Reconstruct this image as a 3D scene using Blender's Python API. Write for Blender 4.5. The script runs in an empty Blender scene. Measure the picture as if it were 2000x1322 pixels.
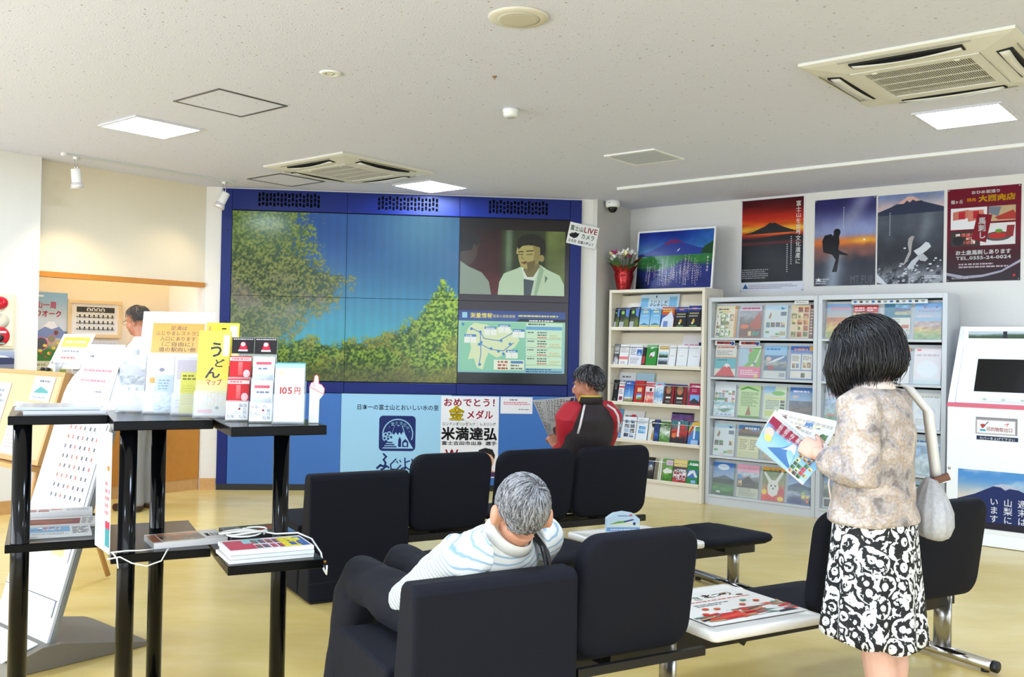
import bpy, bmesh, math, random
import numpy as np
from mathutils import Matrix, Vector, Quaternion
R_ = random.Random(7)
PI = math.pi
C = bpy.context.scene.collection
scene = bpy.context.scene

# ------------------------------------------------------------------ camera
F_PX, PITCH, ROLL, GRID, EYE = 1873.3, 0.0098056, -0.0192187, math.degrees(0.6924018), 1.42
cp, sp, cr, sr = math.cos(PITCH), math.sin(PITCH), math.cos(ROLL), math.sin(ROLL)
c_fw = Vector((0, cp, sp)); c_z = Vector((0, -sp, cp)); c_x = Vector((1, 0, 0))
c_rt = c_x * cr - c_z * sr; c_up = c_x * sr + c_z * cr
cam_d = bpy.data.cameras.new('camera'); cam = bpy.data.objects.new('camera', cam_d); C.objects.link(cam)
cam_d.sensor_width = 36; cam_d.lens = F_PX / 2000 * 36; cam_d.clip_start = 0.05
m3 = Matrix((c_rt, c_up, -c_fw)).transposed()
cam.matrix_world = Matrix.Translation((0, 0, EYE)) @ m3.to_4x4()
scene.camera = cam
scene.cycles.max_bounces = 8; scene.cycles.diffuse_bounces = 4; scene.cycles.glossy_bounces = 3

# ------------------------------------------------------------------ world, lights, exposure
scene.view_settings.view_transform = 'Standard'
scene.view_settings.look = 'None'
scene.view_settings.gamma = 1
scene.view_settings.use_curve_mapping = False
scene.view_settings.exposure = 0.97
w = bpy.data.worlds.new('world'); scene.world = w; w.use_nodes = True
bg = w.node_tree.nodes['Background']; bg.inputs[0].default_value = (0.80, 0.90, 1.0, 1); bg.inputs[1].default_value = 1.2

def area(name, loc, look, sx, sy, power, col):
    l = bpy.data.lights.new(name, 'AREA'); l.shape = 'RECTANGLE'; l.size = sx; l.size_y = sy
    l.energy = power; l.color = col
    o = bpy.data.objects.new(name, l); C.objects.link(o); o.location = loc
    o.rotation_euler = (Vector(look) - Vector(loc)).to_track_quat('-Z', 'Y').to_euler()
    return o
# daylight standing in the tall windows of the wall to the left and the glazed front behind the camera
area('daylight_left', (-7.05, 1.2, 1.25), (0, 1.2, 1.20), 9.6, 1.9, 255, (0.80, 0.90, 1.0))
area('daylight_front', (1.2, -2.9, 1.5), (1.2, 3, 1.4), 8.5, 2.4, 88, (0.80, 0.90, 1.0))

# ------------------------------------------------------------------ frames of the room
def dirv(az):
    a = math.radians(az); return Vector((math.sin(a), math.cos(a), 0))
class Frame:                    # u runs along a wall to the viewer's right, v into the wall, z up
    def __init__(s, x, y, az):
        s.o = Vector((x, y, 0)); s.X = dirv(az); s.Y = dirv(az - 90); s.rz = math.radians(90 - az)
    def p(s, u, v, z=0.0):
        return s.o + s.X * u + s.Y * v + Vector((0, 0, z))
ZC = 2.92
RW = Frame(1.240, 10.212, GRID + 90)      # wall with the racks and posters
SW = Frame(-2.819, 9.229, GRID + 45)      # wall with the video wall
LW = Frame(-3.911, 7.909, GRID)           # wall with the counter alcove
BN = Frame(0.775, 3.455, 60)              # the lobby seating

# ------------------------------------------------------------------ materials
def lin(c):
    return c / 12.92 if c <= 0.04045 else ((c + 0.055) / 1.055) ** 2.4
def rgb(r, g, b):
    return (lin(r / 255), lin(g / 255), lin(b / 255), 1)
MATS = {}
def mat(name, col=(200, 200, 200), rough=0.5, metal=0.0, spec=0.5, noise=0.0, nscale=8.0, bump=0.0, bscale=60.0,
        emit=0.0, alpha=1.0, coat=0.0, trans=0.0):
    if name in MATS: return MATS[name]
    m = bpy.data.materials.new(name); m.use_nodes = True
    nt = m.node_tree; b = nt.nodes['Principled BSDF']; N = nt.nodes.new; L = nt.links.new
    c = rgb(*col)
    b.inputs['Roughness'].default_value = rough; b.inputs['Metallic'].default_value = metal
    b.inputs['Specular IOR Level'].default_value = spec
    b.inputs['Coat Weight'].default_value = coat; b.inputs['Transmission Weight'].default_value = trans
    b.inputs['Alpha'].default_value = alpha
    tc = N('ShaderNodeTexCoord')
    if noise:
        n = N('ShaderNodeTexNoise'); n.inputs['Scale'].default_value = nscale; n.inputs['Detail'].default_value = 5
        r = N('ShaderNodeMix'); r.data_type = 'RGBA'
        lo = [max(0, x * (1 - noise)) for x in c[:3]]; hi = [min(1, x * (1 + noise)) for x in c[:3]]
        r.inputs['A'].default_value = (*lo, 1); r.inputs['B'].default_value = (*hi, 1)
        L(tc.outputs['Object'], n.inputs['Vector']); L(n.outputs['Fac'], r.inputs['Factor']); L(r.outputs['Result'], b.inputs['Base Color'])
    else:
        b.inputs['Base Color'].default_value = c
    if bump:
        n2 = N('ShaderNodeTexNoise'); n2.inputs['Scale'].default_value = bscale; n2.inputs['Detail'].default_value = 4
        bp = N('ShaderNodeBump'); bp.inputs['Strength'].default_value = bump; bp.inputs['Distance'].default_value = 0.004
        L(tc.outputs['Object'], n2.inputs['Vector']); L(n2.outputs['Fac'], bp.inputs['Height']); L(bp.outputs['Normal'], b.inputs['Normal'])
    if emit:
        b.inputs['Emission Color'].default_value = c; b.inputs['Emission Strength'].default_value = emit
    MATS[name] = m
    return m
def attr_mat(name, rough=0.5, emit=0.0, spec=0.4, coat=0.0):
    m = bpy.data.materials.new(name); m.use_nodes = True
    nt = m.node_tree; b = nt.nodes['Principled BSDF']
    a = nt.nodes.new('ShaderNodeAttribute'); a.attribute_name = 'Col'
    b.inputs['Roughness'].default_value = rough; b.inputs['Specular IOR Level'].default_value = spec
    b.inputs['Coat Weight'].default_value = coat; b.inputs['Coat Roughness'].default_value = 0.15
    if emit:
        b.inputs['Base Color'].default_value = (0.01, 0.01, 0.01, 1)
        nt.links.new(a.outputs['Color'], b.inputs['Emission Color']); b.inputs['Emission Strength'].default_value = emit
    else:
        nt.links.new(a.outputs['Color'], b.inputs['Base Color'])
    MATS[name] = m
    return m
PRINT = attr_mat('printed_paper', 0.55, spec=0.3)
GLOSS = attr_mat('glossy_print', 0.20, spec=0.22)
LCD = attr_mat('lit_screen', 0.16, emit=0.50, spec=0.22)

M_white = mat('white_plastic', (238, 238, 234), 0.4)
M_wall = mat('wall_paper_white', (228, 225, 219), 0.85, noise=0.02, nscale=30, bump=0.12, bscale=250)
M_wallw = mat('wall_paper_cream', (228, 217, 194), 0.85, noise=0.02, nscale=30, bump=0.12, bscale=250)
M_wood = mat('warm_wood', (190, 125, 45), 0.45, noise=0.12, nscale=12)
M_woodl = mat('pale_wood', (196, 150, 92), 0.5, noise=0.18, nscale=25)
M_black = mat('black_plastic', (18, 18, 20), 0.4)
M_chrome = mat('chrome', (210, 210, 212), 0.12, metal=1.0)
M_steelg = mat('grey_painted_steel', (196, 200, 204), 0.35, metal=0.0)
M_silver = mat('silver_aluminium', (208, 212, 216), 0.3, metal=0.6)
M_dark = mat('dark_gap', (12, 12, 14), 0.8)
M_fabric = mat('charcoal_fabric', (15, 17, 28), 0.8, noise=0.06, nscale=180, bump=0.25, bscale=700, spec=0.25)
M_clear = None
def clear_mat(name, a=0.12, col=(235, 242, 245)):
    m = bpy.data.materials.new(name); m.use_nodes = True
    nt = m.node_tree; nt.nodes.clear(); N = nt.nodes.new
    out = N('ShaderNodeOutputMaterial'); mix = N('ShaderNodeMixShader'); t = N('ShaderNodeBsdfTransparent'); g = N('ShaderNodeBsdfPrincipled')
    g.inputs['Base Color'].default_value = rgb(*col); g.inputs['Roughness'].default_value = 0.12
    mix.inputs[0].default_value = a
    nt.links.new(t.outputs[0], mix.inputs[1]); nt.links.new(g.outputs[0], mix.inputs[2]); nt.links.new(mix.outputs[0], out.inputs[0])
    MATS[name] = m
    return m
M_clear = clear_mat('clear_acrylic', 0.09)
M_glass = clear_mat('window_glass', 0.06)

# ------------------------------------------------------------------ mesh helpers
class MB:
    def __init__(s): s.v = []; s.f = []; s.m = []; s.sm = []
    def add(s, vs, fs, mi=0, smooth=False):
        o = len(s.v); s.v += [tuple(p) for p in vs]
        for f in fs:
            s.f.append([i + o for i in f]); s.m.append(mi); s.sm.append(smooth)
        return s
    def box(s, x0, x1, y0, y1, z0, z1, mi=0):
        vs = [(x, y, z) for z in (z0, z1) for y in (y0, y1) for x in (x0, x1)]
        return s.add(vs, [(0, 2, 3, 1), (4, 5, 7, 6), (0, 1, 5, 4), (2, 6, 7, 3), (0, 4, 6, 2), (1, 3, 7, 5)], mi)
    def xbox(s, M, sx, sy, sz, mi=0):      # box of full sizes centred at matrix M
        vs = [M @ Vector((x * sx / 2, y * sy / 2, z * sz / 2)) for z in (-1, 1) for y in (-1, 1) for x in (-1, 1)]
        return s.add(vs, [(0, 2, 3, 1), (4, 5, 7, 6), (0, 1, 5, 4), (2, 6, 7, 3), (0, 4, 6, 2), (1, 3, 7, 5)], mi)
    def prism(s, poly, a, b, axis='y', mi=0):   # polygon in the plane across axis, extruded a..b
        n = len(poly)
        def P(q, t):
            return {'y': (q[0], t, q[1]), 'x': (t, q[0], q[1]), 'z': (q[0], q[1], t)}[axis]
        vs = [P(q, a) for q in poly] + [P(q, b) for q in poly]
        fs = [list(range(n)), list(range(2 * n - 1, n - 1, -1))] + [(i, i + n, (i + 1) % n + n, (i + 1) % n) for i in range(n)]
        return s.add(vs, fs, mi)
    def rings(s, R, mi=0, smooth=True, caps=True, closed=False):
        n = len(R[0]); o = len(s.v)
        for r in R: s.v += [tuple(p) for p in r]
        k = len(R)
        for j in range(k if closed else k - 1):
            for i in range(n):
                a = o + j * n + i; b = o + j * n + (i + 1) % n; j2 = (j + 1) % k
                s.f.append([a, b, o + j2 * n + (i + 1) % n, o + j2 * n + i]); s.m.append(mi); s.sm.append(smooth)
        if caps and not closed:
            s.f.append([o + i for i in range(n)][::-1]); s.m.append(mi); s.sm.append(smooth)
            s.f.append([o + (k - 1) * n + i for i in range(n)]); s.m.append(mi); s.sm.append(smooth)
        return s
    def lathe(s, prof, n=20, c=(0, 0, 0), mi=0, smooth=True, M=None):
        R = []
        for r, z in prof:
            ring = [Vector((r * math.cos(2 * PI * i / n), r * math.sin(2 * PI * i / n), z)) for i in range(n)]
            R.append([(M @ p if M else p + Vector(c)) for p in ring])
        return s.rings(R, mi, smooth)
    def tube(s, pts, r, n=10, mi=0, smooth=True, sq=1.0):
        pts = [Vector(p) for p in pts]; rs = r if isinstance(r, (list, tuple)) else [r] * len(pts)
        R = []; side = None
        for i, p in enumerate(pts):
            t = (pts[min(i + 1, len(pts) - 1)] - pts[max(i - 1, 0)]).normalized()
            if side is None:
                side = t.orthogonal().normalized()
                if abs(t.z) < .95:
                    side = Vector((0, 0, 1)).cross(t).normalized()
            side = (side - t * side.dot(t)).normalized(); b = t.cross(side)
            R.append([p + (side * math.cos(2 * PI * k / n) + b * math.sin(2 * PI * k / n) * sq) * rs[i] for k in range(n)])
        return s.rings(R, mi, smooth)
    def mesh(s, name, mats):
        me = bpy.data.meshes.new(name); me.from_pydata(s.v, [], s.f)
        for m in (mats if isinstance(mats, (list, tuple)) else [mats]): me.materials.append(m)
        me.polygons.foreach_set('material_index', s.m); me.polygons.foreach_set('use_smooth', s.sm)
        me.validate(); me.update()
        return me
    def build(s, name, mats, parent=None, loc=(0, 0, 0), rz=0.0, rot=None):
        return link(name, s.mesh(name, mats), parent, loc, rot or (0, 0, rz))
def link(name, me, parent=None, loc=(0, 0, 0), rot=(0, 0, 0)):
    o = bpy.data.objects.new(name, me); C.objects.link(o)
    o.parent = parent; o.location = loc; o.rotation_euler = rot
    return o
def fix_normals(o):
    bm = bmesh.new(); bm.from_mesh(o.data); bmesh.ops.recalc_face_normals(bm, faces=bm.faces); bm.to_mesh(o.data); bm.free()
    return o
def tag(o, label, cat, group=None):
    o['label'] = label; o['category'] = cat
    if group: o['group'] = group
    return o
def thing(name, label, cat, loc=(0, 0, 0), rz=0.0, group=None):
    o = bpy.data.objects.new(name, None); o.empty_display_size = 0.1; C.objects.link(o)
    o.location = loc; o.rotation_euler = (0, 0, rz)
    return tag(o, label, cat, group)
def struct(o):
    o['kind'] = 'structure'; return o
def dup(root, loc, rz, label, group=None):
    r = root.copy(); C.objects.link(r); r.location = loc; r.rotation_euler = (0, 0, rz); r['label'] = label
    if group: r['group'] = group
    for ch in list(root.children):
        c = ch.copy(); C.objects.link(c); c.parent = r
        for g in list(ch.children):
            d = g.copy(); C.objects.link(d); d.parent = c
    return r
def bevel(o, wd=0.004, seg=2):
    b = o.modifiers.new('bevel', 'BEVEL'); b.width = wd; b.segments = seg; b.limit_method = 'ANGLE'; b.angle_limit = 0.7
    return o
def rrect(w, h, r, n=6):          # rounded rectangle about the origin
    pts = []
    for cx, cy, a0 in ((w / 2 - r, h / 2 - r, 0), (-w / 2 + r, h / 2 - r, 90), (-w / 2 + r, -h / 2 + r, 180), (w / 2 - r, -h / 2 + r, 270)):
        for i in range(n + 1):
            a = math.radians(a0 + 90 * i / n); pts.append((cx + r * math.cos(a), cy + r * math.sin(a)))
    return pts
def pad(mb, w, h, t, r, e, warp=None, n=6, seg=4, mi=0):   # cushion: rounded slab, w along x, h along z, t along y, edges rounded by e
    R = []
    prof = [(e * (1 - math.sin(PI / 2 * k / seg)), e * (1 - math.cos(PI / 2 * k / seg))) for k in range(seg + 1)]
    prof = [(a, b) for a, b in prof]
    lay = [(ins, y) for ins, y in prof] + [(ins, t - y) for ins, y in reversed(prof)]
    inner = [(e + min(w, h) * 0.25, 0)]; 
    lay = [(min(w, h) * 0.3, 0.0)] + lay + [(min(w, h) * 0.3, t)]
    for ins, y in lay:
        ring = []
        for x, z in rrect(w - 2 * ins, h - 2 * ins, max(r - ins, 0.004), n):
            p = Vector((x, y, z)); ring.append(warp(p) if warp else p)
        R.append(ring)
    return mb.rings(R, mi)

# ------------------------------------------------------------------ printed sheets: coloured polygons in one mesh
GL = {}
def glyph(ch, bold):
    k = (ch, bold)
    if k not in GL:
        c = bpy.data.curves.new('g', 'FONT'); c.body = ch; c.size = 1; c.resolution_u = 2; c.offset = bold
        o = bpy.data.objects.new('g', c); C.objects.link(o)
        e = o.evaluated_get(bpy.context.evaluated_depsgraph_get()); me = e.to_mesh()
        vs = [(v.co.x, v.co.y) for v in me.vertices]; fs = [list(p.vertices) for p in me.polygons]
        e.to_mesh_clear(); bpy.data.objects.remove(o); bpy.data.curves.remove(c)
        GL[k] = (vs, fs, (max([v[0] for v in vs]) + 0.06) if vs else 0.3)
    return GL[k]
class Art:                       # x right, y up, in metres, lower left corner at 0,0; faces -Y when built
    EPS = 0.00006
    def __init__(s, w, h, col=(245, 245, 243), t=0.002, curl=None):
        s.w, s.h, s.t = w, h, t; s.v = []; s.f = []; s.c = []; s.base = col; s.k = 0
        s.v += [(0, t, 0), (w, t, 0), (w, t, h), (0, t, h), (0, 0, 0), (w, 0, 0), (w, 0, h), (0, 0, h)]
        for f in ((4, 5, 6, 7), (1, 0, 3, 2), (0, 1, 5, 4), (1, 2, 6, 5), (2, 3, 7, 6), (3, 0, 4, 7)):
            s.f.append(f); s.c.append([col] * 4)
    def bare(s, nx=14, ny=10):       # drop the flat board: a thin bendable sheet instead
        s.v = []; s.f = []; s.c = []; b = s.base
        return s.raster(0, 0, s.w, s.h, nx, ny, lambda U, V: np.ones(U.shape + (3,)) * np.array(b, float))
    def layer(s): s.k += 1; return -s.k * s.EPS
    def poly(s, pts, col, y=None):
        y = s.layer() if y is None else y
        o = len(s.v); s.v += [(p[0], y, p[1]) for p in pts]; s.f.append(tuple(range(o, o + len(pts))))
        s.c.append(col if isinstance(col, list) else [col] * len(pts))
        return s
    def rect(s, x0, y0, x1, y1, col, y=None):
        return s.poly([(x0, y0), (x1, y0), (x1, y1), (x0, y1)], col, y)
    def grad(s, x0, y0, x1, y1, lo, hi):
        return s.poly([(x0, y0), (x1, y0), (x1, y1), (x0, y1)], [lo, lo, hi, hi])
    def disc(s, x, y, rx, ry, col, n=16, a0=0, a1=360, yy=None):
        return s.poly([(x + rx * math.cos(math.radians(a0 + (a1 - a0) * i / n)), y + ry * math.sin(math.radians(a0 + (a1 - a0) * i / n))) for i in range(n if a1 - a0 == 360 else n + 1)], col, yy)
    def line(s, pts, wd, col):
        y = s.layer()
        for a, b in zip(pts, pts[1:]):
            d = Vector((b[0] - a[0], b[1] - a[1]))
            if d.length < 1e-6: continue
            d = d.normalized() * wd / 2; n = (-d.y, d.x)
            s.poly([(a[0] - n[0] - d.x, a[1] - n[1] - d.y), (b[0] - n[0] + d.x, b[1] - n[1] + d.y), (b[0] + n[0] + d.x, b[1] + n[1] + d.y), (a[0] + n[0] - d.x, a[1] + n[1] - d.y)], col, y)
        return s
    def text(s, t, x, y, size, col, bold=0.0, width=None, vert=False, rot=0.0, center=False):
        yy = s.layer(); px = 0.0; adv = []
        for ch in t:
            if ch == ' ': adv.append((ch, px)); px += 0.5; continue
            g = glyph(ch, min(bold, .010)); cjk = ord(ch) > 0x2E00
            adv.append((ch, px)); px += 1.02 if cjk else g[2]
        sx = size if not width or vert else width / max(px, 1e-6)
        if center and not vert: x -= px * sx / 2
        ca, sa = math.cos(rot), math.sin(rot)
        for i, (ch, ax) in enumerate(adv):
            if ch == ' ': continue
            vs, fs, a = glyph(ch, min(bold, .010)); e = max(0, bold - .008) * .9
            for dx, dy in (((0, 0),) if e <= .003 else ((-e, -e), (e, -e), (-e, e), (e, e))):
                o = len(s.v)
                for p in vs:
                    if vert: qx, qy = (p[0] + dx - 0.5) * size * (width or 1), (p[1] + dy - 0.95 - i * 1.03) * size
                    else: qx, qy = (ax + p[0] + dx) * sx, (p[1] + dy) * size
                    s.v.append((x + qx * ca - qy * sa, yy, y + qx * sa + qy * ca))
                for f in fs:
                    s.f.append(tuple(i_ + o for i_ in f)); s.c.append([col] * len(f))
        return s
    def lines(s, x0, y0, x1, y1, n, col, rnd=None, fill=0.55, cell=None):   # rows of small unreadable print
        rnd = rnd or R_; yy = s.layer(); st = (y1 - y0) / n
        for i in range(n):
            y = y1 - (i + 0.8) * st; x = x0; end = x1 - (x1 - x0) * rnd.choice((0, 0, 0.1, 0.3))
            cw = cell or st * 0.9
            while x < end:
                l = cw * rnd.uniform(0.6, 1.6); s.rect(x, y, min(x + l, end), y + st * fill, col, yy); x += l + cw * rnd.choice((0.18, 0.25, 0.4))
        return s
    def raster(s, x0, y0, x1, y1, nx, ny, fn):    # fn(U,V) -> rgb 0..255 array of shape (...,3); V up
        yy = s.layer(); U, V = np.meshgrid(np.linspace(0, 1, nx + 1), np.linspace(0, 1, ny + 1))
        col = np.clip(fn(U, V), 0, 255); o = len(s.v)
        for j in range(ny + 1):
            for i in range(nx + 1):
                s.v.append((x0 + (x1 - x0) * i / nx, yy, y0 + (y1 - y0) * j / ny))
        for j in range(ny):
            for i in range(nx):
                a = j * (nx + 1) + i
                s.f.append((o + a, o + a + 1, o + a + nx + 2, o + a + nx + 1))
                s.c.append([tuple(col[j, i]), tuple(col[j, i + 1]), tuple(col[j + 1, i + 1]), tuple(col[j + 1, i])])
        return s
    def blocks(s, x0, y0, x1, y1, nx, ny, pal, rnd=None, gap=0.12, miss=0.15):   # little pictures in a loose grid
        rnd = rnd or R_; w, h = (x1 - x0) / nx, (y1 - y0) / ny; yy = s.layer(); y2 = s.layer()
        for i in range(nx):
            for j in range(ny):
                if rnd.random() < miss: continue
                a, b = x0 + i * w + w * gap * rnd.random(), y0 + j * h + h * gap * rnd.random()
                c, d = x0 + (i + 1) * w - w * gap, y0 + (j + 1) * h - h * gap
                q = rnd.choice(pal); s.rect(a, b, c, d, [q, q, tuple(min(255, k + 40) for k in q), tuple(max(0, k - 30) for k in q)], yy)
                q2 = rnd.choice(pal); s.rect(a + (c - a) * .15, b + (d - b) * .1, a + (c - a) * rnd.uniform(.4, .9), b + (d - b) * rnd.uniform(.3, .8), q2, y2)
        return s
    def shape(s, fn):             # bend every vertex
        s.v = [tuple(fn(Vector(p))) for p in s.v]; return s
    def mesh(s, name, m=None):
        me = bpy.data.meshes.new(name); me.from_pydata(s.v, [], s.f); me.materials.append(m or PRINT)
        ca = me.color_attributes.new('Col', 'FLOAT_COLOR', 'CORNER')
        arr = np.array([c for cs in s.c for c in cs], dtype=np.float32) / 255.0
        arr = np.where(arr <= 0.04045, arr / 12.92, ((arr + 0.055) / 1.055) ** 2.4)
        out = np.ones((len(arr), 4), np.float32); out[:, :3] = arr * (1.0 if m is LCD else 0.88)
        ca.data.foreach_set('color', out.ravel())
        return me
    def build(s, name, parent=None, loc=(0, 0, 0), rz=0.0, tilt=0.0, m=None, roll=0.0):
        o = link(name, s.mesh(name, m), parent, loc)
        o.rotation_mode = 'XYZ'; o.rotation_euler = (Matrix.Rotation(rz, 3, 'Z') @ Matrix.Rotation(tilt, 3, 'X') @ Matrix.Rotation(roll, 3, 'Y')).to_euler()
        return o
def vnoise(U, V, fx, fy, seed=0):
    rs = np.random.RandomState(seed); n = 64; G = rs.rand(n, n)
    x = np.asarray(U) * fx; y = np.asarray(V) * fy; i = np.floor(x).astype(int); j = np.floor(y).astype(int)
    a = x - i; b = y - j; a = a * a * (3 - 2 * a); b = b * b * (3 - 2 * b)
    g = lambda p, q: G[p % n, q % n]
    return (g(i, j) * (1 - a) + g(i + 1, j) * a) * (1 - b) + (g(i, j + 1) * (1 - a) + g(i + 1, j + 1) * a) * b
def fbm(U, V, fx, fy, seed=0, o=4):
    r = 0; a = 0.5; t = 0
    for k in range(o):
        r = r + a * vnoise(U, V, fx * 2 ** k, fy * 2 ** k, seed + k); t += a; a *= 0.55
    return r / t
def mixc(a, b, t):
    t = np.asarray(t)[..., None]; return np.asarray(a, float) * (1 - t) + np.asarray(b, float) * t
def sstep(a, b, x):
    t = np.clip((x - a) / (b - a), 0, 1); return t * t * (3 - 2 * t)
# ================================================================== the setting
def wallbox(name, a, b, t, z0, z1, m, flip=1):     # a..b seen from the room, thickness t away from it (flip=1: to the left of a->b)
    a = Vector((a[0], a[1], 0)); b = Vector((b[0], b[1], 0)); d = (b - a); L = d.length
    mb = MB().box(0, L, 0, t * flip, z0, z1) if flip > 0 else MB().box(0, L, -t, 0, z0, z1)
    return struct(mb.build(name, m, None, (a.x, a.y, 0), math.atan2(d.y, d.x)))
# floor: yellow-beige sheet vinyl, polished
mf = bpy.data.materials.new('polished_vinyl'); mf.use_nodes = True
nt = mf.node_tree; b_ = nt.nodes['Principled BSDF']; tc = nt.nodes.new('ShaderNodeTexCoord')
n1 = nt.nodes.new('ShaderNodeTexNoise'); n1.inputs['Scale'].default_value = 1.7; n1.inputs['Detail'].default_value = 8; n1.inputs['Roughness'].default_value = 0.65
mp = nt.nodes.new('ShaderNodeMapping'); mp.inputs['Scale'].default_value = (1, 2.6, 1); mp.inputs['Rotation'].default_value = (0, 0, 0.6)
cr_ = nt.nodes.new('ShaderNodeValToRGB'); cr_.color_ramp.elements[0].position = 0.3; cr_.color_ramp.elements[1].position = 0.72
cr_.color_ramp.elements[0].color = rgb(216, 188, 108); cr_.color_ramp.elements[1].color = rgb(230, 206, 138)
nt.links.new(tc.outputs['Object'], mp.inputs[0]); nt.links.new(mp.outputs[0], n1.inputs['Vector']); nt.links.new(n1.outputs['Fac'], cr_.inputs[0]); nt.links.new(cr_.outputs[0], b_.inputs['Base Color'])
b_.inputs['Roughness'].default_value = 0.22; b_.inputs['Specular IOR Level'].default_value = 0.32
floor = struct(MB().box(-8, 11.5, -3.6, 13.5, -0.1, 0).build('floor', mf))
# ceiling: dimpled acoustic board
mc = bpy.data.materials.new('dimpled_ceiling_board'); mc.use_nodes = True
nt = mc.node_tree; b_ = nt.nodes['Principled BSDF']; tc = nt.nodes.new('ShaderNodeTexCoord')
b_.inputs['Roughness'].default_value = 0.9
vo = nt.nodes.new('ShaderNodeTexVoronoi'); vo.inputs['Scale'].default_value = 26
no = nt.nodes.new('ShaderNodeTexNoise'); no.inputs['Scale'].default_value = 110; no.inputs['Detail'].default_value = 3
r1 = nt.nodes.new('ShaderNodeValToRGB'); r1.color_ramp.elements[0].position = 0.05; r1.color_ramp.elements[1].position = 0.17
mx = nt.nodes.new('ShaderNodeMath'); mx.operation = 'MULTIPLY_ADD'; mx.inputs[1].default_value = 0.35
bp = nt.nodes.new('ShaderNodeBump'); bp.inputs['Strength'].default_value = 0.5; bp.inputs['Distance'].default_value = 0.012
for a, b in ((tc.outputs['Object'], vo.inputs['Vector']), (tc.outputs['Object'], no.inputs['Vector']), (vo.outputs['Distance'], r1.inputs[0]),
             (no.outputs['Fac'], mx.inputs[0]), (r1.outputs[0], mx.inputs[2]), (mx.outputs[0], bp.inputs['Height']), (bp.outputs[0], b_.inputs['Normal'])):
    nt.links.new(a, b)
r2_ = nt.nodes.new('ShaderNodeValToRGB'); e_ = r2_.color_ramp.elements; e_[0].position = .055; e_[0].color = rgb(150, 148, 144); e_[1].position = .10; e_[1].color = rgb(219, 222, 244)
vo2 = nt.nodes.new('ShaderNodeTexVoronoi'); vo2.inputs['Scale'].default_value = 13; nt.links.new(tc.outputs['Object'], vo2.inputs['Vector']); nt.links.new(vo2.outputs['Distance'], r2_.inputs[0]); nt.links.new(r2_.outputs[0], b_.inputs['Base Color'])  # shade of the dimples painted into the base colour as dark specks
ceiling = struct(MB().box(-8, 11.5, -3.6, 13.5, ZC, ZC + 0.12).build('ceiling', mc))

wallbox('wall_right', RW.p(0, 0), RW.p(12, 0), 0.12, 0, ZC, M_wall)
wallbox('wall_nook', SW.p(3.663, 0.0), RW.p(0, 0), 0.12, 0, ZC, mat('wall_paper_shaded', (206, 203, 196), 0.85, noise=0.02, nscale=30, bump=0.12, bscale=250))  # shade on the nook wall put into a greyer copy of the white paper
wallbox('wall_back', SW.p(-0.165, 0.03), SW.p(3.663, 0.03), 0.12, 0, ZC, M_wall)
pl = wallbox('wall_left', LW.p(-5.1, 0), LW.p(0, 0), 0.13, 0, ZC, M_wall)
wallbox('wall_header', LW.p(0.0, 0.13), LW.p(1.62, 0.13), 0.12, 1.99, ZC, M_wallw)
wallbox('wall_alcove', LW.p(-0.9, 0.75), LW.p(1.62, 0.75), 0.1, 0, ZC, M_wallw)
wallbox('wall_alcove_side', LW.p(1.62, 0.75), LW.p(1.62, 0.13), 0.1, 0, ZC, M_wall)
struct(MB().box(0.002, 1.615, 0, 0.10, 0, 0.045).build('trim_1', M_wood, None, LW.p(0, 0.105, 1.945), LW.rz))
struct(MB().box(0, 0.15, -0.012, 0, 0, 0.11).build('baseboard_back', M_woodl, None, SW.p(-0.160, 0.029), SW.rz))
struct(MB().box(0, 5.0, -0.012, 0, 0, 0.11).build('baseboard_left', M_woodl, None, LW.p(-5.05, -0.001), LW.rz))
struct(MB().box(3.37, 11, -0.012, 0, 0, 0.10).build('baseboard_right', M_woodl, None, RW.p(0, -0.001), RW.rz))
# curtain rail on the ceiling before the rack wall
struct(MB().box(0.65, 6.5, -0.02, 0.02, -0.025, 0).build('trim_2', M_white, None, RW.p(0, -1.235, ZC - 0.001), RW.rz))

# glazed walls outside the picture
def glazed(name, n, a, b, npan):
    a = Vector((a[0], a[1], 0)); b = Vector((b[0], b[1], 0)); d = b - a; L = d.length; ang = math.atan2(d.y, d.x)
    mb = MB().box(0, L, 0, 0.15, 0, 0.25).box(0, L, 0, 0.15, 2.75, ZC)
    mb.box(0, 0.25, 0, 0.15, 0.25, 2.75).box(L - 0.25, L, 0, 0.15, 0.25, 2.75)
    struct(mb.build(name, M_wall, None, a, ang))
    w = struct(MB().box(0.25, L - 0.25, 0.07, 0.075, 0.25, 2.75).build('window_%d' % n, M_glass, None, a, ang))
    for i in range(npan + 1):
        x = 0.25 + (L - 0.5) * i / npan
        MB().box(x - 0.03, x + 0.03, 0.04, 0.11, 0.25, 2.75).build('window_frame', M_silver, w)
glazed('wall_window_side', 1, (-7.2, -3.1), (-7.2, 6.2), 6)
glazed('wall_front', 2, (10.4, -3.1), (-7.2, -3.1), 9)
wallbox('wall_far_side', (10.4, 2.5), (10.4, -3.1), 0.1, 0, ZC, M_wall)

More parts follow.
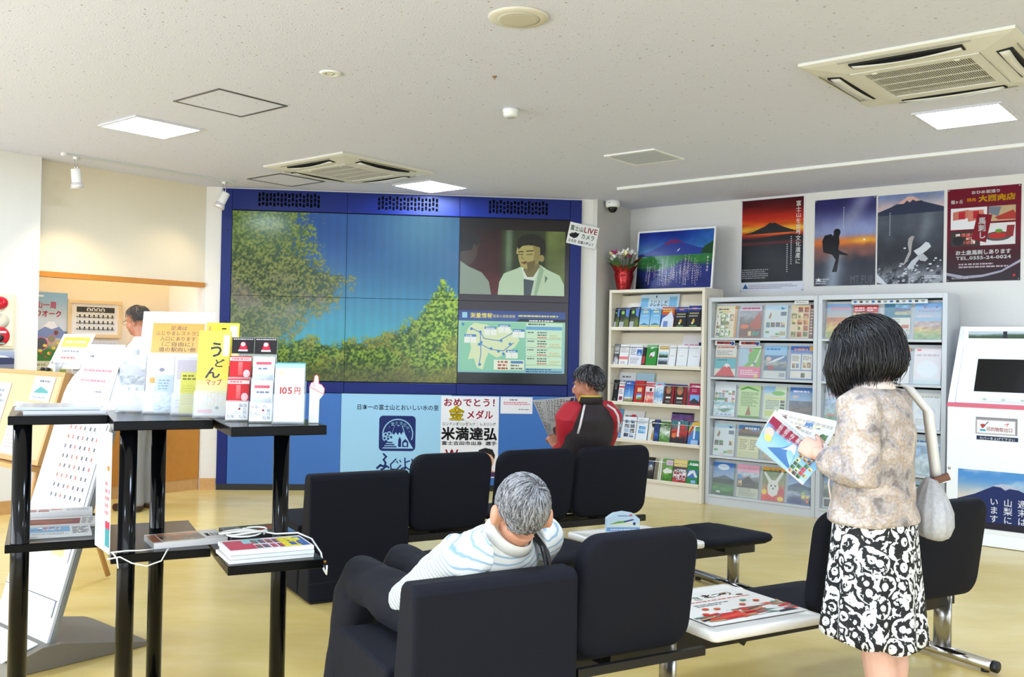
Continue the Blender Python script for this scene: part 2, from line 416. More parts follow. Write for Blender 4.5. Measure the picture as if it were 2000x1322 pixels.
# ================================================================== ceiling fittings
def ceil_thing(name, label, cat, u, v, group=None):
    return thing(name, label, cat, RW.p(u, v, ZC), RW.rz, group)
M_panel = mat('lamp_diffuser', (206, 228, 255), 0.5, emit=32)
def light_panel(u, v, label):
    t = ceil_thing('ceiling_light', label, 'ceiling light', u, v, 'square recessed ceiling lights'); h = 0.255
    mb = MB()
    for q in ((-h, h, -h, -h + .02), (-h, h, h - .02, h), (-h, -h + .02, -h + .02, h - .02), (h - .02, h, -h + .02, h - .02)):
        mb.box(*q, -0.012, -0.0005)
    mb.build('frame', mat('lamp_frame', (214, 214, 222), 0.4), t)
    MB().box(-h + .02, h - .02, -h + .02, h - .02, -0.006, -0.001).build('diffuser', M_panel, t)
light_panel(-0.69, -5.12, 'square recessed ceiling light above the black display stands')
light_panel(-0.76, -2.26, 'square recessed ceiling light just in front of the blue video wall')
light_panel(3.92, -2.28, 'square recessed ceiling light beside the big air conditioner')
for k, (u, v) in enumerate(((3.95, -6.3), (-0.7, -8.0), (3.95, -9.4), (7.2, -2.3), (7.2, -6.3))):
    light_panel(u, v, 'square recessed ceiling light outside the view, number %s towards the glazed front' % 'one two three four five'.split()[k])

def access(u, v, s, label):
    t = ceil_thing('access_panel', label, 'access panel', u, v, 'ceiling access panels'); h = s / 2; mb = MB()
    for q in ((-h, h, -h, -h + .016), (-h, h, h - .016, h), (-h, -h + .016, -h + .016, h - .016), (h - .016, h, -h + .016, h - .016)):
        mb.box(*q, -0.005, -0.0004)
    mb.build('frame', mat('dull_steel_rim', (98, 96, 100), 0.35, metal=0.5), t)
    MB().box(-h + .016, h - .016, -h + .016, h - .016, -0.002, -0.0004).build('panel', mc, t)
access(0.354, -5.177, 0.5, 'square steel-rimmed access panel in the ceiling above the display stands')
access(-1.66, -3.23, 0.5, 'dark-rimmed access panel in the ceiling in front of the video wall')

def aircon(u, v, label, fine):
    t = ceil_thing('ceiling_air_conditioner', label, 'air conditioner', u, v, 'ceiling cassette air conditioners')
    H = 0.51; W = mat('aircon_plastic', (222, 220, 211), 0.45)
    mb = MB()
    def ring(a, z): return [(-a, -a, z), (a, -a, z), (a, a, z), (-a, a, z)]
    G = 0.315                      # half of the intake opening
    R = [ring(H, -0.001), ring(H, -0.016), ring(H - .03, -0.024), ring(G + .015, -0.042), ring(G, -0.042), ring(G, -0.012)]
    mb.rings(R, smooth=False, caps=False)
    mb.build('panel', W, t)
    for k in range(4):             # four outlets with a vane each
        rot = (0, 0, k * PI / 2); L = 0.27
        s = MB().box(-L, L, -H + .062, -H + .135, -0.0375, -0.028)
        o = s.build('outlet_slot', M_dark, t, rot=rot)
        vm = MB(); R2 = []
        for i in range(9):
            x = -L + 0.01 + (2 * L - .02) * i / 8; sag = 0.016 * math.sin(PI * i / 8)
            R2.append([(x, -H + .075, -0.040 - sag), (x, -H + .080, -0.037 - sag), (x, -H + .124, -0.041 - sag * .4), (x, -H + .120, -0.045 - sag * .4)])
        vm.rings(R2).build('vane', W, t, rot=rot)
        MB().box(-H + .03, -H + .035, -G, G, -0.0305, -0.026).build('panel_joint', mat('joint_grey', (150, 146, 136), 0.6), t, rot=rot)
    fr = MB(); g = G - .004; q = G - .055
    for b in ((-g, g, -g, -q), (-g, g, q, g), (-g, -q, -q, q), (q, g, -q, q)): fr.box(*b, -0.046, -0.016)
    gr = fr.build('intake_grille', W, t)
    MB().box(-q, q, -q, q, -0.022, -0.018).build('intake_filter', mat('filter_brown', (94, 86, 74), 0.9), gr)
    bars = MB(); n = 48 if fine else 40
    for i in range(n + 1): x = -q + 2 * q * i / n; bars.box(x - .0017, x + .0017, -q, q, -0.042, -0.0395)
    for j in range(1, 4): y = -q + 2 * q * j / 4; bars.box(-q, q, y - .004, y + .004, -0.0425, -0.038)
    bars.build('grille_bars', W, gr)
    for sx in (-1, 1): MB().box(sx * .2 - .012, sx * .2 + .012, -q - .012, -q + .004, -0.049, -0.045).build('catch', M_white, gr)
aircon(4.03, -3.40, 'large cassette air conditioner in the ceiling at the upper right, intake grille showing', True)
aircon(-0.72, -3.28, 'cassette air conditioner in the ceiling above the blue video wall', False)

t = ceil_thing('ceiling_vent', 'square slatted air vent in the ceiling above the cream rack', 'vent', 1.60, -2.31)
h = .225; mb = MB()
for q in ((-h, h, -h, -h + .022), (-h, h, h - .022, h), (-h, -h + .022, -h + .022, h - .022), (h - .022, h, -h + .022, h - .022)): mb.box(*q, -0.012, -0.0005)
mb.build('frame', M_white, t)
MB().box(-h + .02, h - .02, -h + .02, h - .02, -0.002, -0.0006).build('backing', mat('vent_shadow', (120, 120, 118), 0.9), t)
for i in range(13):
    y = -h + .035 + i * 0.0317
    MB().xbox(Matrix.Translation((0, y, -0.008)) @ Matrix.Rotation(0.6, 4, 'X'), 2 * h - .044, 0.022, 0.0018).build('slat', M_white, t)

t = ceil_thing('ceiling_speaker', 'round cream speaker grille in the ceiling, centre top of the picture', 'speaker', 2.80, -5.316)
MB().lathe([(0.0, -0.010), (.09, -0.012), (.104, -0.012), (.112, -0.010), (.132, -0.009), (.140, -0.0005)], 40).build('rim', mat('speaker_cream', (219, 214, 200), .5), t)
MB().lathe([(0.0, -0.0165), (.05, -0.016), (.085, -0.0145), (.098, -0.0125)], 36).build('grille', mat('speaker_mesh', (205, 199, 183), .6, bump=.5, bscale=400), t)
t = ceil_thing('ceiling_downlight', 'small round chrome-centred emergency lamp in the ceiling', 'downlight', 1.398, -5.24)
MB().lathe([(.030, -0.003), (.034, -0.009), (.055, -0.008), (.064, -0.0005)], 28).build('rim', M_white, t)
MB().lathe([(0.0, -0.014), (.012, -0.013), (.02, -0.006), (.030, -0.003)], 20).build('bulb', mat('lamp_glass', (225, 228, 232), .08, metal=.7), t)
for sx in (-1, 1): MB().lathe([(0, -0.013), (.006, -0.011), (.007, -.004)], 10, (sx * .018, 0, 0)).build('stud', M_chrome, t)
t = ceil_thing('smoke_detector', 'white round smoke detector hanging from the ceiling near the centre', 'smoke detector', 1.70, -4.05)
MB().lathe([(.040, -.0005), (.048, -.002), (.050, -.018), (.046, -.024), (.046, -.040), (.040, -.050), (.0, -.052)], 28).build('housing', M_white, t)
MB().lathe([(.028, -.0525), (.030, -.056), (.022, -.058), (0, -.058)], 20).build('sensor_ring', mat('grey_ring', (185, 185, 185), .5), t)
MB().box(-.049, -.046, -.004, .004, -.036, -.026).build('indicator', M_black, t)
t = MB().lathe([(.012, -.0005), (.012, -.006), (.004, -.008), (.004, -.016), (0, -.017)], 10).build('ceiling_hook', mat('rusty_brass', (150, 100, 60), .5), None, RW.p(2.092, -4.659, ZC), RW.rz)
tag(t, 'tiny brown screw hook in the ceiling beside the smoke detector', 'hook')
# dome camera in the nook
t = thing('dome_camera', 'white dome security camera on the ceiling in the corner nook', 'camera', RW.p(0.17, -0.60, ZC), 0)
MB().lathe([(.062, -.0005), (.072, -.004), (.072, -.055), (.064, -.066), (.048, -.068)], 28).build('housing', M_white, t)
MB().lathe([(.050, -.066), (.048, -.085), (.038, -.105), (.02, -.118), (0, -.121)], 24).build('dome', mat('smoked_dome', (20, 20, 24), .08), t)
MB().xbox(Matrix.Translation((-.04, -.062, -.03)) @ Matrix.Rotation(-.6, 4, 'Z'), .012, .004, .006).build('marking', M_black, t)

# lighting track with two spots in front of the header wall
t = thing('lighting_track', 'thin white lighting track on the ceiling before the alcove', 'lighting track', RW.p(-2.14, -5.05, ZC), RW.rz)
MB().box(-.017, .017, 0, 1.58, -.022, -.0005).build('rail', mat('track_white', (206, 208, 206), .4), t)
MB().box(-.02, .02, -.012, 0.012, -.024, -.0005).build('end_cap', M_white, t)
WARM = (1.0, 0.80, 0.50)
def spot(u, v, down, label, power):
    q = RW.p(u, v, ZC - .0225); t = thing('track_spotlight', label, 'spotlight', q, 0, 'spotlights on the track')
    MB().box(-.014, .014, -.03, .03, -.018, 0).build('adapter', M_white, t)
    for s_ in (-1, 1): MB().tube([(s_ * .011, 0, -.015), (s_ * .011, 0, -.13)], .0035, 8).build('stem', M_chrome, t)
    d = Vector(down).normalized(); piv = Vector((0, 0, -.135))
    M = Matrix.Translation(piv) @ d.to_track_quat('Z', 'Y').to_matrix().to_4x4()
    MB().lathe([(0, -.045), (.030, -.044), (.037, -.036), (.038, .06), (.040, .066)], 20, M=M).build('lamp_body', M_white, t)
    MB().lathe([(.040, .066), (.048, .085), (.053, .112), (.044, .114), (.025, .09)], 20, M=M).build('reflector', mat('spot_glass', (228, 222, 226), .15, metal=.3), t)
    MB().lathe([(.0, .072), (.014, .074), (.017, .088), (.0, .098)], 12, M=M).build('bulb', mat('spot_bulb', (255, 226, 170), .4, emit=6.0), t)
    l = bpy.data.lights.new('spot_lamp', 'SPOT'); l.energy = power; l.color = WARM; l.spot_size = 1.9; l.spot_blend = 1.0; l.shadow_soft_size = .035
    o = bpy.data.objects.new('spot_lamp', l); C.objects.link(o); o.parent = t
    o.location = piv + d * .12; o.rotation_euler = d.to_track_quat('-Z', 'Y').to_euler()
spot(-2.14, -4.945, (0.02, 0.20, -1.0), 'white track spotlight at the near end, pointing down beside the pillar', 26)
spot(-2.14, -3.56, (-0.46, -0.1, -1.0), 'white track spotlight at the end next to the blue video wall', 7)
# ================================================================== video wall
BLUE = mat('blue_enamel', (4, 28, 104), 0.36, spec=.28)
BLUE2 = mat('blue_cabinet_panel', (48, 104, 178), 0.4)
VW = thing('video_wall', 'deep blue video wall with six screens and cupboard panels below', 'video wall', SW.p(0, 0), SW.rz)
x0, xa, xb, xc, x1 = 0.100, 1.196, 2.293, 3.392, 3.507
zt, zs1, zm, zs0, zb = 2.905, 2.697, 1.878, 1.062, 0.945
MB().box(0.012, x1 - .012, 0.020, 0.029, 0.0, zt - .004).build('carcass', M_dark, VW)
g = .0025
for nm, q in (('side_panel', (0, x0 - g, .06, zt)), ('side_panel', (xc + g, x1, .06, zt))):
    bevel(MB().box(q[0], q[1], 0, .026, q[2], q[3]).build(nm, BLUE, VW), .002, 1)
cols = ((x0, xa), (xa, xb), (xb, xc))
for i, (a, b) in enumerate(cols):
    tp = bevel(MB().box(a, b - g, 0, .026, zs1 + .008, zt).build('top_panel', BLUE, VW), .002, 1)
    sl = MB(); c0 = (a + b) / 2 + (-.02, .03, .02)[i]; rr = random.Random(i + 3)
    for k in range(17):
        xx = c0 - .285 + k * .0352
        for j in range(3):
            zz = 2.745 + j * .044 + (0.010 if k % 2 else 0)
            sl.box(xx, xx + .023, -.0012, .001, zz, zz + rr.choice((.030, .036, .038)))
    sl.build('vent_slots', mat('vent_dark', (4, 4, 7), .9, spec=.1), tp)
    bevel(MB().box(a, b - g, 0, .026, zb + .006, zs0 - .008).build('bottom_rail', BLUE, VW), .002, 1)
bevel(MB().box(x0, xa - .02 - g, 0.002, .026, .06, zb).build('cupboard_panel', BLUE2, VW), .002, 1)
bevel(MB().box(2.25 + g, xc, 0.002, .026, .06, zb).build('cupboard_panel', BLUE2, VW), .002, 1)
MB().box(0, x1, .012, .026, 0, .06).build('plinth', M_black, VW)
for z in (1.62, 2.5): MB().lathe([(0, -.003), (.008, -.002), (.009, .0)], 10, M=Matrix.Translation((.062, 0, z)) @ Matrix.Rotation(-PI / 2, 4, 'X') @ Matrix.Scale(-1, 4, (0, 0, 1))).build('screw', M_black, VW)

def landscape(U, V):                     # U,V over the two by two left screens
    sky = mixc((74, 178, 196), (40, 82, 146), sstep(.1, .95, V)); sky = mixc(sky, (92, 160, 180), np.exp(-((U - .85) / .22) ** 2 - ((V - .95) / .25) ** 2) * .7)
    sky = sky * (0.98 + 0.02 * np.sin(U * 160))[..., None]
    n1 = fbm(U, V, 9, 8, 3); n2 = fbm(U, V, 30, 26, 11); n3 = fbm(U, V, 130, 100, 21, 2)
    vb = np.array([0, .08, .2, .25, .3, .42, .5, .55, .62, .68, .74, 1]); xb_ = np.array([.36, .34, .30, .28, .30, .40, .46, .48, .50, .40, .33, .34])
    lim = np.interp(V, vb, xb_) + (n1 - .5) * .12 + (n2 - .5) * .14 + (n3 - .5) * .14
    mL = sstep(.025, -.025, U - lim)
    ub = np.array([0, .3, .5, .6, .7, .78, .84, .87, .905, .925, .95, .975, 1]); vg = np.array([.22, .24, .24, .24, .29, .36, .42, .50, .58, .63, .57, .55, .50])
    top = np.interp(U, ub, vg) + (n1 - .5) * .07 + (n2 - .5) * .09 + (n3 - .5) * .10
    mG = sstep(.01, -.01, V - top)
    leafL = mixc((40, 62, 32), (134, 142, 72), sstep(.30, .72, n2 * .22 + n3 * .78)); leafL = mixc(leafL, (132, 120, 116), sstep(.5, .7, n1) * sstep(.72, .45, V) * sstep(.25, .5, V) * .7)
    leafL = mixc(leafL, (112, 148, 60), sstep(.62, .9, V) * .35); leafL = mixc(leafL, (140, 160, 140), sstep(.5, .42, V) * .35)
    leafG = mixc((30, 66, 20), (138, 168, 52), sstep(.30, .72, n2 * .2 + n3 * .8)); leafG = mixc(leafG, (150, 132, 60), sstep(.55, .7, n1) * .4)
    leafG = mixc(leafG, (86, 84, 52), sstep(.16, .02, V) * .65); leafG = leafG * (1 + .25 * sstep(.72, .95, U))[..., None]; leafG = mixc(leafG, (150, 150, 90), np.exp(-((U - .83 - (V - .2) * -.12) / .006) ** 2) * sstep(.38, .3, V) * sstep(.1, .16, V) * .6)
    c = mixc(sky, leafL, mL * (.55 + .45 * sstep(.3, .5, n3 + (lim - U) * 1.2))); c = mixc(c, leafG, mG)
    return c * (0.93 + .1 * n1)[..., None]
def tile(name, a, b, zl, zh, art, label=None):
    o = art.build(name, VW, (a, .006, zl), 0, m=LCD)
    if label: o['label'] = label
    return o
tg = .004
for i in (0, 1):
    for j in (0, 1):
        a, b = cols[i]; zl, zh = ((zs0, zm), (zm, zs1))[j]
        w_, h_ = b - a - tg, zh - zl - tg
        ar = Art(w_, h_, (10, 14, 22), .012)
        ar.raster(0, 0, w_, h_, 150, 112, lambda U, V, i=i, j=j: landscape((U + i) / 2, (V + j) / 2))
        tile('screen', a + tg / 2, b, zl + tg / 2, zh, ar, 'screen tile showing part of a picture of leafy trees under blue sky')
# interview picture
a, b = cols[2]; w_, h_ = b - a - tg, zs1 - zm - tg
ar = Art(w_, h_, (24, 22, 26), .012); S_ = w_ / 222; X = lambda px: (px - 895) * S_; Y = lambda py: (584 - py) * S_
ar.raster(0, 0, w_, h_, 12, 8, lambda U, V: mixc((54, 46, 52), (30, 26, 24), V))
def tvbg(U, V):
    n = fbm(U, V, 6, 5, 5); c = mixc((84, 30, 28), (40, 24, 22), V); c = mixc(c, (44, 52, 30), sstep(.36, .40, U)); c = mixc(c, (98, 118, 92), np.exp(-((U - .46) / .03) ** 2))
    c = mixc(c, (88, 100, 54), sstep(.8, .84, U)); return c * (0.75 + .5 * n)[..., None]
ar.raster(X(897), Y(571), X(1108), Y(441), 40, 26, tvbg)
def P(*p): return [(X(p[i]), Y(p[i + 1])) for i in range(0, len(p), 2)]
ar.poly(P(897, 440, 925, 441, 935, 455, 936, 470, 928, 484, 934, 470, 931, 492, 922, 507, 910, 516, 897, 512)[::-1], (70, 58, 48))
ar.poly(P(897, 440, 924, 441, 934, 453, 936, 468, 930, 474, 924, 470, 920, 482, 912, 484, 897, 486)[::-1], (34, 32, 28))
ar.poly(P(897, 505, 914, 516, 940, 527, 955, 545, 960, 571, 897, 571)[::-1], (132, 148, 132))
ar.poly(P(973, 571, 976, 545, 985, 528, 1012, 517, 1022, 512, 1058, 509, 1072, 518, 1098, 530, 1107, 548, 1108, 571)[::-1], (172, 196, 164))
ar.poly(P(1020, 516, 1026, 538, 1047, 541, 1058, 510)[::-1], (196, 212, 196))
ar.poly(P(1025, 538, 1046, 541, 1040, 571, 1026, 571)[::-1], (66, 78, 84))
ar.poly(P(1058, 509, 1066, 520, 1052, 571, 1046, 571)[::-1], (140, 168, 136))
ar.poly(P(1028, 505, 1050, 498, 1058, 512, 1044, 534, 1032, 534, 1024, 520)[::-1], (112, 104, 66))
ar.poly(P(1011, 475, 1013, 462, 1028, 456, 1052, 458, 1060, 470, 1060, 492, 1054, 505, 1042, 514, 1030, 518, 1019, 514, 1014, 500, 1013, 490, 1009, 486)[::-1], (158, 152, 92))
ar.poly(P(1011, 474, 1012, 458, 1022, 450, 1040, 447, 1056, 450, 1067, 460, 1069, 478, 1065, 494, 1058, 498, 1057, 486, 1053, 477, 1045, 471, 1033, 470, 1021, 472, 1014, 479)[::-1], (34, 34, 26))
ar.poly(P(1042, 470, 1057, 474, 1058, 496, 1050, 508, 1038, 515, 1044, 500, 1046, 486)[::-1], (132, 122, 72)); ar.poly(P(1030, 505, 1048, 500, 1046, 516, 1034, 524)[::-1], (104, 92, 56)); ar.disc(X(1061), Y(496), 5 * S_, 7 * S_, (140, 128, 78))
ar.line(P(1014, 484, 1023, 483), 2 * S_, (40, 36, 26)); ar.line(P(1030, 482, 1043, 481), 2 * S_, (40, 36, 26))
ar.line(P(1014, 489, 1022, 489), 1.6 * S_, (70, 62, 40)); ar.line(P(1031, 489, 1042, 488), 1.6 * S_, (70, 62, 40))
ar.line(P(1022, 488, 1020, 497, 1026, 498), 1.5 * S_, (120, 108, 64)); ar.poly(P(1018, 505, 1032, 502, 1027, 509)[::-1], (104, 60, 44))
ar.poly(P(1068, 530, 1074, 536, 1068, 546)[::-1], (96, 120, 96))
tile('screen', a + tg / 2, b, zm + tg / 2, zs1, ar, 'screen tile showing an interview with a man in a pale suit')
# road and weather information
w_, h_ = b - a - tg, zm - zs0 - tg
ar = Art(w_, h_, (26, 26, 28), .012); S_ = w_ / 222; X = lambda px: (px - 893) * S_; Y = lambda py: (750 - py) * S_
ar.raster(0, 0, w_, h_, 10, 8, lambda U, V: mixc((34, 42, 40), (48, 42, 50), V))
ar.grad(X(894), Y(728), X(1109), Y(622), (128, 178, 190), (150, 204, 172)); ar.grad(X(894), Y(625), X(1109), Y(604), (52, 88, 150), (40, 64, 130))
ar.rect(X(901), Y(619), X(911), Y(608), (150, 200, 220)); ar.text('測量情報', X(917), Y(618), 11 * S_, (235, 220, 90), .01); ar.text('国道の道路情報', X(962), Y(617), 6.4 * S_, (215, 205, 110))
ar.lines(X(1014), Y(616), X(1103), Y(610), 1, (206, 200, 120)); ar.poly(P(1010, 625, 1016, 619, 1109, 619, 1109, 625), (20, 24, 34)); ar.lines(X(1036), Y(625), X(1105), Y(620), 1, (225, 225, 220))
ar.rect(X(898), Y(725), X(1028), Y(628), (132, 196, 164))
ar.poly(P(913, 640, 925, 629, 950, 632, 965, 640, 990, 634, 1005, 645, 1017, 662, 1008, 676, 990, 690, 972, 698, 955, 688, 950, 700, 944, 722, 932, 718, 926, 700, 914, 702, 920, 680, 917, 662, 908, 655)[::-1], (206, 220, 176))
for pp in ((920, 640, 938, 648, 946, 660, 975, 664, 1000, 650, 1008, 640), (938, 648, 940, 690, 936, 715), (940, 672, 960, 682, 985, 684, 1005, 668)):
    ar.line(P(*pp), 1.6 * S_, (70, 120, 190))
for px_, py_ in ((920, 641), (938, 647), (940, 668), (936, 672), (960, 680), (975, 685), (938, 712), (980, 664), (998, 670), (985, 690), (903, 632)): ar.disc(X(px_), Y(py_), 3 * S_, 3 * S_, (60, 130, 190), 8)
for px_, py_ in ((946, 636), (974, 631), (1003, 640), (906, 652), (990, 682)):
    ar.rect(X(px_), Y(py_ + 17), X(px_ + 24), Y(py_), (224, 232, 220)); ar.rect(X(px_), Y(py_ + 5), X(px_ + 24), Y(py_), (70, 130, 180)); ar.lines(X(px_ + 3), Y(py_ + 5), X(px_ + 21), Y(py_ + 1), 1, (220, 230, 230))
    ar.line(P(px_ + 12, py_ + 6, px_ + 12, py_ + 17), .8 * S_, (170, 190, 190))
ar.rect(X(966), Y(722), X(1027), Y(702), (220, 230, 206)); ar.lines(X(974), Y(722), X(994), Y(703), 3, (170, 70, 60)); ar.rect(X(1000), Y(709), X(1025), Y(704), (70, 130, 180)); ar.lines(X(1000), Y(722), X(1024), Y(710), 2, (110, 130, 120))
ar.rect(X(1030), Y(718), X(1103), Y(627), (190, 222, 190)); ar.lines(X(1034), Y(632), X(1085), Y(627), 1, (60, 60, 60)); ar.rect(X(1030), Y(641), X(1103), Y(634), (96, 160, 200))
for k in range(4):
    yt = 643 + k * 17.5; ar.line(P(1030, yt + 16, 1103, yt + 16), .8 * S_, (120, 150, 130)); ar.lines(X(1033), Y(yt + 5), X(1047), Y(yt + 1), 1, (60, 80, 80))
    ar.lines(X(1053), Y(yt + 5), X(1073), Y(yt + 1), 1, (50, 60, 60)); ar.lines(X(1053), Y(yt + 10), X(1072), Y(yt + 6), 1, (50, 60, 60)); ar.lines(X(1053), Y(yt + 15), X(1072), Y(yt + 11), 1, (200, 70, 50)); ar.lines(X(1078), Y(yt + 15), X(1100), Y(yt + 7), 2, (190, 190, 130))
ar.lines(X(1031), Y(727), X(1104), Y(718), 2, (40, 96, 140))
tile('screen', a + tg / 2, b, zs0 + tg / 2, zm, ar, 'screen tile showing a road information map and table')

# light blue signboard panel of the cupboard
w_, h_ = 1.072, zb - .06
ar = Art(w_, h_, (160, 208, 238), .024); S_ = 1.0 / 200; X = lambda px: (px - 667) * S_ * .985; Y = lambda py: (946 - py) * S_ * 1.0
NAVY = (16, 36, 104); LB = (160, 208, 238)
ar.text('日本一の富士山とおいしい水の里', X(697), Y(799), 11.4 * S_, (8, 20, 70), .012, width=.80)
rr_ = rrect(71 * S_, 69 * S_, 8 * S_)
def C_(pts, cx, cy): return [(p[0] + X(cx), p[1] + Y(cy)) for p in pts]
ar.poly(C_(rr_, 778, 845.5), NAVY)
def arc(cx, cy, r, a0, a1, n=22): return [(X(cx) + r * S_ * math.cos(math.radians(a0 + (a1 - a0) * i / n)), Y(cy) + r * S_ * math.sin(math.radians(a0 + (a1 - a0) * i / n))) for i in range(n + 1)]
ar.line(arc(779, 847, 29, -20, 205), 2.2 * S_, LB)
for k, ang in enumerate((140, 118, 98, 75, 55, 35, 14)): ar.text('・富士吉田市・'[k], X(779) + 22.5 * S_ * math.cos(math.radians(ang)) - 3 * S_, Y(847) + 22.5 * S_ * math.sin(math.radians(ang)) - 3 * S_, 7 * S_, LB, .02)
ar.poly(P(749, 875, 760, 860, 768, 844, 772, 830, 776, 832, 780, 829, 784, 832, 788, 830, 794, 848, 803, 864, 810, 875)[::-1], LB)
ar.poly(P(768, 846, 772, 831, 787, 831, 792, 846, 789, 842, 786, 848, 782, 843, 779, 849, 775, 843, 772, 848)[::-1], NAVY)
for cx, cy in ((755, 848), (762, 846), (753, 855), (760, 856), (766, 853)): ar.disc(X(cx), Y(cy), 4.2 * S_, 4.2 * S_, LB, 12); ar.disc(X(cx), Y(cy), 2.4 * S_, 2.4 * S_, NAVY, 10)
for k, (wa, wb) in enumerate(((750, 769), (750, 773), (750, 777))): ar.rect(X(wa), Y(864.5 + k * 4.2), X(wb), Y(862 + k * 4.2), NAVY)
ar.poly(P(780, 872, 780, 858, 783, 852, 786, 858, 786, 872)[::-1], NAVY); ar.poly(P(788, 872, 788, 862, 794, 856, 800, 862, 800, 872)[::-1], NAVY); ar.rect(X(791), Y(870), X(797), Y(863), LB)
ar.line(P(740, 913, 746, 908, 756, 911), 4.2 * S_, NAVY); ar.line(P(752, 886, 757, 891, 752, 897, 756, 903, 753, 914, 748, 916), 3.4 * S_, NAVY); ar.line(P(756, 908, 762, 912), 3.4 * S_, NAVY)
ar.line(P(776, 896, 766, 906, 767, 915, 778, 916, 786, 908), 2.6 * S_, NAVY); ar.line(P(778, 900, 780, 903), 2 * S_, NAVY); ar.line(P(784, 898, 786, 901), 2 * S_, NAVY)
ar.line(P(794, 894, 795, 914, 790, 918, 788, 914, 796, 911, 803, 916), 2.6 * S_, NAVY); ar.line(P(795, 902, 803, 899), 2.4 * S_, NAVY)
ar.line(P(808, 896, 812, 918), 2.6 * S_, NAVY); ar.line(P(820, 894, 822, 906, 814, 914), 2.6 * S_, NAVY); ar.text('だ', X(830), Y(918), 26 * S_, NAVY, .01)
o = ar.build('signboard_panel', VW, (xa - .02, .002, .06)); o['label'] = 'light blue town emblem signboard panel'

# congratulation poster on the cupboard
w_, h_ = .57, .80; ar = Art(w_, h_, (240, 238, 242), .001); S_ = w_ / 112; X = lambda px: (px - 863) * S_; Y = lambda py: (930 - py) * S_ + .01
RED = (206, 28, 62)
ar.text('おめでとう！', X(867), Y(793), 17 * S_, RED, .022, width=.57)
for off, cl in ((.9, (30, 26, 20)), (0, (242, 208, 20))): ar.text('金', X(878 + off), Y(818.5 + off), 29 * S_, cl, .035)
ar.text('メダル', X(912), Y(817), 18 * S_, RED, .022, width=.265)
for cx, cc in ((885, (150, 190, 230)), (905, (90, 90, 90)), (925, (220, 110, 110)), (895, (230, 210, 110)), (915, (120, 190, 130))): ar.line([(X(cx) + 9 * S_ * math.cos(i * .5), Y(829 + (4 if cx in (895, 915) else 0)) + 9 * S_ * math.sin(i * .5)) for i in range(14)], .8 * S_, tuple(int(c * .4 + 150) for c in cc))
ar.text('ロンドンオリンピック', X(866), Y(831), 7 * S_, (40, 40, 50), .012, width=64 * S_); ar.text('レスリング', X(938), Y(831), 7 * S_, (40, 40, 50), .012, width=32 * S_)
ar.text('米満達弘', X(864), Y(857), 26 * S_, (20, 18, 22), .03, width=.555)
ar.text('富士吉田市出身 選手', X(865), Y(868.5), 8 * S_, (30, 30, 36), .02, width=.545)
ar.text('W', X(873), Y(896), 26 * S_, (196, 30, 40), .02, width=26 * S_); ar.lines(X(868), Y(925), X(925), Y(900), 4, (196, 60, 60))
ar.poly(P(940, 930, 936, 905, 934, 890, 940, 880, 950, 876, 962, 879, 968, 890, 966, 905, 960, 916, 974, 922, 974, 930)[::-1], (226, 170, 140)); ar.poly(P(934, 886, 938, 878, 950, 874, 964, 877, 969, 888, 968, 896, 962, 888, 950, 883, 940, 884)[::-1], (24, 20, 22)); ar.rect(X(952), Y(930), X(975), Y(921), (70, 40, 90))
o = ar.build('congratulation_poster', None, SW.p(2.145, -.0010, .135), SW.rz)
tag(o, 'white gold medal congratulation poster stuck on the blue cupboard below the screens', 'poster')
ar = Art(.318, .165, (238, 236, 240), .001); ar.lines(.09, .125, .2, .148, 1, (120, 120, 130)); ar.lines(.03, .085, .29, .12, 2, (220, 110, 130)); ar.lines(.18, .035, .28, .05, 1, (120, 120, 130))
tag(ar.build('paper_notice', None, SW.p(2.73, -.0010, .770), SW.rz), 'small white paper notice beside the gold medal poster', 'notice')
# live camera sign stuck on the right edge of the frame
ar = Art(.300, .215, (240, 240, 236), .003)
ar.text('富士山', .012, .142, .056, (62, 110, 56), .018, width=.135); ar.text('LIVE', .150, .140, .075, (192, 24, 60), .02, width=.14); ar.text('カメラ', .135, .076, .058, (62, 110, 56), .018, width=.14)
ar.poly([(.02, .075), (.05, .065), (.07, .06), (.10, .08), (.115, .12), (.09, .115), (.075, .125), (.05, .11), (.03, .115), (.035, .10), (.015, .10)], (22, 22, 24)); ar.text('五合目 佐藤小屋より', .015, .022, .034, (36, 36, 40), .012, width=.265)
tag(ar.build('live_camera_sign', None, SW.p(3.352, -.0045, 2.478), SW.rz, roll=math.radians(11)), 'white LIVE camera sign card tilted on the corner of the video wall', 'sign')
# ================================================================== rack wall
def ray(px, py):
    return c_fw + c_rt * ((px - 1000) / F_PX) - c_up * ((py - 661) / F_PX)
def on(fr, px, py, v):               # where the sight line through a pixel meets the plane v of a wall frame -> (u, z)
    o = Vector((0, 0, EYE)); r = ray(px, py); q = fr.o + fr.Y * v
    p = o + r * ((q - o).dot(fr.Y) / r.dot(fr.Y)); d = p - fr.o
    return d.dot(fr.X), p.z
M_cream = mat('cream_steel', (226, 217, 198), 0.4)
M_creamd = mat('cream_steel_side', (196, 182, 158), 0.45)
RACK_G = 'brochures in the '
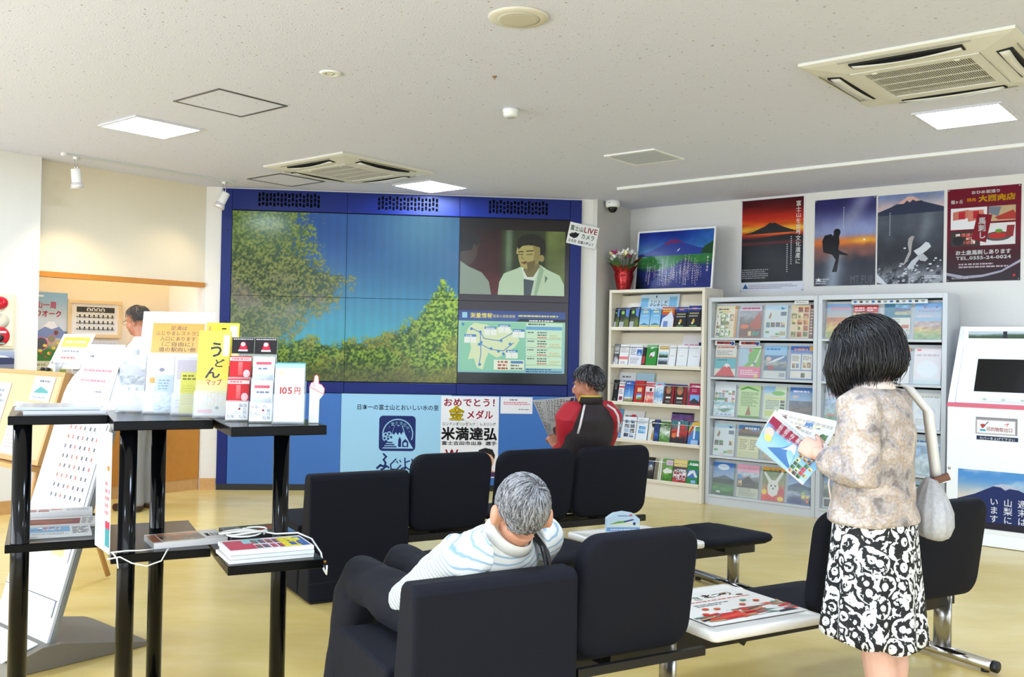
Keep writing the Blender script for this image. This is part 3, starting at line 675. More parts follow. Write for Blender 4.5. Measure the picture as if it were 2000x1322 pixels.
# ---------------------------------------------------------------- print generator
def leaflet(w, h, spec, seed, t=0.004):
    """spec: list of drawing steps in fractions of the sheet"""
    rd = random.Random(seed); a = Art(w, h, spec[0], t)
    for st in spec[1:]:
        k = st[0]
        if k == 'r': a.rect(st[1] * w, st[2] * h, st[3] * w, st[4] * h, st[5])
        elif k == 'g': a.grad(st[1] * w, st[2] * h, st[3] * w, st[4] * h, st[5], st[6])
        elif k == 'l': a.lines(st[1] * w, st[2] * h, st[3] * w, st[4] * h, st[5], st[6], rd)
        elif k == 'b': a.blocks(st[1] * w, st[2] * h, st[3] * w, st[4] * h, st[5], st[6], st[7], rd)
        elif k == 't': a.text(st[1], st[2] * w, st[3] * h, st[4] * h, st[5], st[6] if len(st) > 6 else .01, width=(st[7] * w if len(st) > 7 else None))
        elif k == 'p': a.poly([(x * w, y * h) for x, y in st[1]], st[2])
        elif k == 'd': a.disc(st[1] * w, st[2] * h, st[3] * w, st[4] * w, st[5], 12)
        elif k == 'n':             # noisy picture: bottom, middle, top colours
            lo, mi, hi = st[5]; sd = seed + 5
            def fn(U, V, lo=lo, mi=mi, hi=hi, sd=sd):
                n = fbm(U, V, 4, 5, sd, 3); c = mixc(lo, mi, sstep(.15, .55, V + (n - .5) * .5)); c = mixc(c, hi, sstep(.5, .85, V + (n - .5) * .3)); return c * (.72 + .56 * fbm(U, V, 9, 12, sd + 9, 2))[..., None]
            a.raster(st[1] * w, st[2] * h, st[3] * w, st[4] * h, 12, 16, fn)
        elif k == 'm':             # mountain: base y, peak x,y, colour, snow
            bx, by, px_, py_, colr, snow = st[1:]
            a.poly([(0, by * h), (w, by * h), ((px_ + .08) * w, py_ * h), ((px_ - .06) * w, py_ * h)], colr)
            if snow: a.poly([((px_ - .16) * w, (py_ - (py_ - by) * .25) * h), ((px_ - .05) * w, (py_ - (py_ - by) * .18) * h), ((px_) * w, (py_ - (py_ - by) * .3) * h), ((px_ + .08) * w, (py_ - (py_ - by) * .18) * h), ((px_ + .2) * w, (py_ - (py_ - by) * .25) * h), ((px_ + .08) * w, py_ * h), ((px_ - .06) * w, py_ * h)], snow)
    return a
W_, K_ = (240, 240, 238), (24, 24, 28)
GY = (120, 120, 126); RD = (196, 40, 44); BL = (52, 110, 190); GN = (70, 150, 60); YL = (238, 208, 60); OR = (226, 130, 50); BR = (120, 70, 44); NV = (26, 40, 100); PK = (226, 96, 140); LBL = (150, 200, 236)
FOOD = [(170, 80, 40), (210, 140, 60), (120, 50, 34), (226, 190, 120), (90, 110, 50)]
PICS = [(80, 120, 70), (150, 120, 90), (90, 130, 180), (200, 170, 120), (110, 80, 70), (60, 80, 60)]

# ---------------------------------------------------------------- cream leaflet shelf
cu0, cu1, cvf, cvb, czt = .162, 1.232, -.62, -.25, 2.02
CS = thing('leaflet_shelf', 'cream steel leaflet shelf with five tiers in the corner', 'shelf', RW.p(0, 0), RW.rz)
for x in (cu0, cu1 - .03): bevel(MB().box(x, x + .03, cvf, cvb, 0, czt).build('side_panel', M_cream, CS), .003, 2)
bevel(MB().box(cu0 + .03, cu1 - .03, cvf, cvb, czt - .03, czt).build('top_board', M_cream, CS), .003, 2)
MB().box(cu0 + .03, cu1 - .03, cvb - .012, cvb - .002, .0, czt - .03).build('back_panel', M_cream, CS)
MB().box(cu0 + .03, cu1 - .03, cvf + .01, cvf + .03, 0, .15).build('plinth', M_cream, CS)
tiers = (1.638, 1.265, .90, .534, .165)
for k, z in enumerate(tiers):
    s = bevel(MB().box(cu0 + .032, cu1 - .032, cvf - .005, cvb - .014, z - .022, z).build('shelf_board', M_cream, CS), .004, 2)
    MB().prism([(cvf + .10, z + .001), (cvf + .115, z + .001), (cvf + .21, z + .33), (cvf + .195, z + .33)], cu0 + .031, cu1 - .031, 'x').build('backrest', M_cream, s)
    MB().box(cu0 + .032, cu1 - .032, cvf - .006, cvf + .004, z, z + .012).build('lip', mat('shelf_edge', (236, 226, 204), .35), s)
    MB().tube([(cu0 + .03, cvf + .012, z + .185), (cu1 - .03, cvf + .012, z + .185)], .0035, 8).build('wire', M_chrome, s)
ORD = 'first second third fourth fifth sixth seventh eighth ninth tenth'.split()
TIER = ('top tier', 'second tier', 'middle tier', 'fourth tier', 'bottom tier')
def cream_row(k, items):
    for i, (xa_, xb_, h, look, spec) in enumerate(items):
        ym = (598, 690, 762, 835, 905)[k]
        ua = on(RW, xa_, ym, cvf + .03)[0]; ub = on(RW, xb_, ym, cvf + .03)[0]; ua = max(ua, cu0 + .035); ub = min(ub, cu1 - .035)
        a = leaflet(max(.03, ub - ua - .003), h, spec, k * 31 + i, .010 + .004 * ((i * 7 + k) % 3))
        o = a.build('leaflet', None, RW.p(ua, cvf + .030, tiers[k] + .0015 + a.t * .2), RW.rz, tilt=-.20)
        tag(o, '%s leaflet, %s on the %s of the cream shelf' % (look, ORD[i], TIER[k]), 'leaflet', 'leaflets on the cream shelf')
fuj = [K_, ('n', 0, .1, 1, 1, ((90, 100, 60), (40, 50, 30), (30, 34, 60))), ('p', [(.55, .95), (.95, .98), (.9, .5), (.6, .6)], (96, 140, 220)), ('d', .28, .75, .17, .17, (150, 210, 90)), ('r', 0, 0, .45, .3, (186, 190, 190)), ('p', [(.5, .1), (.75, .5), (1, .2), (1, 0), (.5, 0)], (110, 120, 50))]
sky = [(92, 172, 226), ('g', 0, .12, 1, 1, (170, 214, 236), (70, 160, 224)), ('r', .25, .78, .8, .86, (236, 226, 150)), ('l', .25, .6, .8, .66, 1, (220, 236, 246)), ('p', [(0, .14), (.5, .26), (1, .14)], (70, 130, 180)), ('r', 0, 0, 1, .12, YL), ('r', .3, .92, .7, .96, W_)]
gold = [(30, 30, 34), ('r', 0, .76, 1, 1, (34, 60, 150)), ('r', .3, .84, .7, .92, (226, 120, 130)), ('r', .12, .62, .88, .7, (150, 140, 110)), ('l', .1, .5, .9, .58, 1, (190, 190, 180)), ('d', .5, .32, .1, .16, (222, 170, 60)), ('d', .42, .22, .08, .1, (240, 230, 190)), ('l', .2, .06, .8, .13, 1, (120, 190, 90))]
cream_row(0, [
 (1190, 1208, .205, 'black and green nature', fuj), (1209, 1228, .205, 'black and green nature', fuj), (1229, 1247, .21, 'black and green nature', fuj),
 (1248, 1268, .195, 'light blue and yellow', sky), (1268.6, 1289, .195, 'light blue and yellow', sky),
 (1290, 1315, .205, 'orange and blue snow mountain', [(206, 90, 40), ('r', 0, 0, 1, .62, (44, 92, 176)), ('p', [(0, 0), (.1, .45), (.5, .62), (.75, .85), (1, .4), (1, 0)], (226, 232, 242)), ('r', .2, 0, .55, .32, (110, 140, 196)), ('l', .1, .75, .9, .92, 2, (240, 200, 90))]),
 (1317, 1340, .205, 'black and navy gold-lettered', gold), (1341.5, 1366, .215, 'black and navy gold-lettered', gold)])
cream_row(1, [
 (1188, 1207, .215, 'grey photograph', [(120, 122, 124), ('n', 0, 0, 1, .9, ((220, 220, 220), (60, 60, 62), (190, 190, 190))), ('r', .1, .55, .9, .6, (230, 230, 230))]),
 (1208, 1226, .21, 'white pink-banded', [W_, ('r', 0, .28, 1, .42, (240, 130, 130)), ('l', .15, .6, .9, .92, 4, (190, 170, 170)), ('l', .2, .06, .7, .2, 2, (180, 150, 150))]),
 (1227, 1252, .21, 'white blue-pictured', [(236, 238, 244), ('r', .58, .48, .98, .78, (60, 110, 190)), ('p', [(.6, .5), (.78, .66), (.95, .5)], (180, 200, 226)), ('l', .1, .5, .5, .9, 5, (150, 150, 160)), ('l', .12, .1, .9, .4, 4, (170, 150, 160))]),
 (1253, 1259, .19, 'thin dark-edged', [(30, 30, 36), ('r', 0, .1, 1, .5, (190, 60, 60))]),
 (1260, 1281, .21, 'green', [(46, 146, 50), ('r', .35, .82, .62, 1, (236, 240, 236)), ('p', [(.3, .42), (.4, .62), (.8, .7), (.8, .48), (.55, .4)], (236, 230, 236)), ('r', .35, .4, .6, .48, (150, 60, 70)), ('r', 0, .9, 1, 1, (120, 180, 120))]),
 (1283, 1304, .205, 'white picture-columned', [(240, 242, 240), ('r', .1, .82, .95, .98, (206, 160, 40)), ('n', .08, .42, .95, .68, ((40, 60, 50), (110, 150, 120), (170, 210, 230))), ('n', .08, .1, .95, .38, ((60, 70, 60), (90, 100, 110), (180, 200, 220)))]),
 (1304.6, 1318, .205, 'plain white', [(240, 242, 244), ('l', .1, .5, .8, .54, 1, (150, 160, 160)), ('r', 0, 0, 1, .04, (190, 214, 180))]),
 (1320, 1341, .21, 'plain white', [(240, 242, 246), ('l', .3, .48, .8, .53, 1, (150, 170, 160)), ('r', 0, 0, 1, .05, (190, 214, 180))]),
 (1342, 1366, .21, 'plain white', [(238, 240, 246), ('l', .35, .48, .8, .53, 1, (160, 180, 170)), ('r', 0, 0, 1, .05, (190, 214, 180))])])
wine = [(150, 30, 44), ('r', .05, .02, .78, .92, (52, 44, 34)), ('d', .42, .72, .28, .34, (150, 120, 80)), ('d', .42, .62, .22, .2, (196, 120, 90)), ('r', .2, .30, .7, .38, (236, 236, 226)), ('r', .2, .1, .7, .2, (120, 110, 110)), ('r', 0, .93, 1, 1, (30, 44, 110))]
cream_row(2, [
 (1187, 1205, .22, 'black', [(20, 20, 22), ('l', .3, .55, .7, .8, 3, (150, 150, 150)), ('l', .4, .08, .8, .14, 1, (170, 170, 170))]),
 (1206, 1217, .20, 'white and red', [(240, 234, 236), ('r', 0, .72, 1, .8, (196, 40, 60)), ('r', .2, .1, .8, .28, (140, 40, 70)), ('l', .1, .4, .9, .65, 3, (160, 130, 140))]),
 (1218, 1235.5, .21, 'blue tower', [(40, 92, 190), ('g', 0, .25, 1, .85, (120, 180, 226), (30, 80, 180)), ('p', [(.42, .3), (.58, .3), (.5, .75)], (160, 200, 240)), ('l', .15, .86, .85, .96, 1, (236, 240, 244)), ('n', 0, 0, 1, .25, ((110, 130, 70), (170, 150, 110), (226, 226, 210)))]),
 (1236.5, 1257, .22, 'bright red', [(190, 34, 28), ('r', .3, .5, .72, .68, (240, 200, 150)), ('n', .25, .15, .75, .42, ((70, 140, 70), (230, 236, 240), (70, 140, 210))), ('r', .9, 0, 1, 1, (150, 24, 20))]),
 (1258, 1276, .21, 'white and red figure', [(244, 226, 226), ('r', 0, .8, 1, .97, (214, 60, 70)), ('n', .05, .02, .95, .55, ((220, 90, 80), (240, 190, 170), (200, 90, 100))), ('d', .6, .65, .14, .18, (50, 60, 70))]),
 (1276.6, 1294, .21, 'light blue snow', [(140, 196, 236), ('n', 0, 0, 1, .85, ((236, 240, 246), (110, 160, 210), (220, 236, 246))), ('l', .2, .86, .8, .96, 1, (240, 60, 90))]),
 (1295.5, 1314.5, .20, 'dark brown and red', wine), (1316, 1339, .20, 'dark brown and red', wine),
 (1343, 1366, .215, 'crimson', [(170, 26, 80), ('r', .15, .1, .95, .5, (120, 180, 236)), ('p', [(.15, .2), (.5, .35), (.95, .2), (.95, .1), (.15, .1)], (60, 60, 60)), ('l', .2, .86, .9, .93, 1, (244, 220, 230)), ('l', .25, .62, .85, .76, 2, (226, 150, 180))])])
rainbow = [(70, 130, 200), ('g', 0, .6, 1, 1, (120, 190, 110), (60, 50, 140)), ('p', [(0, .55), (.3, .95), (.9, 1), (1, .8), (.5, .75), (.1, .4)], (230, 190, 60)), ('p', [(0, .45), (.3, .8), (.6, .85), (.3, .6), (.1, .3)], (200, 70, 60)), ('r', .45, .25, .6, .8, (226, 236, 246)), ('r', .3, .02, .9, .2, (170, 200, 236))]
cream_row(3, [
 (1214, 1240, .225, 'white photo-spotted', [(238, 240, 242), ('b', .1, .1, .95, .9, 2, 4, [(90, 60, 50), (60, 70, 90), (170, 190, 210)]), ('l', .1, .35, .9, .7, 5, (180, 190, 200))]),
 (1241, 1263, .225, 'white blue-printed', [(240, 242, 244), ('b', .15, .3, .9, .65, 1, 2, [(96, 160, 210), (130, 180, 220)]), ('l', .1, .7, .9, .95, 4, (170, 190, 210))]),
 (1264.5, 1285.5, .215, 'black, gold and blue', [(40, 60, 110), ('r', 0, .0, .5, 1, (232, 232, 224)), ('p', [(.2, .9), (.6, .95), (.55, .7), (.4, .6), (.3, .7)], (44, 36, 24)), ('p', [(.4, .6), (.55, .1), (.3, .05), (.35, .4)], (196, 150, 50)), ('n', .55, .0, 1, .6, ((30, 50, 110), (60, 100, 170), (40, 60, 120)))]),
 (1286.5, 1307, .215, 'green and white', [(226, 232, 222), ('n', 0, 0, 1, .95, ((90, 140, 60), (230, 234, 228), (70, 110, 50))), ('d', .55, .8, .1, .1, (50, 60, 50))]),
 (1308.5, 1341, .22, 'many-coloured festival', [(90, 60, 110), ('n', 0, 0, 1, 1, ((50, 40, 50), (210, 60, 50), (60, 120, 130))), ('r', .38, .3, .5, .95, (236, 236, 240)), ('d', .7, .75, .14, .14, (220, 60, 50)), ('d', .2, .35, .14, .14, (230, 120, 60))]),
 (1342.5, 1365, .225, 'rainbow and blue', rainbow)])
cream_row(4, [
 (1263, 1275.5, .215, 'black photograph', [(30, 28, 28), ('n', .1, .2, .9, .8, ((50, 40, 30), (150, 150, 150), (60, 80, 120))), ('d', .5, .6, .15, .2, (220, 220, 226))]),
 (1284, 1291, .21, 'cream edged', [(226, 220, 200), ('r', .3, 0, .5, 1, (150, 190, 120))]),
 (1292.5, 1312, .215, 'green field', [(90, 160, 60), ('n', 0, 0, 1, .8, ((70, 130, 40), (150, 190, 90), (110, 160, 80))), ('p', [(0, .45), (.4, .6), (1, .5), (.9, .38), (.2, .35)], (230, 232, 226)), ('r', .3, .72, 1, .95, (226, 190, 220))]),
 (1313, 1339.5, .215, 'yellow and white crowd', [(230, 206, 120), ('n', 0, 0, 1, .7, ((180, 60, 60), (236, 236, 232), (90, 80, 90))), ('b', .05, .1, .95, .6, 4, 4, [(236, 236, 236), (150, 50, 60), (60, 60, 70)])]),
 (1340.5, 1363, .22, 'green and white', [(40, 140, 70), ('r', 0, .25, .9, .6, (70, 120, 190)), ('p', [(0, .3), (.2, .55), (.6, .6), (.95, .3), (.7, .3), (.5, .48), (.2, .35)], (240, 240, 240)), ('l', .15, .8, .9, .92, 1, (240, 240, 240)), ('r', .4, .04, .8, .16, (150, 190, 236))])])
# cards standing behind the leaflets
def card(xa_, xb_, ya, yb, v, spec, label, k):
    ua, z1 = on(RW, xa_, ya, v); ub, z0 = on(RW, xb_, yb, v); z0 = tiers[k] + .002; ua = max(ua, cu0 + .034); ub = min(ub, cu1 - .034)
    o = leaflet(ub - ua, z1 - z0, spec, k + 90, .002).build('display_card', None, RW.p(ua, v + .0, z0), RW.rz, tilt=-.27)
    tag(o, label, 'card', 'cards behind the leaflets')
card(1243, 1319, 572, 598, cvf + .075, [(206, 226, 240), ('r', .03, .62, .22, .9, (130, 190, 226)), ('r', .75, .62, .95, .92, (130, 190, 226)), ('t', 'ふじよしだ', .26, .66, .2, (40, 40, 60), .012, .46), ('l', .25, .53, .7, .58, 1, (120, 150, 160)), ('d', .41, .93, .015, .03, K_)], 'pale blue card behind the leaflets on the top tier of the cream shelf', 0)
card(1327, 1368, 652, 672, cvf + .085, [(240, 236, 240), ('r', .77, .62, .97, .78, (24, 34, 80)), ('l', .1, .5, .75, .75, 2, (226, 140, 160)), ('l', .3, .3, .5, .4, 1, (220, 90, 120))], 'white card with pink print behind the second tier of the cream shelf', 1)
card(1191, 1235, 724, 750, cvf + .085, [(238, 240, 244), ('l', .2, .8, .9, .9, 1, (100, 110, 130)), ('l', .3, .66, .95, .74, 1, (100, 110, 130)), ('r', .18, .2, .55, .5, (60, 100, 170)), ('t', 'キャ', .65, .45, .14, (206, 50, 60), .02)], 'white card with blue picture behind the middle tier of the cream shelf', 2)
card(1236, 1271, 726, 745, cvf + .075, [(180, 216, 236), ('l', .25, .68, .8, .76, 1, (110, 160, 190))], 'pale blue card behind the middle tier of the cream shelf', 2)
card(1190, 1210, 796, 815, cvf + .075, [(96, 170, 220), ('p', [(.1, .5), (.4, .9), (.9, .6), (1, .4), (0, .4)], (240, 240, 240)), ('p', [(.1, .5), (.9, .35), (1, .2), (0, .35)], RD)], 'blue card with a red and white mountain behind the fourth tier of the cream shelf', 3)
card(1211, 1252, 799, 818, cvf + .085, [(240, 238, 238), ('l', .1, .75, .9, .85, 1, (120, 120, 120)), ('l', .1, .55, .9, .65, 1, (230, 130, 110)), ('r', .4, .74, .6, .86, (214, 60, 60))], 'white price card behind the fourth tier of the cream shelf', 3)
card(1305, 1347, 803, 825, cvf + .085, [(120, 70, 130), ('n', 0, 0, 1, 1, ((60, 160, 130), (230, 120, 60), (110, 80, 150))), ('r', 0, .94, 1, 1, (40, 34, 40)), ('l', .45, .4, .6, .8, 2, W_)], 'many-coloured festival card behind the fourth tier of the cream shelf', 3)

# ---------------------------------------------------------------- silver brochure racks
M_back = mat('rack_back_grey', (206, 211, 216), 0.4)
RZ = (1.552, 1.187, .822, .457, .095)
def silver_rack(u0, u1, vf, label):
    t = thing('brochure_rack', label, 'rack', RW.p(0, 0), RW.rz, 'silver brochure racks')
    for x in (u0, u1 - .038): bevel(MB().box(x, x + .038, vf, -.24, 0, 1.925).build('side_post', M_steelg, t), .003, 2)
    MB().box(u0 + .038, u1 - .038, vf, -.24, 1.887, 1.925).build('top_rail', M_steelg, t)
    MB().box(u0 + .038, u1 - .038, vf + .002, -.25, .0, .075).build('plinth', M_steelg, t)
    MB().box(u0 + .038, u1 - .038, -.252, -.242, .075, 1.887).build('back_panel', M_dark, t)
    for k, z in enumerate(RZ):
        s = bevel(MB().box(u0 + .039, u1 - .039, vf - .004, vf + .085, z - .022, z).build('ledge', M_steelg, t), .003, 2)
        MB().prism([(vf + .055, z + .001), (vf + .062, z + .001), (vf + .107, z + .322), (vf + .10, z + .322)], u0 + .039, u1 - .039, 'x').build('sloped_back', M_back, s)
        MB().prism([(vf + .004, z + .002), (vf + .006, z + .002), (vf + .030, z + .262), (vf + .028, z + .262)], u0 + .045, u1 - .045, 'x').build('clear_front', M_clear, s)
    return t
silver_rack(1.240, 2.298, -.570, 'silver brochure rack beside the cream shelf')
silver_rack(2.303, 3.360, -.580, 'silver brochure rack behind the standing woman, next to the kiosk')
RROW = ('top row', 'second row', 'middle row', 'fourth row', 'bottom row')
def brochure(rk, u0, vf, row, col, look, spec, w=.212, h=.297, cx=None, label=None, z=0.0, name='brochure'):
    c = u0 + .039 + (.980 * (col + .5) / 4) if cx is None else cx
    o = leaflet(w, h, spec, rk * 100 + row * 10 + col, .006).build(name, None, RW.p(c - w / 2, vf + .030, RZ[row] + .002 + z), RW.rz, tilt=-.135)
    tag(o, label or '%s brochure, %s in the %s, %s' % (look, ORD[col], RROW[row], ('rack by the cream shelf', 'rack by the kiosk')[rk]), 'brochure', RACK_G + ('left', 'right')[rk] + ' silver rack')
small = [(214, 224, 226), ('r', .02, .86, .98, .99, (186, 216, 236)), ('p', [(.7, .9), (.78, .86), (.86, .9), (.94, .95), (.82, .91), (.74, .95)], (50, 120, 170)), ('p', [(.15, .62), (.25, .8), (.3, .7), (.24, .58)], (150, 110, 60)), ('r', .7, .68, .95, .8, (100, 110, 130)), ('b', .05, .32, .95, .5, 4, 1, PICS), ('d', .15, .18, .1, .05, (70, 160, 80)), ('d', .6, .12, .1, .05, (80, 170, 90)), ('r', .7, .08, .95, .2, (180, 170, 130)), ('l', .3, .02, .7, .08, 1, (226, 160, 130))]
autumn = [(200, 170, 150), ('n', 0, .0, 1, .9, ((150, 110, 80), (190, 80, 50), (150, 160, 170))), ('r', 0, .88, 1, 1, (214, 210, 226)), ('l', .1, .9, .9, .97, 1, (230, 120, 140))]
Lr = [
 [('cream map', [(232, 222, 190), ('r', .9, 0, 1, 1, (214, 150, 70)), ('p', [(.2, .0), (.7, .05), (.75, .2), (.45, .35), (.6, .5), (.5, .62), (.8, .72), (.9, .66), (.4, .78), (.2, .7), (.25, .45)], (120, 170, 70)), ('l', .12, .86, .8, .93, 1, (60, 30, 20)), ('r', .25, .80, .7, .84, (220, 190, 40)), ('b', .03, .05, .9, .75, 4, 6, PICS + [(236, 232, 220)] * 6), ('r', .15, .78, .3, .82, (50, 140, 70))]),
  ('red autumn mountain', [(150, 100, 80), ('n', 0, .05, 1, .82, ((120, 70, 60), (110, 100, 96), (150, 150, 156))), ('p', [(.45, .4), (.95, .85), (1, .3), (.7, .25)], (176, 72, 46)), ('d', .25, .35, .2, .1, (226, 110, 60)), ('r', 0, .84, 1, 1, (206, 196, 214)), ('l', .1, .88, .9, .96, 1, (190, 70, 90)), ('b', .4, .06, .95, .22, 3, 1, [(60, 120, 110), (220, 200, 150), (90, 150, 110)])]),
  ('pale many-pictured', small), ('brown food picture', [(226, 206, 170), ('r', .82, 0, 1, 1, (110, 50, 50)), ('b', .03, .03, .8, .95, 3, 5, FOOD), ('l', .86, .1, .96, .9, 9, (220, 190, 170))])],
 [('red mountain', [(226, 222, 210), ('r', 0, .26, 1, .60, (70, 176, 190)), ('r', 0, .60, 1, .63, OR), ('m', 0, .0, .58, .42, (206, 26, 36), (240, 230, 230)), ('r', 0, 0, 1, .03, (110, 20, 24)), ('l', .1, .9, .9, .97, 1, (226, 110, 110)), ('l', .08, .68, .9, .84, 3, (150, 150, 146)), ('l', .1, .5, .6, .57, 1, (40, 90, 100))]),
  ('pink and green map', [(232, 120, 150), ('r', 0, .34, 1, .93, (120, 180, 90)), ('p', [(0, .34), (0, .93), (.65, .93), (.4, .7), (.45, .5), (.2, .34)], (170, 200, 220)), ('p', [(.5, .35), (.75, .55), (.95, .9), (1, .9), (.82, .5), (.65, .35)], (214, 222, 200)), ('r', 0, .93, 1, 1, (240, 236, 238)), ('l', .08, .08, .9, .26, 3, (246, 226, 232)), ('d', .5, .85, .07, .07, (230, 80, 70)), ('d', .7, .45, .06, .06, (110, 130, 170)), ('d', .82, .05, .1, .06, (230, 210, 80))]),
  ('blue amusement park', [(120, 170, 210), ('n', 0, .25, 1, .7, ((90, 110, 130), (170, 170, 160), (70, 120, 170))), ('r', 0, .72, 1, 1, (150, 196, 232)), ('l', .08, .85, .95, .95, 1, (90, 140, 200)), ('p', [(.1, .45), (.5, .6), (.9, .7), (.9, .66), (.5, .52)], (226, 230, 236)), ('d', .32, .33, .14, .08, (190, 60, 60)), ('d', .2, .6, .12, .1, (220, 190, 180)), ('r', 0, 0, 1, .24, (214, 216, 210)), ('r', .7, .06, .95, .18, (150, 160, 170))]),
  ('blue-headed text', [(120, 150, 196), ('r', 0, .80, 1, 1, (66, 110, 186)), ('d', .9, .93, .1, .1, (236, 170, 60)), ('l', .15, .86, .8, .95, 1, (246, 150, 110)), ('r', .04, .3, .46, .76, (232, 228, 214)), ('r', .52, .3, .96, .76, (232, 228, 214)), ('r', .04, .04, .96, .26, (232, 228, 214)), ('b', .1, .34, .42, .5, 2, 1, PICS), ('b', .56, .34, .92, .54, 2, 1, PICS), ('l', .08, .55, .4, .72, 4, GY), ('l', .56, .58, .9, .72, 3, GY), ('b', .5, .06, .9, .22, 2, 1, PICS)])],
 [('flowery festival', [(220, 226, 232), ('b', .02, .45, .98, .82, 6, 5, [(200, 70, 70), (240, 240, 230), (70, 130, 80), (230, 180, 80), (110, 150, 190)]), ('r', 0, .5, .6, .58, (80, 150, 110)), ('n', 0, .12, 1, .45, ((190, 226, 226), (230, 238, 240), (150, 200, 210))), ('t', 'KABA', .1, .03, .09, (90, 140, 200), .01, .8), ('p', [(.2, .2), (.5, .12), (.9, .24), (.6, .26)], (110, 150, 130))]),
  ('pale green text', [(196, 220, 160), ('p', [(.05, .88), (.4, .97), (.95, .86), (.9, .82), (.4, .91), (.1, .84)], (80, 160, 80)), ('l', .12, .35, .9, .8, 9, (120, 150, 100)), ('p', [(.35, .08), (.5, .4), (.62, .08)], (150, 110, 70)), ('r', 0, 0, 1, .06, (90, 150, 60))]),
  ('pale green and yellow', [(214, 226, 200), ('r', 0, .8, .5, 1, (150, 190, 226)), ('d', .65, .8, .3, .1, (120, 190, 90)), ('r', .1, .62, .95, .66, (230, 220, 110)), ('l', .1, .3, .7, .6, 6, (130, 150, 130)), ('b', .74, .2, .98, .6, 1, 4, [(60, 80, 60), (110, 90, 70)]), ('r', .1, .1, .6, .26, (206, 216, 120))]),
  ('blue sky and dark rock', [(80, 140, 200), ('n', 0, 0, 1, .62, ((60, 66, 74), (110, 90, 80), (90, 100, 120))), ('g', 0, .6, 1, 1, (150, 190, 226), (50, 110, 190)), ('d', .25, .72, .14, .06, (226, 190, 190)), ('l', .15, .84, .9, .93, 1, (236, 220, 236))])],
 [('pale many-pictured', small), ('blue and brown roofed', [(206, 206, 160), ('r', 0, .76, 1, 1, (80, 130, 190)), ('p', [(0, .8), (.3, .95), (.7, .82), (1, .86), (1, .72), (0, .72)], (120, 80, 50)), ('l', .3, .86, .95, .96, 1, (246, 246, 246)), ('r', 0, .66, 1, .76, (60, 60, 50)), ('r', .05, .2, .48, .62, (224, 222, 178)), ('r', .53, .2, .96, .62, (224, 222, 178)), ('l', .1, .24, .44, .58, 6, (140, 140, 100)), ('l', .58, .24, .9, .58, 6, (140, 140, 100))]),
  ('dark green photograph', [(150, 170, 120), ('n', 0, 0, 1, 1, ((170, 160, 130), (60, 80, 50), (70, 120, 170))), ('b', .05, .05, .95, .3, 4, 1, PICS)])],
 [('blue sky and green field', [(60, 120, 80), ('g', 0, .5, 1, 1, (150, 180, 200), (36, 110, 206)), ('p', [(0, .5), (.3, .56), (.55, .62), (.85, .54), (1, .5)], (70, 90, 110)), ('r', 0, .36, 1, .5, (30, 60, 50)), ('n', 0, 0, 1, .36, ((40, 100, 40), (80, 150, 70), (60, 110, 60))), ('d', .48, .86, .28, .13, (226, 240, 250)), ('t', 'ｶﾜｸﾞ', .28, .83, .08, (50, 130, 200), .01, .4), ('r', .2, .06, .38, .12, (216, 216, 210))]),
  ('pink-headed temple', [(200, 204, 180), ('r', 0, .78, 1, 1, (240, 170, 200)), ('n', 0, .3, 1, .78, ((70, 70, 60), (110, 110, 110), (190, 200, 214))), ('p', [(.15, .45), (.5, .66), (.9, .45), (.7, .42), (.3, .42)], (60, 56, 56)), ('t', 'ハイキング', .08, .86, .08, W_, .02, .84), ('l', .1, .05, .9, .3, 6, (150, 156, 130)), ('b', .02, .35, .25, .72, 1, 2, PICS)]),
  ('white rabbit', [(120, 150, 70), ('n', 0, 0, 1, 1, ((214, 60, 50), (150, 150, 90), (90, 120, 60))), ('r', 0, .9, 1, 1, (230, 170, 60)), ('p', [(.3, .55), (.05, .82), (.12, .86), (.42, .62), (.6, .62), (.86, .92), (.95, .86), (.7, .56), (.76, .4), (.7, .2), (.5, .12), (.3, .2), (.25, .4)], (226, 224, 216)), ('d', .42, .45, .04, .04, (30, 26, 26)), ('d', .6, .45, .04, .04, (30, 26, 26)), ('d', .51, .37, .05, .035, (110, 80, 80)), ('t', 'うさぎ', .25, .88, .08, (90, 110, 190), .02, .6), ('d', .12, .25, .12, .12, YL), ('d', .9, .3, .1, .12, (206, 40, 40)), ('d', .85, .08, .14, .1, YL)]),
  ('blue lakeside town', [(50, 90, 150), ('g', 0, .5, 1, 1, (140, 180, 214), (30, 90, 180)), ('p', [(0, .5), (.4, .62), (1, .5)], (40, 60, 100)), ('n', 0, .05, 1, .5, ((40, 60, 110), (180, 190, 200), (60, 90, 110))), ('b', .6, .05, .95, .4, 2, 3, [(200, 110, 70), (70, 170, 80), (230, 200, 90)]), ('r', .1, .02, .6, .1, (30, 40, 110))])]]
for r, row in enumerate(Lr):
    for c, (look, sp_) in enumerate(row): brochure(0, 1.240, -.570, r, c, look, sp_)
MK = [(244, 240, 242), ('r', .1, .2, .82, .8, (130, 24, 40)), ('b', .12, .24, .8, .76, 3, 1, [(90, 20, 30), (160, 60, 60)]), ('d', .9, .4, .09, .09, (40, 80, 160))]
for c, nm in ((0, 'first'), (1, 'second')):
    brochure(0, 1.240, -.570, 1, c, '', MK, w=.20, h=.042, label='dark red header card over the %s brochure, second row, rack by cream shelf' % nm, z=.295, name='header_card')
redl = [(196, 44, 52), ('r', 0, .0, 1, .78, (226, 200, 150)), ('l', .1, .82, .9, .96, 2, (246, 220, 220)), ('l', .3, .6, .8, .7, 1, (60, 50, 50)), ('n', 0, 0, 1, .5, ((150, 120, 70), (200, 180, 120), (190, 160, 120)))]
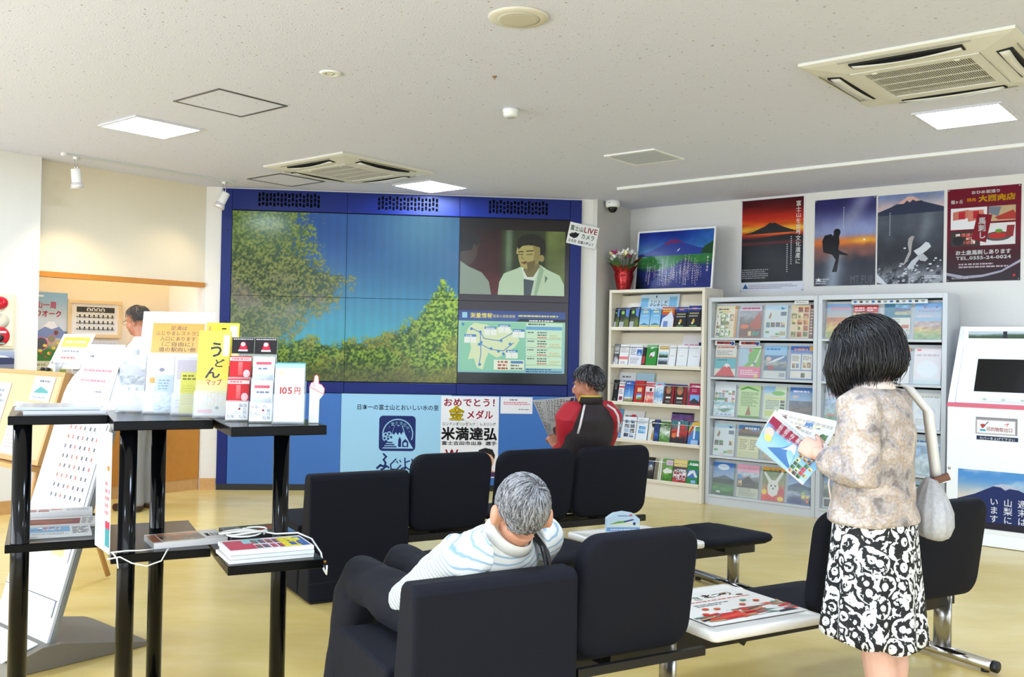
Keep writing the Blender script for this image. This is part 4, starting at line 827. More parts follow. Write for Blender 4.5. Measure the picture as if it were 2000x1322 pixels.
pinkt = [(150, 190, 222), ('g', 0, .6, 1, 1, (190, 200, 210), (110, 170, 226)), ('t', '富士山一周', .3, .86, .06, (236, 90, 110), .015, .55), ('t', 'ドリームウオーク', .12, .75, .07, (236, 80, 110), .015, .8), ('n', 0, 0, 1, .5, ((150, 180, 130), (210, 180, 120), (190, 170, 170))), ('l', .1, .6, .9, .68, 1, (220, 200, 210))]
aut2 = [(196, 206, 214), ('g', 0, .6, 1, 1, (200, 190, 180), (120, 170, 220)), ('l', .15, .82, .95, .93, 2, (240, 130, 130)), ('n', 0, 0, 1, .62, ((170, 180, 110), (220, 190, 110), (200, 130, 90)))]
brochure(1, 2.303, -.580, 0, 0, 'pale autumn leaf', aut2)
for c, x in ((1, 2.64), (2, 2.745)):
    brochure(1, 2.303, -.580, 0, c, '', redl, w=.1, h=.285, cx=x, label='narrow red and yellow brochure, %s of the pair in the top row behind the woman' % ('left' if c == 1 else 'right'))
brochure(1, 2.303, -.580, 0, 2, 'teal mountain', [(226, 226, 214), ('r', 0, .6, 1, 1, (70, 130, 160)), ('n', .4, .68, 1, .98, ((190, 190, 150), (80, 100, 150), (150, 200, 230))), ('l', .08, .45, .6, .58, 2, (170, 170, 160)), ('r', .68, .3, .95, .4, (200, 110, 90)), ('n', 0, 0, 1, .28, ((170, 180, 190), (200, 206, 206), (210, 214, 210)))])
brochure(1, 2.303, -.580, 0, 3, 'blue pink-lettered walk', pinkt)
brochure(1, 2.303, -.580, 1, 0, 'white and blue toy-pictured', [(226, 232, 236), ('r', .1, .92, .9, .98, (60, 120, 200)), ('l', .3, .3, .9, .8, 7, (170, 180, 190)), ('d', .25, .3, .15, .15, (150, 170, 180)), ('d', .3, .2, .1, .1, (200, 120, 110)), ('r', .15, .72, .4, .78, (120, 170, 220))])
brochure(1, 2.303, -.580, 1, 2, 'white orange-cornered', [(236, 236, 234), ('r', .8, .75, 1, 1, (226, 150, 90)), ('l', .5, .4, .95, .7, 5, GY), ('d', .8, .8, .1, .1, (90, 90, 90))])
brochure(1, 2.303, -.580, 1, 3, 'pink-white cloudy', [(240, 232, 236), ('d', .5, .42, .4, .32, (238, 244, 250)), ('r', .1, .92, .25, .96, (240, 110, 120)), ('l', .1, .75, .9, .86, 1, (206, 190, 200)), ('g', 0, 0, 1, .2, (200, 226, 226), (238, 236, 240))])
brochure(1, 2.303, -.580, 2, 0, 'pink-lettered lakeside', [(190, 206, 220), ('l', .1, .78, .95, .9, 1, (220, 120, 160)), ('n', 0, 0, 1, .7, ((110, 150, 120), (170, 196, 200), (170, 190, 220))), ('l', .1, .2, .9, .3, 1, (214, 120, 100))])
brochure(1, 2.303, -.580, 2, 1, 'navy-badged', [(226, 228, 232), ('r', .1, .8, .3, .92, (30, 50, 140)), ('l', .4, .78, .9, .94, 2, GY)])
brochure(1, 2.303, -.580, 2, 3, 'white framed', [(236, 238, 240), ('l', .1, .86, .9, .93, 1, (180, 180, 170)), ('d', .5, .5, .35, .2, (214, 226, 238)), ('l', .1, .1, .9, .3, 4, (190, 196, 200))])
brochure(1, 2.303, -.580, 3, 3, 'blue-grey photograph', [(190, 210, 220), ('n', 0, 0, 1, .8, ((170, 190, 190), (200, 214, 220), (130, 170, 206))), ('l', .1, .86, .9, .95, 1, (90, 130, 190))])
brochure(1, 2.303, -.580, 4, 0, 'grey railway photograph', [(196, 200, 196), ('n', 0, .3, 1, .9, ((90, 100, 90), (150, 160, 150), (110, 150, 200))), ('b', .05, .03, .95, .28, 3, 1, [(60, 60, 60), (170, 170, 160)])])

for r_c, look, cols_ in (((1, 1), 'pale green hiking', ((120, 170, 90), (200, 220, 190), (150, 190, 220))), ((2, 2), 'light blue boating', ((70, 120, 170), (150, 190, 220), (220, 230, 236))), ((3, 0), 'orange orchard', ((150, 90, 40), (226, 150, 70), (236, 220, 190))), ((3, 1), 'white and green garden', ((90, 140, 70), (220, 230, 210), (240, 240, 236))), ((3, 2), 'lavender field', ((110, 80, 150), (170, 150, 200), (200, 214, 236))), ((4, 1), 'dark cave', ((40, 40, 50), (90, 90, 110), (150, 170, 190))), ((4, 2), 'yellow flower field', ((190, 160, 40), (230, 210, 90), (130, 180, 226))), ((4, 3), 'green lakeside camp', ((50, 90, 60), (110, 160, 120), (170, 200, 226)))):
    brochure(1, 2.303, -.580, r_c[0], r_c[1], look, [cols_[2], ('n', 0, 0, 1, .82, cols_), ('l', .1, .86, .9, .95, 1, cols_[0])])
brochure(0, 1.240, -.570, 3, 3, 'pale yellow map', [(226, 222, 180), ('b', .05, .1, .95, .7, 4, 4, PICS), ('l', .1, .8, .9, .92, 1, (90, 110, 60))])
# header strips over the top rows
a = Art(.62, .035, (226, 230, 232), .001)
for k in range(12): a.rect(.02 + k * .05, .010, .045 + k * .05, .028, ((60, 120, 190), (70, 76, 90), (150, 160, 170))[k % 3])
tag(a.build('header_strip', None, RW.p(2.58, -.545, 1.846), RW.rz), 'thin white strip of small blue icons above the top row, rack by the kiosk', 'header strip')
a = Art(.13, .028, (240, 240, 240), .001); a.lines(.02, .006, .11, .022, 1, (170, 174, 176))
tag(a.build('header_strip', None, RW.p(2.07, -.535, 1.856), RW.rz), 'small white name strip above the brown food brochure', 'header strip')
# ---------------------------------------------------------------- posters on the wall
def poster(name, xa_, ya, xb_, yb, art_fn, label, mm=None):
    ua, z1 = on(RW, xa_, ya, -.004); ub, z0 = on(RW, xb_, yb, -.004)
    w, h = ub - ua, z1 - z0; a = art_fn(w, h)
    def wav(p): return Vector((p.x, p.y - .003 * (1 + math.sin(p.x * 9 + p.z * 4)), p.z))
    o = a.build(name, None, RW.p(ua, -.003, z0), RW.rz, m=mm or GLOSS); tag(o, label, 'poster', 'posters above the racks')
    for x, z in ((.012, h - .012), (w - .012, h - .012), (.012, .012), (w - .012, .012)):
        MB().lathe([(0, .004), (.006, .003), (.007, 0)], 8, M=Matrix.Translation((x, -.008, z)) @ Matrix.Rotation(PI / 2, 4, 'X')).build('pushpin', M_chrome, o)
def p1(w, h):
    a = Art(w, h, (232, 232, 240), .0012); b = h * .105
    def f(U, V):
        n = fbm(U, V, 3, 26, 4); c = mixc((190, 40, 22), (70, 16, 24), sstep(.72, 1.0, V)); c = mixc(c, (240, 120, 24), sstep(.52, .62, V + (n - .5) * .25) * sstep(.80, .62, V)); c = mixc(c, (252, 214, 60), sstep(.58, .64, V) * sstep(.70, .62, V) * .85)
        c = mixc((40, 30, 34), c, sstep(.52, .57, V)); c = mixc(c, (150, 40, 40), np.exp(-((V - .56) / .02) ** 2) * .7 + np.exp(-((V - .47) / .014) ** 2) * .6); c = mixc((26, 26, 28), c, sstep(.40, .47, V)); return c * (.8 + .4 * n)[..., None]
    a.raster(.012, b, w - .012, h - .008, 30, 60, f)
    H = h - b; Q = lambda *p: [(p[i] * w, b + p[i + 1] * H) for i in range(0, len(p), 2)]
    a.poly(Q(.03, .575, .2, .61, .38, .665, .46, .705, .50, .70, .54, .705, .66, .655, .85, .60, .97, .585), (42, 38, 40))
    a.poly(Q(.02, .50, .25, .52, .55, .55, .8, .56, .97, .54, .97, .5, .4, .485), (30, 28, 30))
    a.text('富士山を世界文化遺産に', w * .905, h * .955, w * .082, (236, 232, 230), .004, vert=True)
    for x, l in ((.80, .58), (.74, .50)):
        for k in range(14): a.rect(w * x - .006, h * (l - .022 * k) - .009, w * x + .006, h * (l - .022 * k), (200, 196, 196))
    a.lines(w * .03, h * .14, w * .45, h * .25, 5, (150, 148, 150)); a.text('▲', w * .04, h * .035, w * .10, (30, 90, 140)); a.lines(w * .14, h * .03, w * .9, h * .085, 3, (170, 170, 190))
    return a
poster('sunset_poster', 1448, 392, 1569.5, 568, p1, 'red sunset mountain poster with white vertical lettering, leftmost on the wall')
def p2(w, h):
    a = Art(w, h, (60, 60, 110), .0012)
    def f(U, V):
        n = fbm(U, V, 5, 7, 8); c = mixc((150, 160, 206), (44, 42, 100), sstep(.6, .95, V)); c = mixc(c, (190, 196, 226), np.exp(-((U - .45 - (V - .6) * .9) / .16) ** 2) * .55 * sstep(.5, .8, V))
        c = mixc((232, 120, 50), c, sstep(.50, .60, V)); c = mixc(c, (252, 190, 60), np.exp(-((V - .51) / .03) ** 2 - ((U - .82) / .25) ** 2)); c = mixc((140, 92, 84), c, sstep(.42, .50, V + (n - .5) * .1))
        c = mixc((52, 54, 66), c, sstep(.22, .40, V + (n - .5) * .2)); d = np.exp(-((U - .35 - (.3 - V) * -.2) / .14) ** 2) * sstep(.45, .3, V); c = mixc(c, (176, 190, 204), d * .75); return c * (.85 + .3 * n)[..., None]
    a.raster(0, 0, w, h, 30, 42, f); Q = lambda *p: [(p[i] * w, p[i + 1] * h) for i in range(0, len(p), 2)]
    a.poly(Q(.30, .16, .36, .30, .30, .36, .15, .39, .13, .52, .17, .585, .28, .60, .31, .575, .33, .62, .37, .655, .42, .645, .43, .60, .41, .56, .42, .50, .40, .42, .42, .40, .55, .36, .56, .34, .42, .36, .40, .25, .38, .16), (20, 18, 24))
    a.disc(w * .375, h * .615, w * .058, w * .06, (22, 20, 26), 14); a.disc(w * .82, h * .515, w * .018, w * .018, (255, 246, 200), 10)
    for k in range(12): a.rect(w * .475, h * (.90 - .022 * k) - .008, w * .49, h * (.90 - .022 * k), (206, 206, 226))
    a.text('MT.FUJI', w * .60, h * .02, h * .13, (96, 100, 112), .0, width=w * .36); a.lines(w * .03, h * .02, w * .28, h * .09, 3, (200, 200, 210)); a.poly(Q(.05, .06, .08, .1, .11, .06), W_)
    return a
poster('climber_poster', 1592, 392, 1709, 556, p2, 'climber silhouette at sunrise poster beside the red sunset poster')
def p3(w, h):
    a = Art(w, h, (70, 74, 84), .0012)
    def f(U, V):
        n = fbm(U, V, 6, 8, 12); n2 = fbm(U, V, 14, 18, 32); c = mixc((214, 190, 190), (120, 140, 190), sstep(.84, 1.0, V)); c = mixc((86, 92, 104), c, sstep(.80, .82, V)); c = mixc((44, 46, 54), c, sstep(.20, .76, V + (n - .5) * .1))
        d = np.exp(-((U - .72 - (V - .6) * .3) / .10) ** 2) * sstep(.35, .6, V); c = mixc(c, (150, 160, 170), d * .5); s = sstep(.30, .05, V + (n2 - .5) * .3) * .8; return mixc(c, (206, 210, 216), s * sstep(.35, .6, n2)) * (.85 + .3 * n)[..., None]
    a.raster(0, 0, w, h, 32, 44, f); Q = lambda *p: [(p[i] * w, p[i + 1] * h) for i in range(0, len(p), 2)]
    a.poly(Q(0, .81, .2, .86, .38, .92, .46, .965, .54, .965, .7, .90, 1, .83, 1, .78, 0, .77), (52, 60, 84)); a.poly(Q(.30, .89, .46, .965, .54, .965, .66, .915, .58, .91, .54, .93, .49, .90, .45, .925, .40, .89), (226, 180, 170))
    a.poly(Q(.40, .20, .44, .28, .49, .36, .47, .44, .48, .50, .53, .53, .57, .52, .54, .46, .53, .40, .52, .33, .46, .24), (176, 172, 168)); a.poly(Q(.56, .36, .66, .40, .74, .455, .79, .44, .82, .40, .76, .36, .70, .33, .62, .31), (222, 224, 228)); a.poly(Q(.46, .18, .53, .25, .60, .29, .66, .33, .70, .31, .64, .26, .56, .19, .50, .15), (206, 208, 214)); a.poly(Q(.62, .30, .70, .33, .78, .27, .74, .24, .66, .25), (190, 190, 194))
    rd = random.Random(4); yv = a.layer()
    for k in range(60):
        x, y = rd.gauss(.58, .17), abs(rd.gauss(.10, .09)); r_ = rd.uniform(.006, .03); a.disc(w * min(.96, max(.04, x)), h * max(.03, y), w * r_, w * r_ * .6, rd.choice(((226, 228, 232), (200, 204, 210), (176, 180, 188))), 7, yy=yv)
    for k in range(12): a.rect(w * .185, h * (.80 - .022 * k) - .008, w * .20, h * (.80 - .022 * k), (200, 204, 214))
    a.text('MT.FUJI', w * .03, h * .03, h * .12, (110, 114, 122), .0, width=w * .3); a.lines(w * .72, h * .05, w * .96, h * .09, 2, (210, 210, 220)); a.poly(Q(0, .02, 0, .12, .16, .0, .10, .0), (226, 228, 232))
    return a
poster('lake_splash_poster', 1715, 383, 1841.5, 552, p3, 'grey poster of a swimmer splashing in a lake under a snowy mountain')
def p4(w, h):
    a = Art(w, h, (106, 18, 38), .0012); Q = lambda *p: [(p[i] * w, p[i + 1] * h) for i in range(0, len(p), 2)]
    a.raster(0, 0, w, h, 10, 24, lambda U, V: mixc(mixc((40, 30, 38), (66, 22, 34), sstep(0, .3, V)), (116, 18, 40), sstep(.25, .55, V)))
    a.poly(Q(0, .10, .25, .06, .5, .07, .75, .11, 1, .22, 1, .19, .75, .09, .5, .045, .25, .03, 0, .07), (170, 166, 184))
    a.text('おひめ坂通り', w * .33, h * .935, h * .038, W_, .03, width=w * .40); a.text('龍ヶ丘', w * .05, h * .845, h * .042, W_, .03, width=w * .17); a.text('精肉', w * .27, h * .858, h * .04, (240, 160, 30), .03, width=w * .13); a.text('大西肉店', w * .43, h * .852, h * .072, (246, 190, 20), .035, width=w * .50)
    a.rect(w * .05, h * .56, w * .55, h * .79, (238, 236, 238)); a.rect(w * .57, h * .63, w * .93, h * .79, (196, 170, 130)); a.rect(w * .05, h * .38, w * .44, h * .54, (60, 56, 50)); a.rect(w * .46, h * .38, w * .93, h * .61, (228, 226, 224))
    a.poly(Q(.08, .66, .30, .68, .30, .77, .08, .75), (206, 120, 100)); a.poly(Q(.29, .64, .52, .66, .5, .76, .28, .76), (214, 130, 110)); a.rect(w * .16, h * .67, w * .25, h * .75, (190, 40, 50)); a.rect(w * .36, h * .67, w * .44, h * .75, (190, 40, 50))
    a.poly(Q(.57, .79, .74, .78, .7, .68, .57, .72), (120, 126, 140)); a.poly(Q(.65, .67, .9, .74, .93, .70, .93, .64, .7, .645), (176, 60, 50)); a.blocks(w * .12, h * .40, w * .40, h * .52, 4, 3, [(200, 90, 80), (170, 70, 60), (230, 200, 190)]); a.disc(w * .16, h * .44, w * .08, w * .07, (40, 40, 44))
    a.disc(w * .70, h * .47, w * .18, h * .05, (80, 84, 84)); a.disc(w * .70, h * .475, w * .13, h * .032, (190, 50, 50)); a.disc(w * .71, h * .525, w * .05, h * .02, (110, 150, 60)); a.poly(Q(.80, .46, .82, .58, .92, .58, .90, .46), (150, 50, 50))
    a.poly(Q(.34, .45, .42, .72, .62, .70, .54, .41), (132, 16, 34)); a.text('馬刺し', w * .485, h * .685, h * .075, W_, .03, vert=True)
    a.text('お土産馬刺しあります', w * .12, h * .29, h * .052, W_, .035, width=w * .76); a.text('TEL.0555-24-0024', w * .13, h * .235, h * .048, W_, .03, width=w * .75); a.lines(w * .17, h * .14, w * .84, h * .20, 2, (190, 170, 176)); a.text('地方発送します', w * .07, h * .03, h * .024, W_, .02, width=w * .24); a.disc(w * .92, h * .055, w * .02, w * .02, RD)
    return a
poster('butcher_poster', 1851, 371, 1992.5, 547, p4, 'dark red butcher shop poster with yellow and white lettering, rightmost on the wall')

# ---------------------------------------------------------------- picture and flowers on top of the cream shelf
vP = -.36
ua, z1 = on(RW, 1246, 452, vP + .05); ub, _ = on(RW, 1398, 441, vP + .05); w_, h_ = ub - ua, z1 - czt - .004
pt = thing('framed_picture', 'white-framed picture of a blue mountain over an iris marsh, on top of the cream shelf', 'picture', RW.p(ua, vP, czt + .003), RW.rz)
pr = bpy.data.objects.new('tilt', None)
a = Art(w_ - .03, h_ - .03, (40, 60, 120), .004)
def mfn(U, V):
    n = fbm(U, V, 10, 8, 17); c = mixc((60, 130, 190), (16, 40, 140), sstep(.55, 1.0, V) * (1 - .55 * sstep(.5, 1, U))); c = mixc((52, 120, 60), c, sstep(.575, .59, V)); lim = .33 + .12 * np.abs(U - .2) - .1 * np.exp(-((U - .62) / .12) ** 2) * -1
    c = mixc((40, 50, 120), c, sstep(lim - .05, lim + .05, V + (n - .5) * .1)); c = mixc(c, (26, 34, 30), sstep(.25, .0, U + V * .4)); return c * (.8 + .4 * n)[..., None]
a.raster(0, 0, a.w, a.h, 60, 44, mfn); Q = lambda *p: [(p[i] * a.w, p[i + 1] * a.h) for i in range(0, len(p), 2)]
a.poly(Q(0, .60, .2, .68, .38, .80, .44, .85, .52, .85, .60, .79, .8, .70, .95, .66, 1, .65, 1, .58, 0, .57), (44, 62, 150)); a.poly(Q(.34, .77, .44, .85, .52, .85, .64, .765, .54, .80, .5, .77, .45, .80, .42, .76), (110, 40, 96)); a.poly(Q(.53, .645, .56, .69, .57, .69, .545, .64), (226, 232, 240)); a.poly(Q(.84, .59, .88, .70, 1, .80, 1, .57), (40, 74, 44))
rd = random.Random(5); yv = a.layer()
for k in range(95):
    x = rd.uniform(.13, .88); y0 = rd.uniform(.04, .3); y1 = min(.57, y0 + rd.uniform(.1, .3)); yy = y0
    while yy < y1:
        a.rect((x - .002) * a.w, yy * a.h, (x + .003) * a.w, (yy + .022) * a.h, rd.choice(((222, 214, 196), (200, 190, 214), (170, 150, 190))), yv); yy += .04
for k in range(5): a.text('富士の湿原'[k], .925 * a.w, (.50 - k * .055) * a.h, .04 * a.h, (226, 228, 220), .01)
pic = a.build('picture_sheet', pt, (.015, -.004, .015), 0, tilt=-.11, m=GLOSS)
fm = MB()
for q in ((0, w_, 0, .016), (0, w_, h_ - .016, h_), (0, .016, .016, h_ - .016), (w_ - .016, w_, .016, h_ - .016)): fm.box(q[0], q[1], -.010, .010, q[2], q[3])
fm.build('picture_frame', M_white, pt, rot=(-.11, 0, 0))
bpy.data.objects.remove(pr)

uF, _ = on(RW, 1222, 560, -.52)
ft = FT = thing('potted_flowers', 'small potted flowers wrapped in shiny red foil on the cream shelf', 'potted plant', RW.p(uF - .02, -.525, czt + .001), RW.rz)
foil = mat('red_foil', (150, 26, 30), .18, metal=.55, bump=.9, bscale=40)
mb = MB(); rd = random.Random(2); Rr = []
for r, z in ((.050, 0), (.058, .05), (.066, .11), (.060, .135), (.085, .175), (.12, .215)):
    Rr.append([(r * (1 + (.10 if k % 2 else -.06) * (z / .1 + .25)) * math.cos(2 * PI * k / 24), r * (1 + (.10 if k % 2 else -.06) * (z / .1 + .25)) * math.sin(2 * PI * k / 24), z + (.012 if k % 2 else 0) * (z > .15)) for k in range(24)])
mb.rings(Rr[:5], caps=False).build('foil_wrap', foil, ft)
MB().lathe([(.0, .004), (.046, .004), (.056, .12), (0, .125)], 18).build('pot', mat('pot_brown', (96, 40, 30), .6), ft)
for k in range(14):              # pointed foil leaves and green leaves
    an = k * 2.4; r0, L = .05, rd.uniform(.07, .12); up = rd.uniform(.3, 1.0)
    b0 = Vector((r0 * math.cos(an), r0 * math.sin(an), .14)); tip = b0 + Vector((math.cos(an) * L, math.sin(an) * L, L * up)); sd = Vector((-math.sin(an), math.cos(an), 0)) * .026; md = (b0 + tip) / 2 + Vector((0, 0, .018))
    m_ = MB().add([b0, md + sd, tip, md - sd, md + Vector((0, 0, .008))], [(0, 1, 4), (1, 2, 4), (2, 3, 4), (3, 0, 4)], 0, True)
    m_.build('leaf', foil if k % 3 == 0 else mat('leaf_green', (58, 96, 40), .5), ft)
for k in range(20):
    an = k * 2.399; rr = .02 + .085 * math.sqrt(k / 20.0); z = .28 - rr * .4 + rd.uniform(-.02, .03); cpt = Vector((rr * math.cos(an) - .01, rr * math.sin(an), z))
    MB().tube([(cpt.x * .3, cpt.y * .3, .12), (cpt.x * .7, cpt.y * .7, z * .7), cpt], .0018, 5).build('stem', MATS['leaf_green'], ft)
    fl = MB(); col_ = 0
    for q in range(5):
        a2 = q * 2 * PI / 5 + k; d1 = Vector((math.cos(a2), math.sin(a2) * .5 - .45, .35 + .6 * math.sin(a2))); s1 = Vector((-math.sin(a2), math.cos(a2), 0)) * .011
        fl.add([cpt, cpt + d1 * .020 + s1 * 1.6, cpt + d1 * .040, cpt + d1 * .020 - s1 * 1.6], [(0, 1, 2, 3)], 0, True)
    fl.build('flower', (mat('white_petal', (240, 236, 224), .6), mat('magenta_petal', (170, 30, 100), .6), mat('cream_petal', (232, 220, 160), .6))[0 if k % 3 else (1 if k % 2 else 2)], ft)

FT.scale = (1.32, 1.32, 1.32)
# ---------------------------------------------------------------- information kiosk
ku0, ku1 = 3.432, 4.42
KT = thing('information_kiosk', 'white information kiosk with dark touch screen and red stripe', 'kiosk', RW.p(0, 0), RW.rz)
M_kw = mat('kiosk_white', (240, 241, 242), .35)
MB().prism([(-.82, .005), (-.80, .09), (-.80, 1.035), (-.30, 1.035), (-.30, .005)], ku0, ku1, 'x').build('cabinet', M_kw, KT)
MB().box(ku0 - .003, ku1 + .003, -.805, -.30, 1.036, 1.066).build('red_stripe', mat('kiosk_red', (214, 96, 118), .4), KT)
for x in (ku0, ku1 - .045): MB().prism([(-.80, 1.067), (-.47, 1.66), (-.30, 1.66), (-.30, 1.067)], x, x + .045, 'x').build('cheek', M_kw, KT)
MB().prism([(-.76, 1.067), (-.55, 1.50), (-.55, 1.655), (-.32, 1.655), (-.32, 1.067)], ku0 + .046, ku1 - .046, 'x').build('screen_housing', M_kw, KT)
ang = math.atan2(.21, .433)
o = MB().box(0, .62, -.006, 0, 0, .275).build('touch_screen', mat('touch_glass', (16, 16, 18), .12), KT, (ku0 + .165, -.715, 1.155), rot=(-ang, 0, 0))
a = Art(ku1 - ku0 - .16, .055, (150, 170, 170), .001); a.raster(0, 0, a.w, a.h, 40, 8, lambda U, V: mixc((70, 90, 70), (190, 206, 216), sstep(.3, .7, V + .5 * (fbm(U, V, 12, 2, 4) - .5)))); a.rect(a.w * .30, 0, a.w * .335, a.h, (40, 44, 60))
a.build('photo_strip', KT, (ku0 + .08, -.5515, 1.565))
a = Art(.5, .03, (238, 240, 242), .001)
for k in range(4): a.disc(.05 + k * .13, .016, .018, .01, (206, 210, 206)); a.disc(.05 + k * .13, .016, .008, .006, (170, 196, 170))
a.build('button_print', KT, (ku0 + .2, -.7575, 1.085), 0, tilt=-ang)
so = thing
a = Art(.285, .125, (150, 146, 146), .004); a.rect(.006, .004, .272, .105, (236, 222, 222)); a.rect(.012, .010, .266, .098, (246, 244, 244)); a.text('印刷物取出口', .075, .024, .034, (214, 70, 60), .012, width=.18); a.poly([(.03, .07), (.05, .075), (.07, .068), (.06, .05), (.045, .04)], (190, 70, 60)); a.rect(.03, .02, .07, .034, (70, 170, 200)); a.line([(.06, .06), (.085, .09)], .006, (70, 70, 80)); a.line([(.20, .075), (.225, .085), (.215, .065)], .005, (220, 100, 90))
a.build('print_outlet', KT, (3.636, -.8045, .842)); a = Art(.285, .03, (40, 50, 76), .002); a.text('カバーを上げて下さい', .02, .005, .022, (236, 240, 244), .01, width=.245); a.build('outlet_label', KT, (3.642, -.8025, .796))
a = Art(.82, .435, (60, 110, 190), .002)
def kf(U, V):
    n = fbm(U, V, 4, 6, 44); c = mixc((226, 214, 200), (84, 150, 214), sstep(.5, .9, V)); c = mixc(c, (236, 238, 240), sstep(.55, .75, n) * sstep(.55, .8, V) * .6); return mixc((26, 30, 70), c, sstep(.48, .5, V))
a.raster(0, 0, a.w, a.h, 26, 18, kf); a.poly([(0, .21), (.12, .255), (.26, .33), (.30, .345), (.36, .345), (.42, .31), (.58, .24), (.82, .19), (.82, 0), (0, 0)], (30, 44, 100)); a.poly([(.24, .325), (.30, .345), (.36, .345), (.42, .31), (.36, .315), (.33, .30), (.30, .32)], (190, 196, 214)); a.rect(0, 0, .82, .05, (40, 34, 50))
for k, col_ in enumerate(('週末は', '山梨に', 'います')): a.text(col_, .445 - k * .095, .245 + (.0 if k == 0 else 0.0), .062, (236, 238, 242), .006, vert=True)
a.build('mountain_print', KT, (3.515, -.8025, .13))
MB().lathe([(0, .006), (.010, .005), (.012, 0)], 12, M=Matrix.Translation((3.452, -.801, .562)) @ Matrix.Rotation(PI / 2, 4, 'X')).build('lock', M_chrome, KT)
# ================================================================== alcove, counter and the left wall
va = .745
ct = thing('reception_counter', 'orange-brown wooden reception counter under the alcove opening', 'counter', LW.p(0, 0), LW.rz)
MB().box(.002, 1.612, .142, .62, .11, 1.0).build('front_panel', M_wood, ct)
MB().box(.002, 1.612, .146, .62, .0, .11).build('plinth', M_woodl, ct)
MB().box(.002, 1.612, .125, .66, 1.0, 1.035).build('worktop', M_woodl, ct)
MB().box(.70, 1.612, .150, .50, 1.035, 1.165).build('upstand', M_wallw, ct)
MB().box(.70, 1.612, .140, .54, 1.165, 1.195).build('ledge', M_wood, ct)
# concealed warm lamp behind the header
lt = thing('strip_lamp', 'warm strip lamp tucked up behind the alcove header', 'lamp', LW.p(.15, .30, 2.86), LW.rz)
MB().box(0, 1.35, 0, .06, 0, .059).build('housing', M_white, lt)
MB().box(.02, 1.33, .01, .05, -.02, 0).build('tube', mat('warm_tube', (255, 226, 178), .5, emit=26.0), lt)
def alcove(name, xa_, ya, xb_, yb, fn, label, cat, frame=None, m=None):
    ua, z1 = on(LW, xa_, ya, va - .01); ub, z0 = on(LW, xb_, yb, va - .01); w, h = ub - ua, z1 - z0
    if frame:
        t = thing(name, label, cat, LW.p(ua, va - .022, z0), LW.rz); f = MB(); q = .035
        for b in ((0, w, 0, q), (0, w, h - q, h), (0, q, q, h - q), (w - q, w, q, h - q)): f.box(b[0], b[1], 0, .02, b[2], b[3])
        bevel(f.build('frame', frame, t), .004, 2); fn(w - 2 * q, h - 2 * q).build('photo_sheet', t, (q, .008, q)); return t
    return tag(fn(w, h).build(name, None, LW.p(ua, va - .004, z0), LW.rz, m=m), label, cat)
def walkp(w, h):
    a = Art(w, h, (150, 190, 226), .001)
    def f(U, V):
        n = fbm(U, V, 5, 6, 3); c = mixc((210, 222, 232), (140, 186, 226), sstep(.6, 1, V)); c = mixc((196, 180, 150), c, sstep(.36, .40, V)); c = mixc((70, 100, 110), c, sstep(.46, .49, V) + sstep(.42, .38, V)); c = mixc((70, 130, 60), c, sstep(.22, .32, V + (n - .5) * .1)); return c
    a.raster(0, h * .12, w, h, 20, 34, f); Q = lambda *p: [(p[i] * w, p[i + 1] * h) for i in range(0, len(p), 2)]
    a.poly(Q(0, .48, .2, .58, .45, .66, .62, .66, .85, .57, 1, .5, 1, .47), (130, 150, 196)); a.poly(Q(.1, .54, .45, .66, .62, .66, .75, .6, .55, .57, .35, .60), (240, 242, 246))
    a.text('山一周', w * .08, h * .82, h * .085, (236, 110, 150), .03, width=w * .6); a.text('ウオーク', w * .06, h * .72, h * .085, (232, 90, 130), .03, width=w * .78); a.rect(w * .05, h * .945, w * .3, h * .965, W_)
    for x, y, r, cc in ((.25, .40, .18, (90, 96, 100)), (.55, .46, .1, (150, 150, 120)), (.68, .53, .07, (120, 90, 80))): a.disc(w * x, h * y, w * r * 1.15, w * r * 1.15, (230, 120, 160)); a.disc(w * x, h * y, w * r, w * r, cc)
    for k in range(7): a.disc(w * (.1 + .13 * k), h * (.26 + .05 * (k % 3) + .02 * k * .5), w * .06, w * .045, (236, 214, 90)); a.disc(w * (.13 + .13 * k), h * (.25 + .04 * (k % 2)), w * .035, w * .03, (200, 70, 80))
    a.rect(0, 0, w, h * .2, (222, 226, 190)); a.rect(0, 0, w, h * .1, (150, 176, 90)); a.text('2012.10.6', w * .05, h * .145, h * .035, (40, 40, 40), .01, width=w * .7); a.lines(w * .05, h * .02, w * .9, h * .08, 3, (90, 110, 60))
    return a
alcove('walk_poster', 66, 569, 129, 738, walkp, 'light blue walking event poster with pink lettering in the alcove', 'poster')
def portraits(w, h):
    a = Art(w, h, (240, 240, 236), .004); a.rect(w * .10, h * .12, w * .92, h * .90, (228, 230, 226)); yb_ = a.layer()
    for r, (y, n, s) in enumerate(((.80, 4, .11), (.60, 8, .085), (.40, 8, .085), (.20, 8, .085))):
        if r == 0: a.rect(w * .10, h * .72, w * .92, h * .90, (70, 72, 70))
        else: a.rect(w * .10, h * (y - .05), w * .92, h * (y - .015), (44, 46, 46))
        sp_ = (.40 if r == 0 else .80) / n
        for k in range(n):
            x = (.31 if r == 0 else .12) + sp_ * (k + .5); a.disc(w * x, h * y, w * .047, w * .047, (236, 238, 234), 12); a.disc(w * x, h * (y + .015), w * .02, w * .022, (60, 56, 54), 8); a.rect(w * (x - .03), h * (y - .06), w * (x + .03), h * (y - .02), (70, 74, 76))
    return a
alcove('portrait_photo', 133, 584, 236, 661, portraits, 'wooden-framed chart of small round portrait photos in the alcove', 'picture', mat('frame_pale_wood', (222, 200, 156), .5))
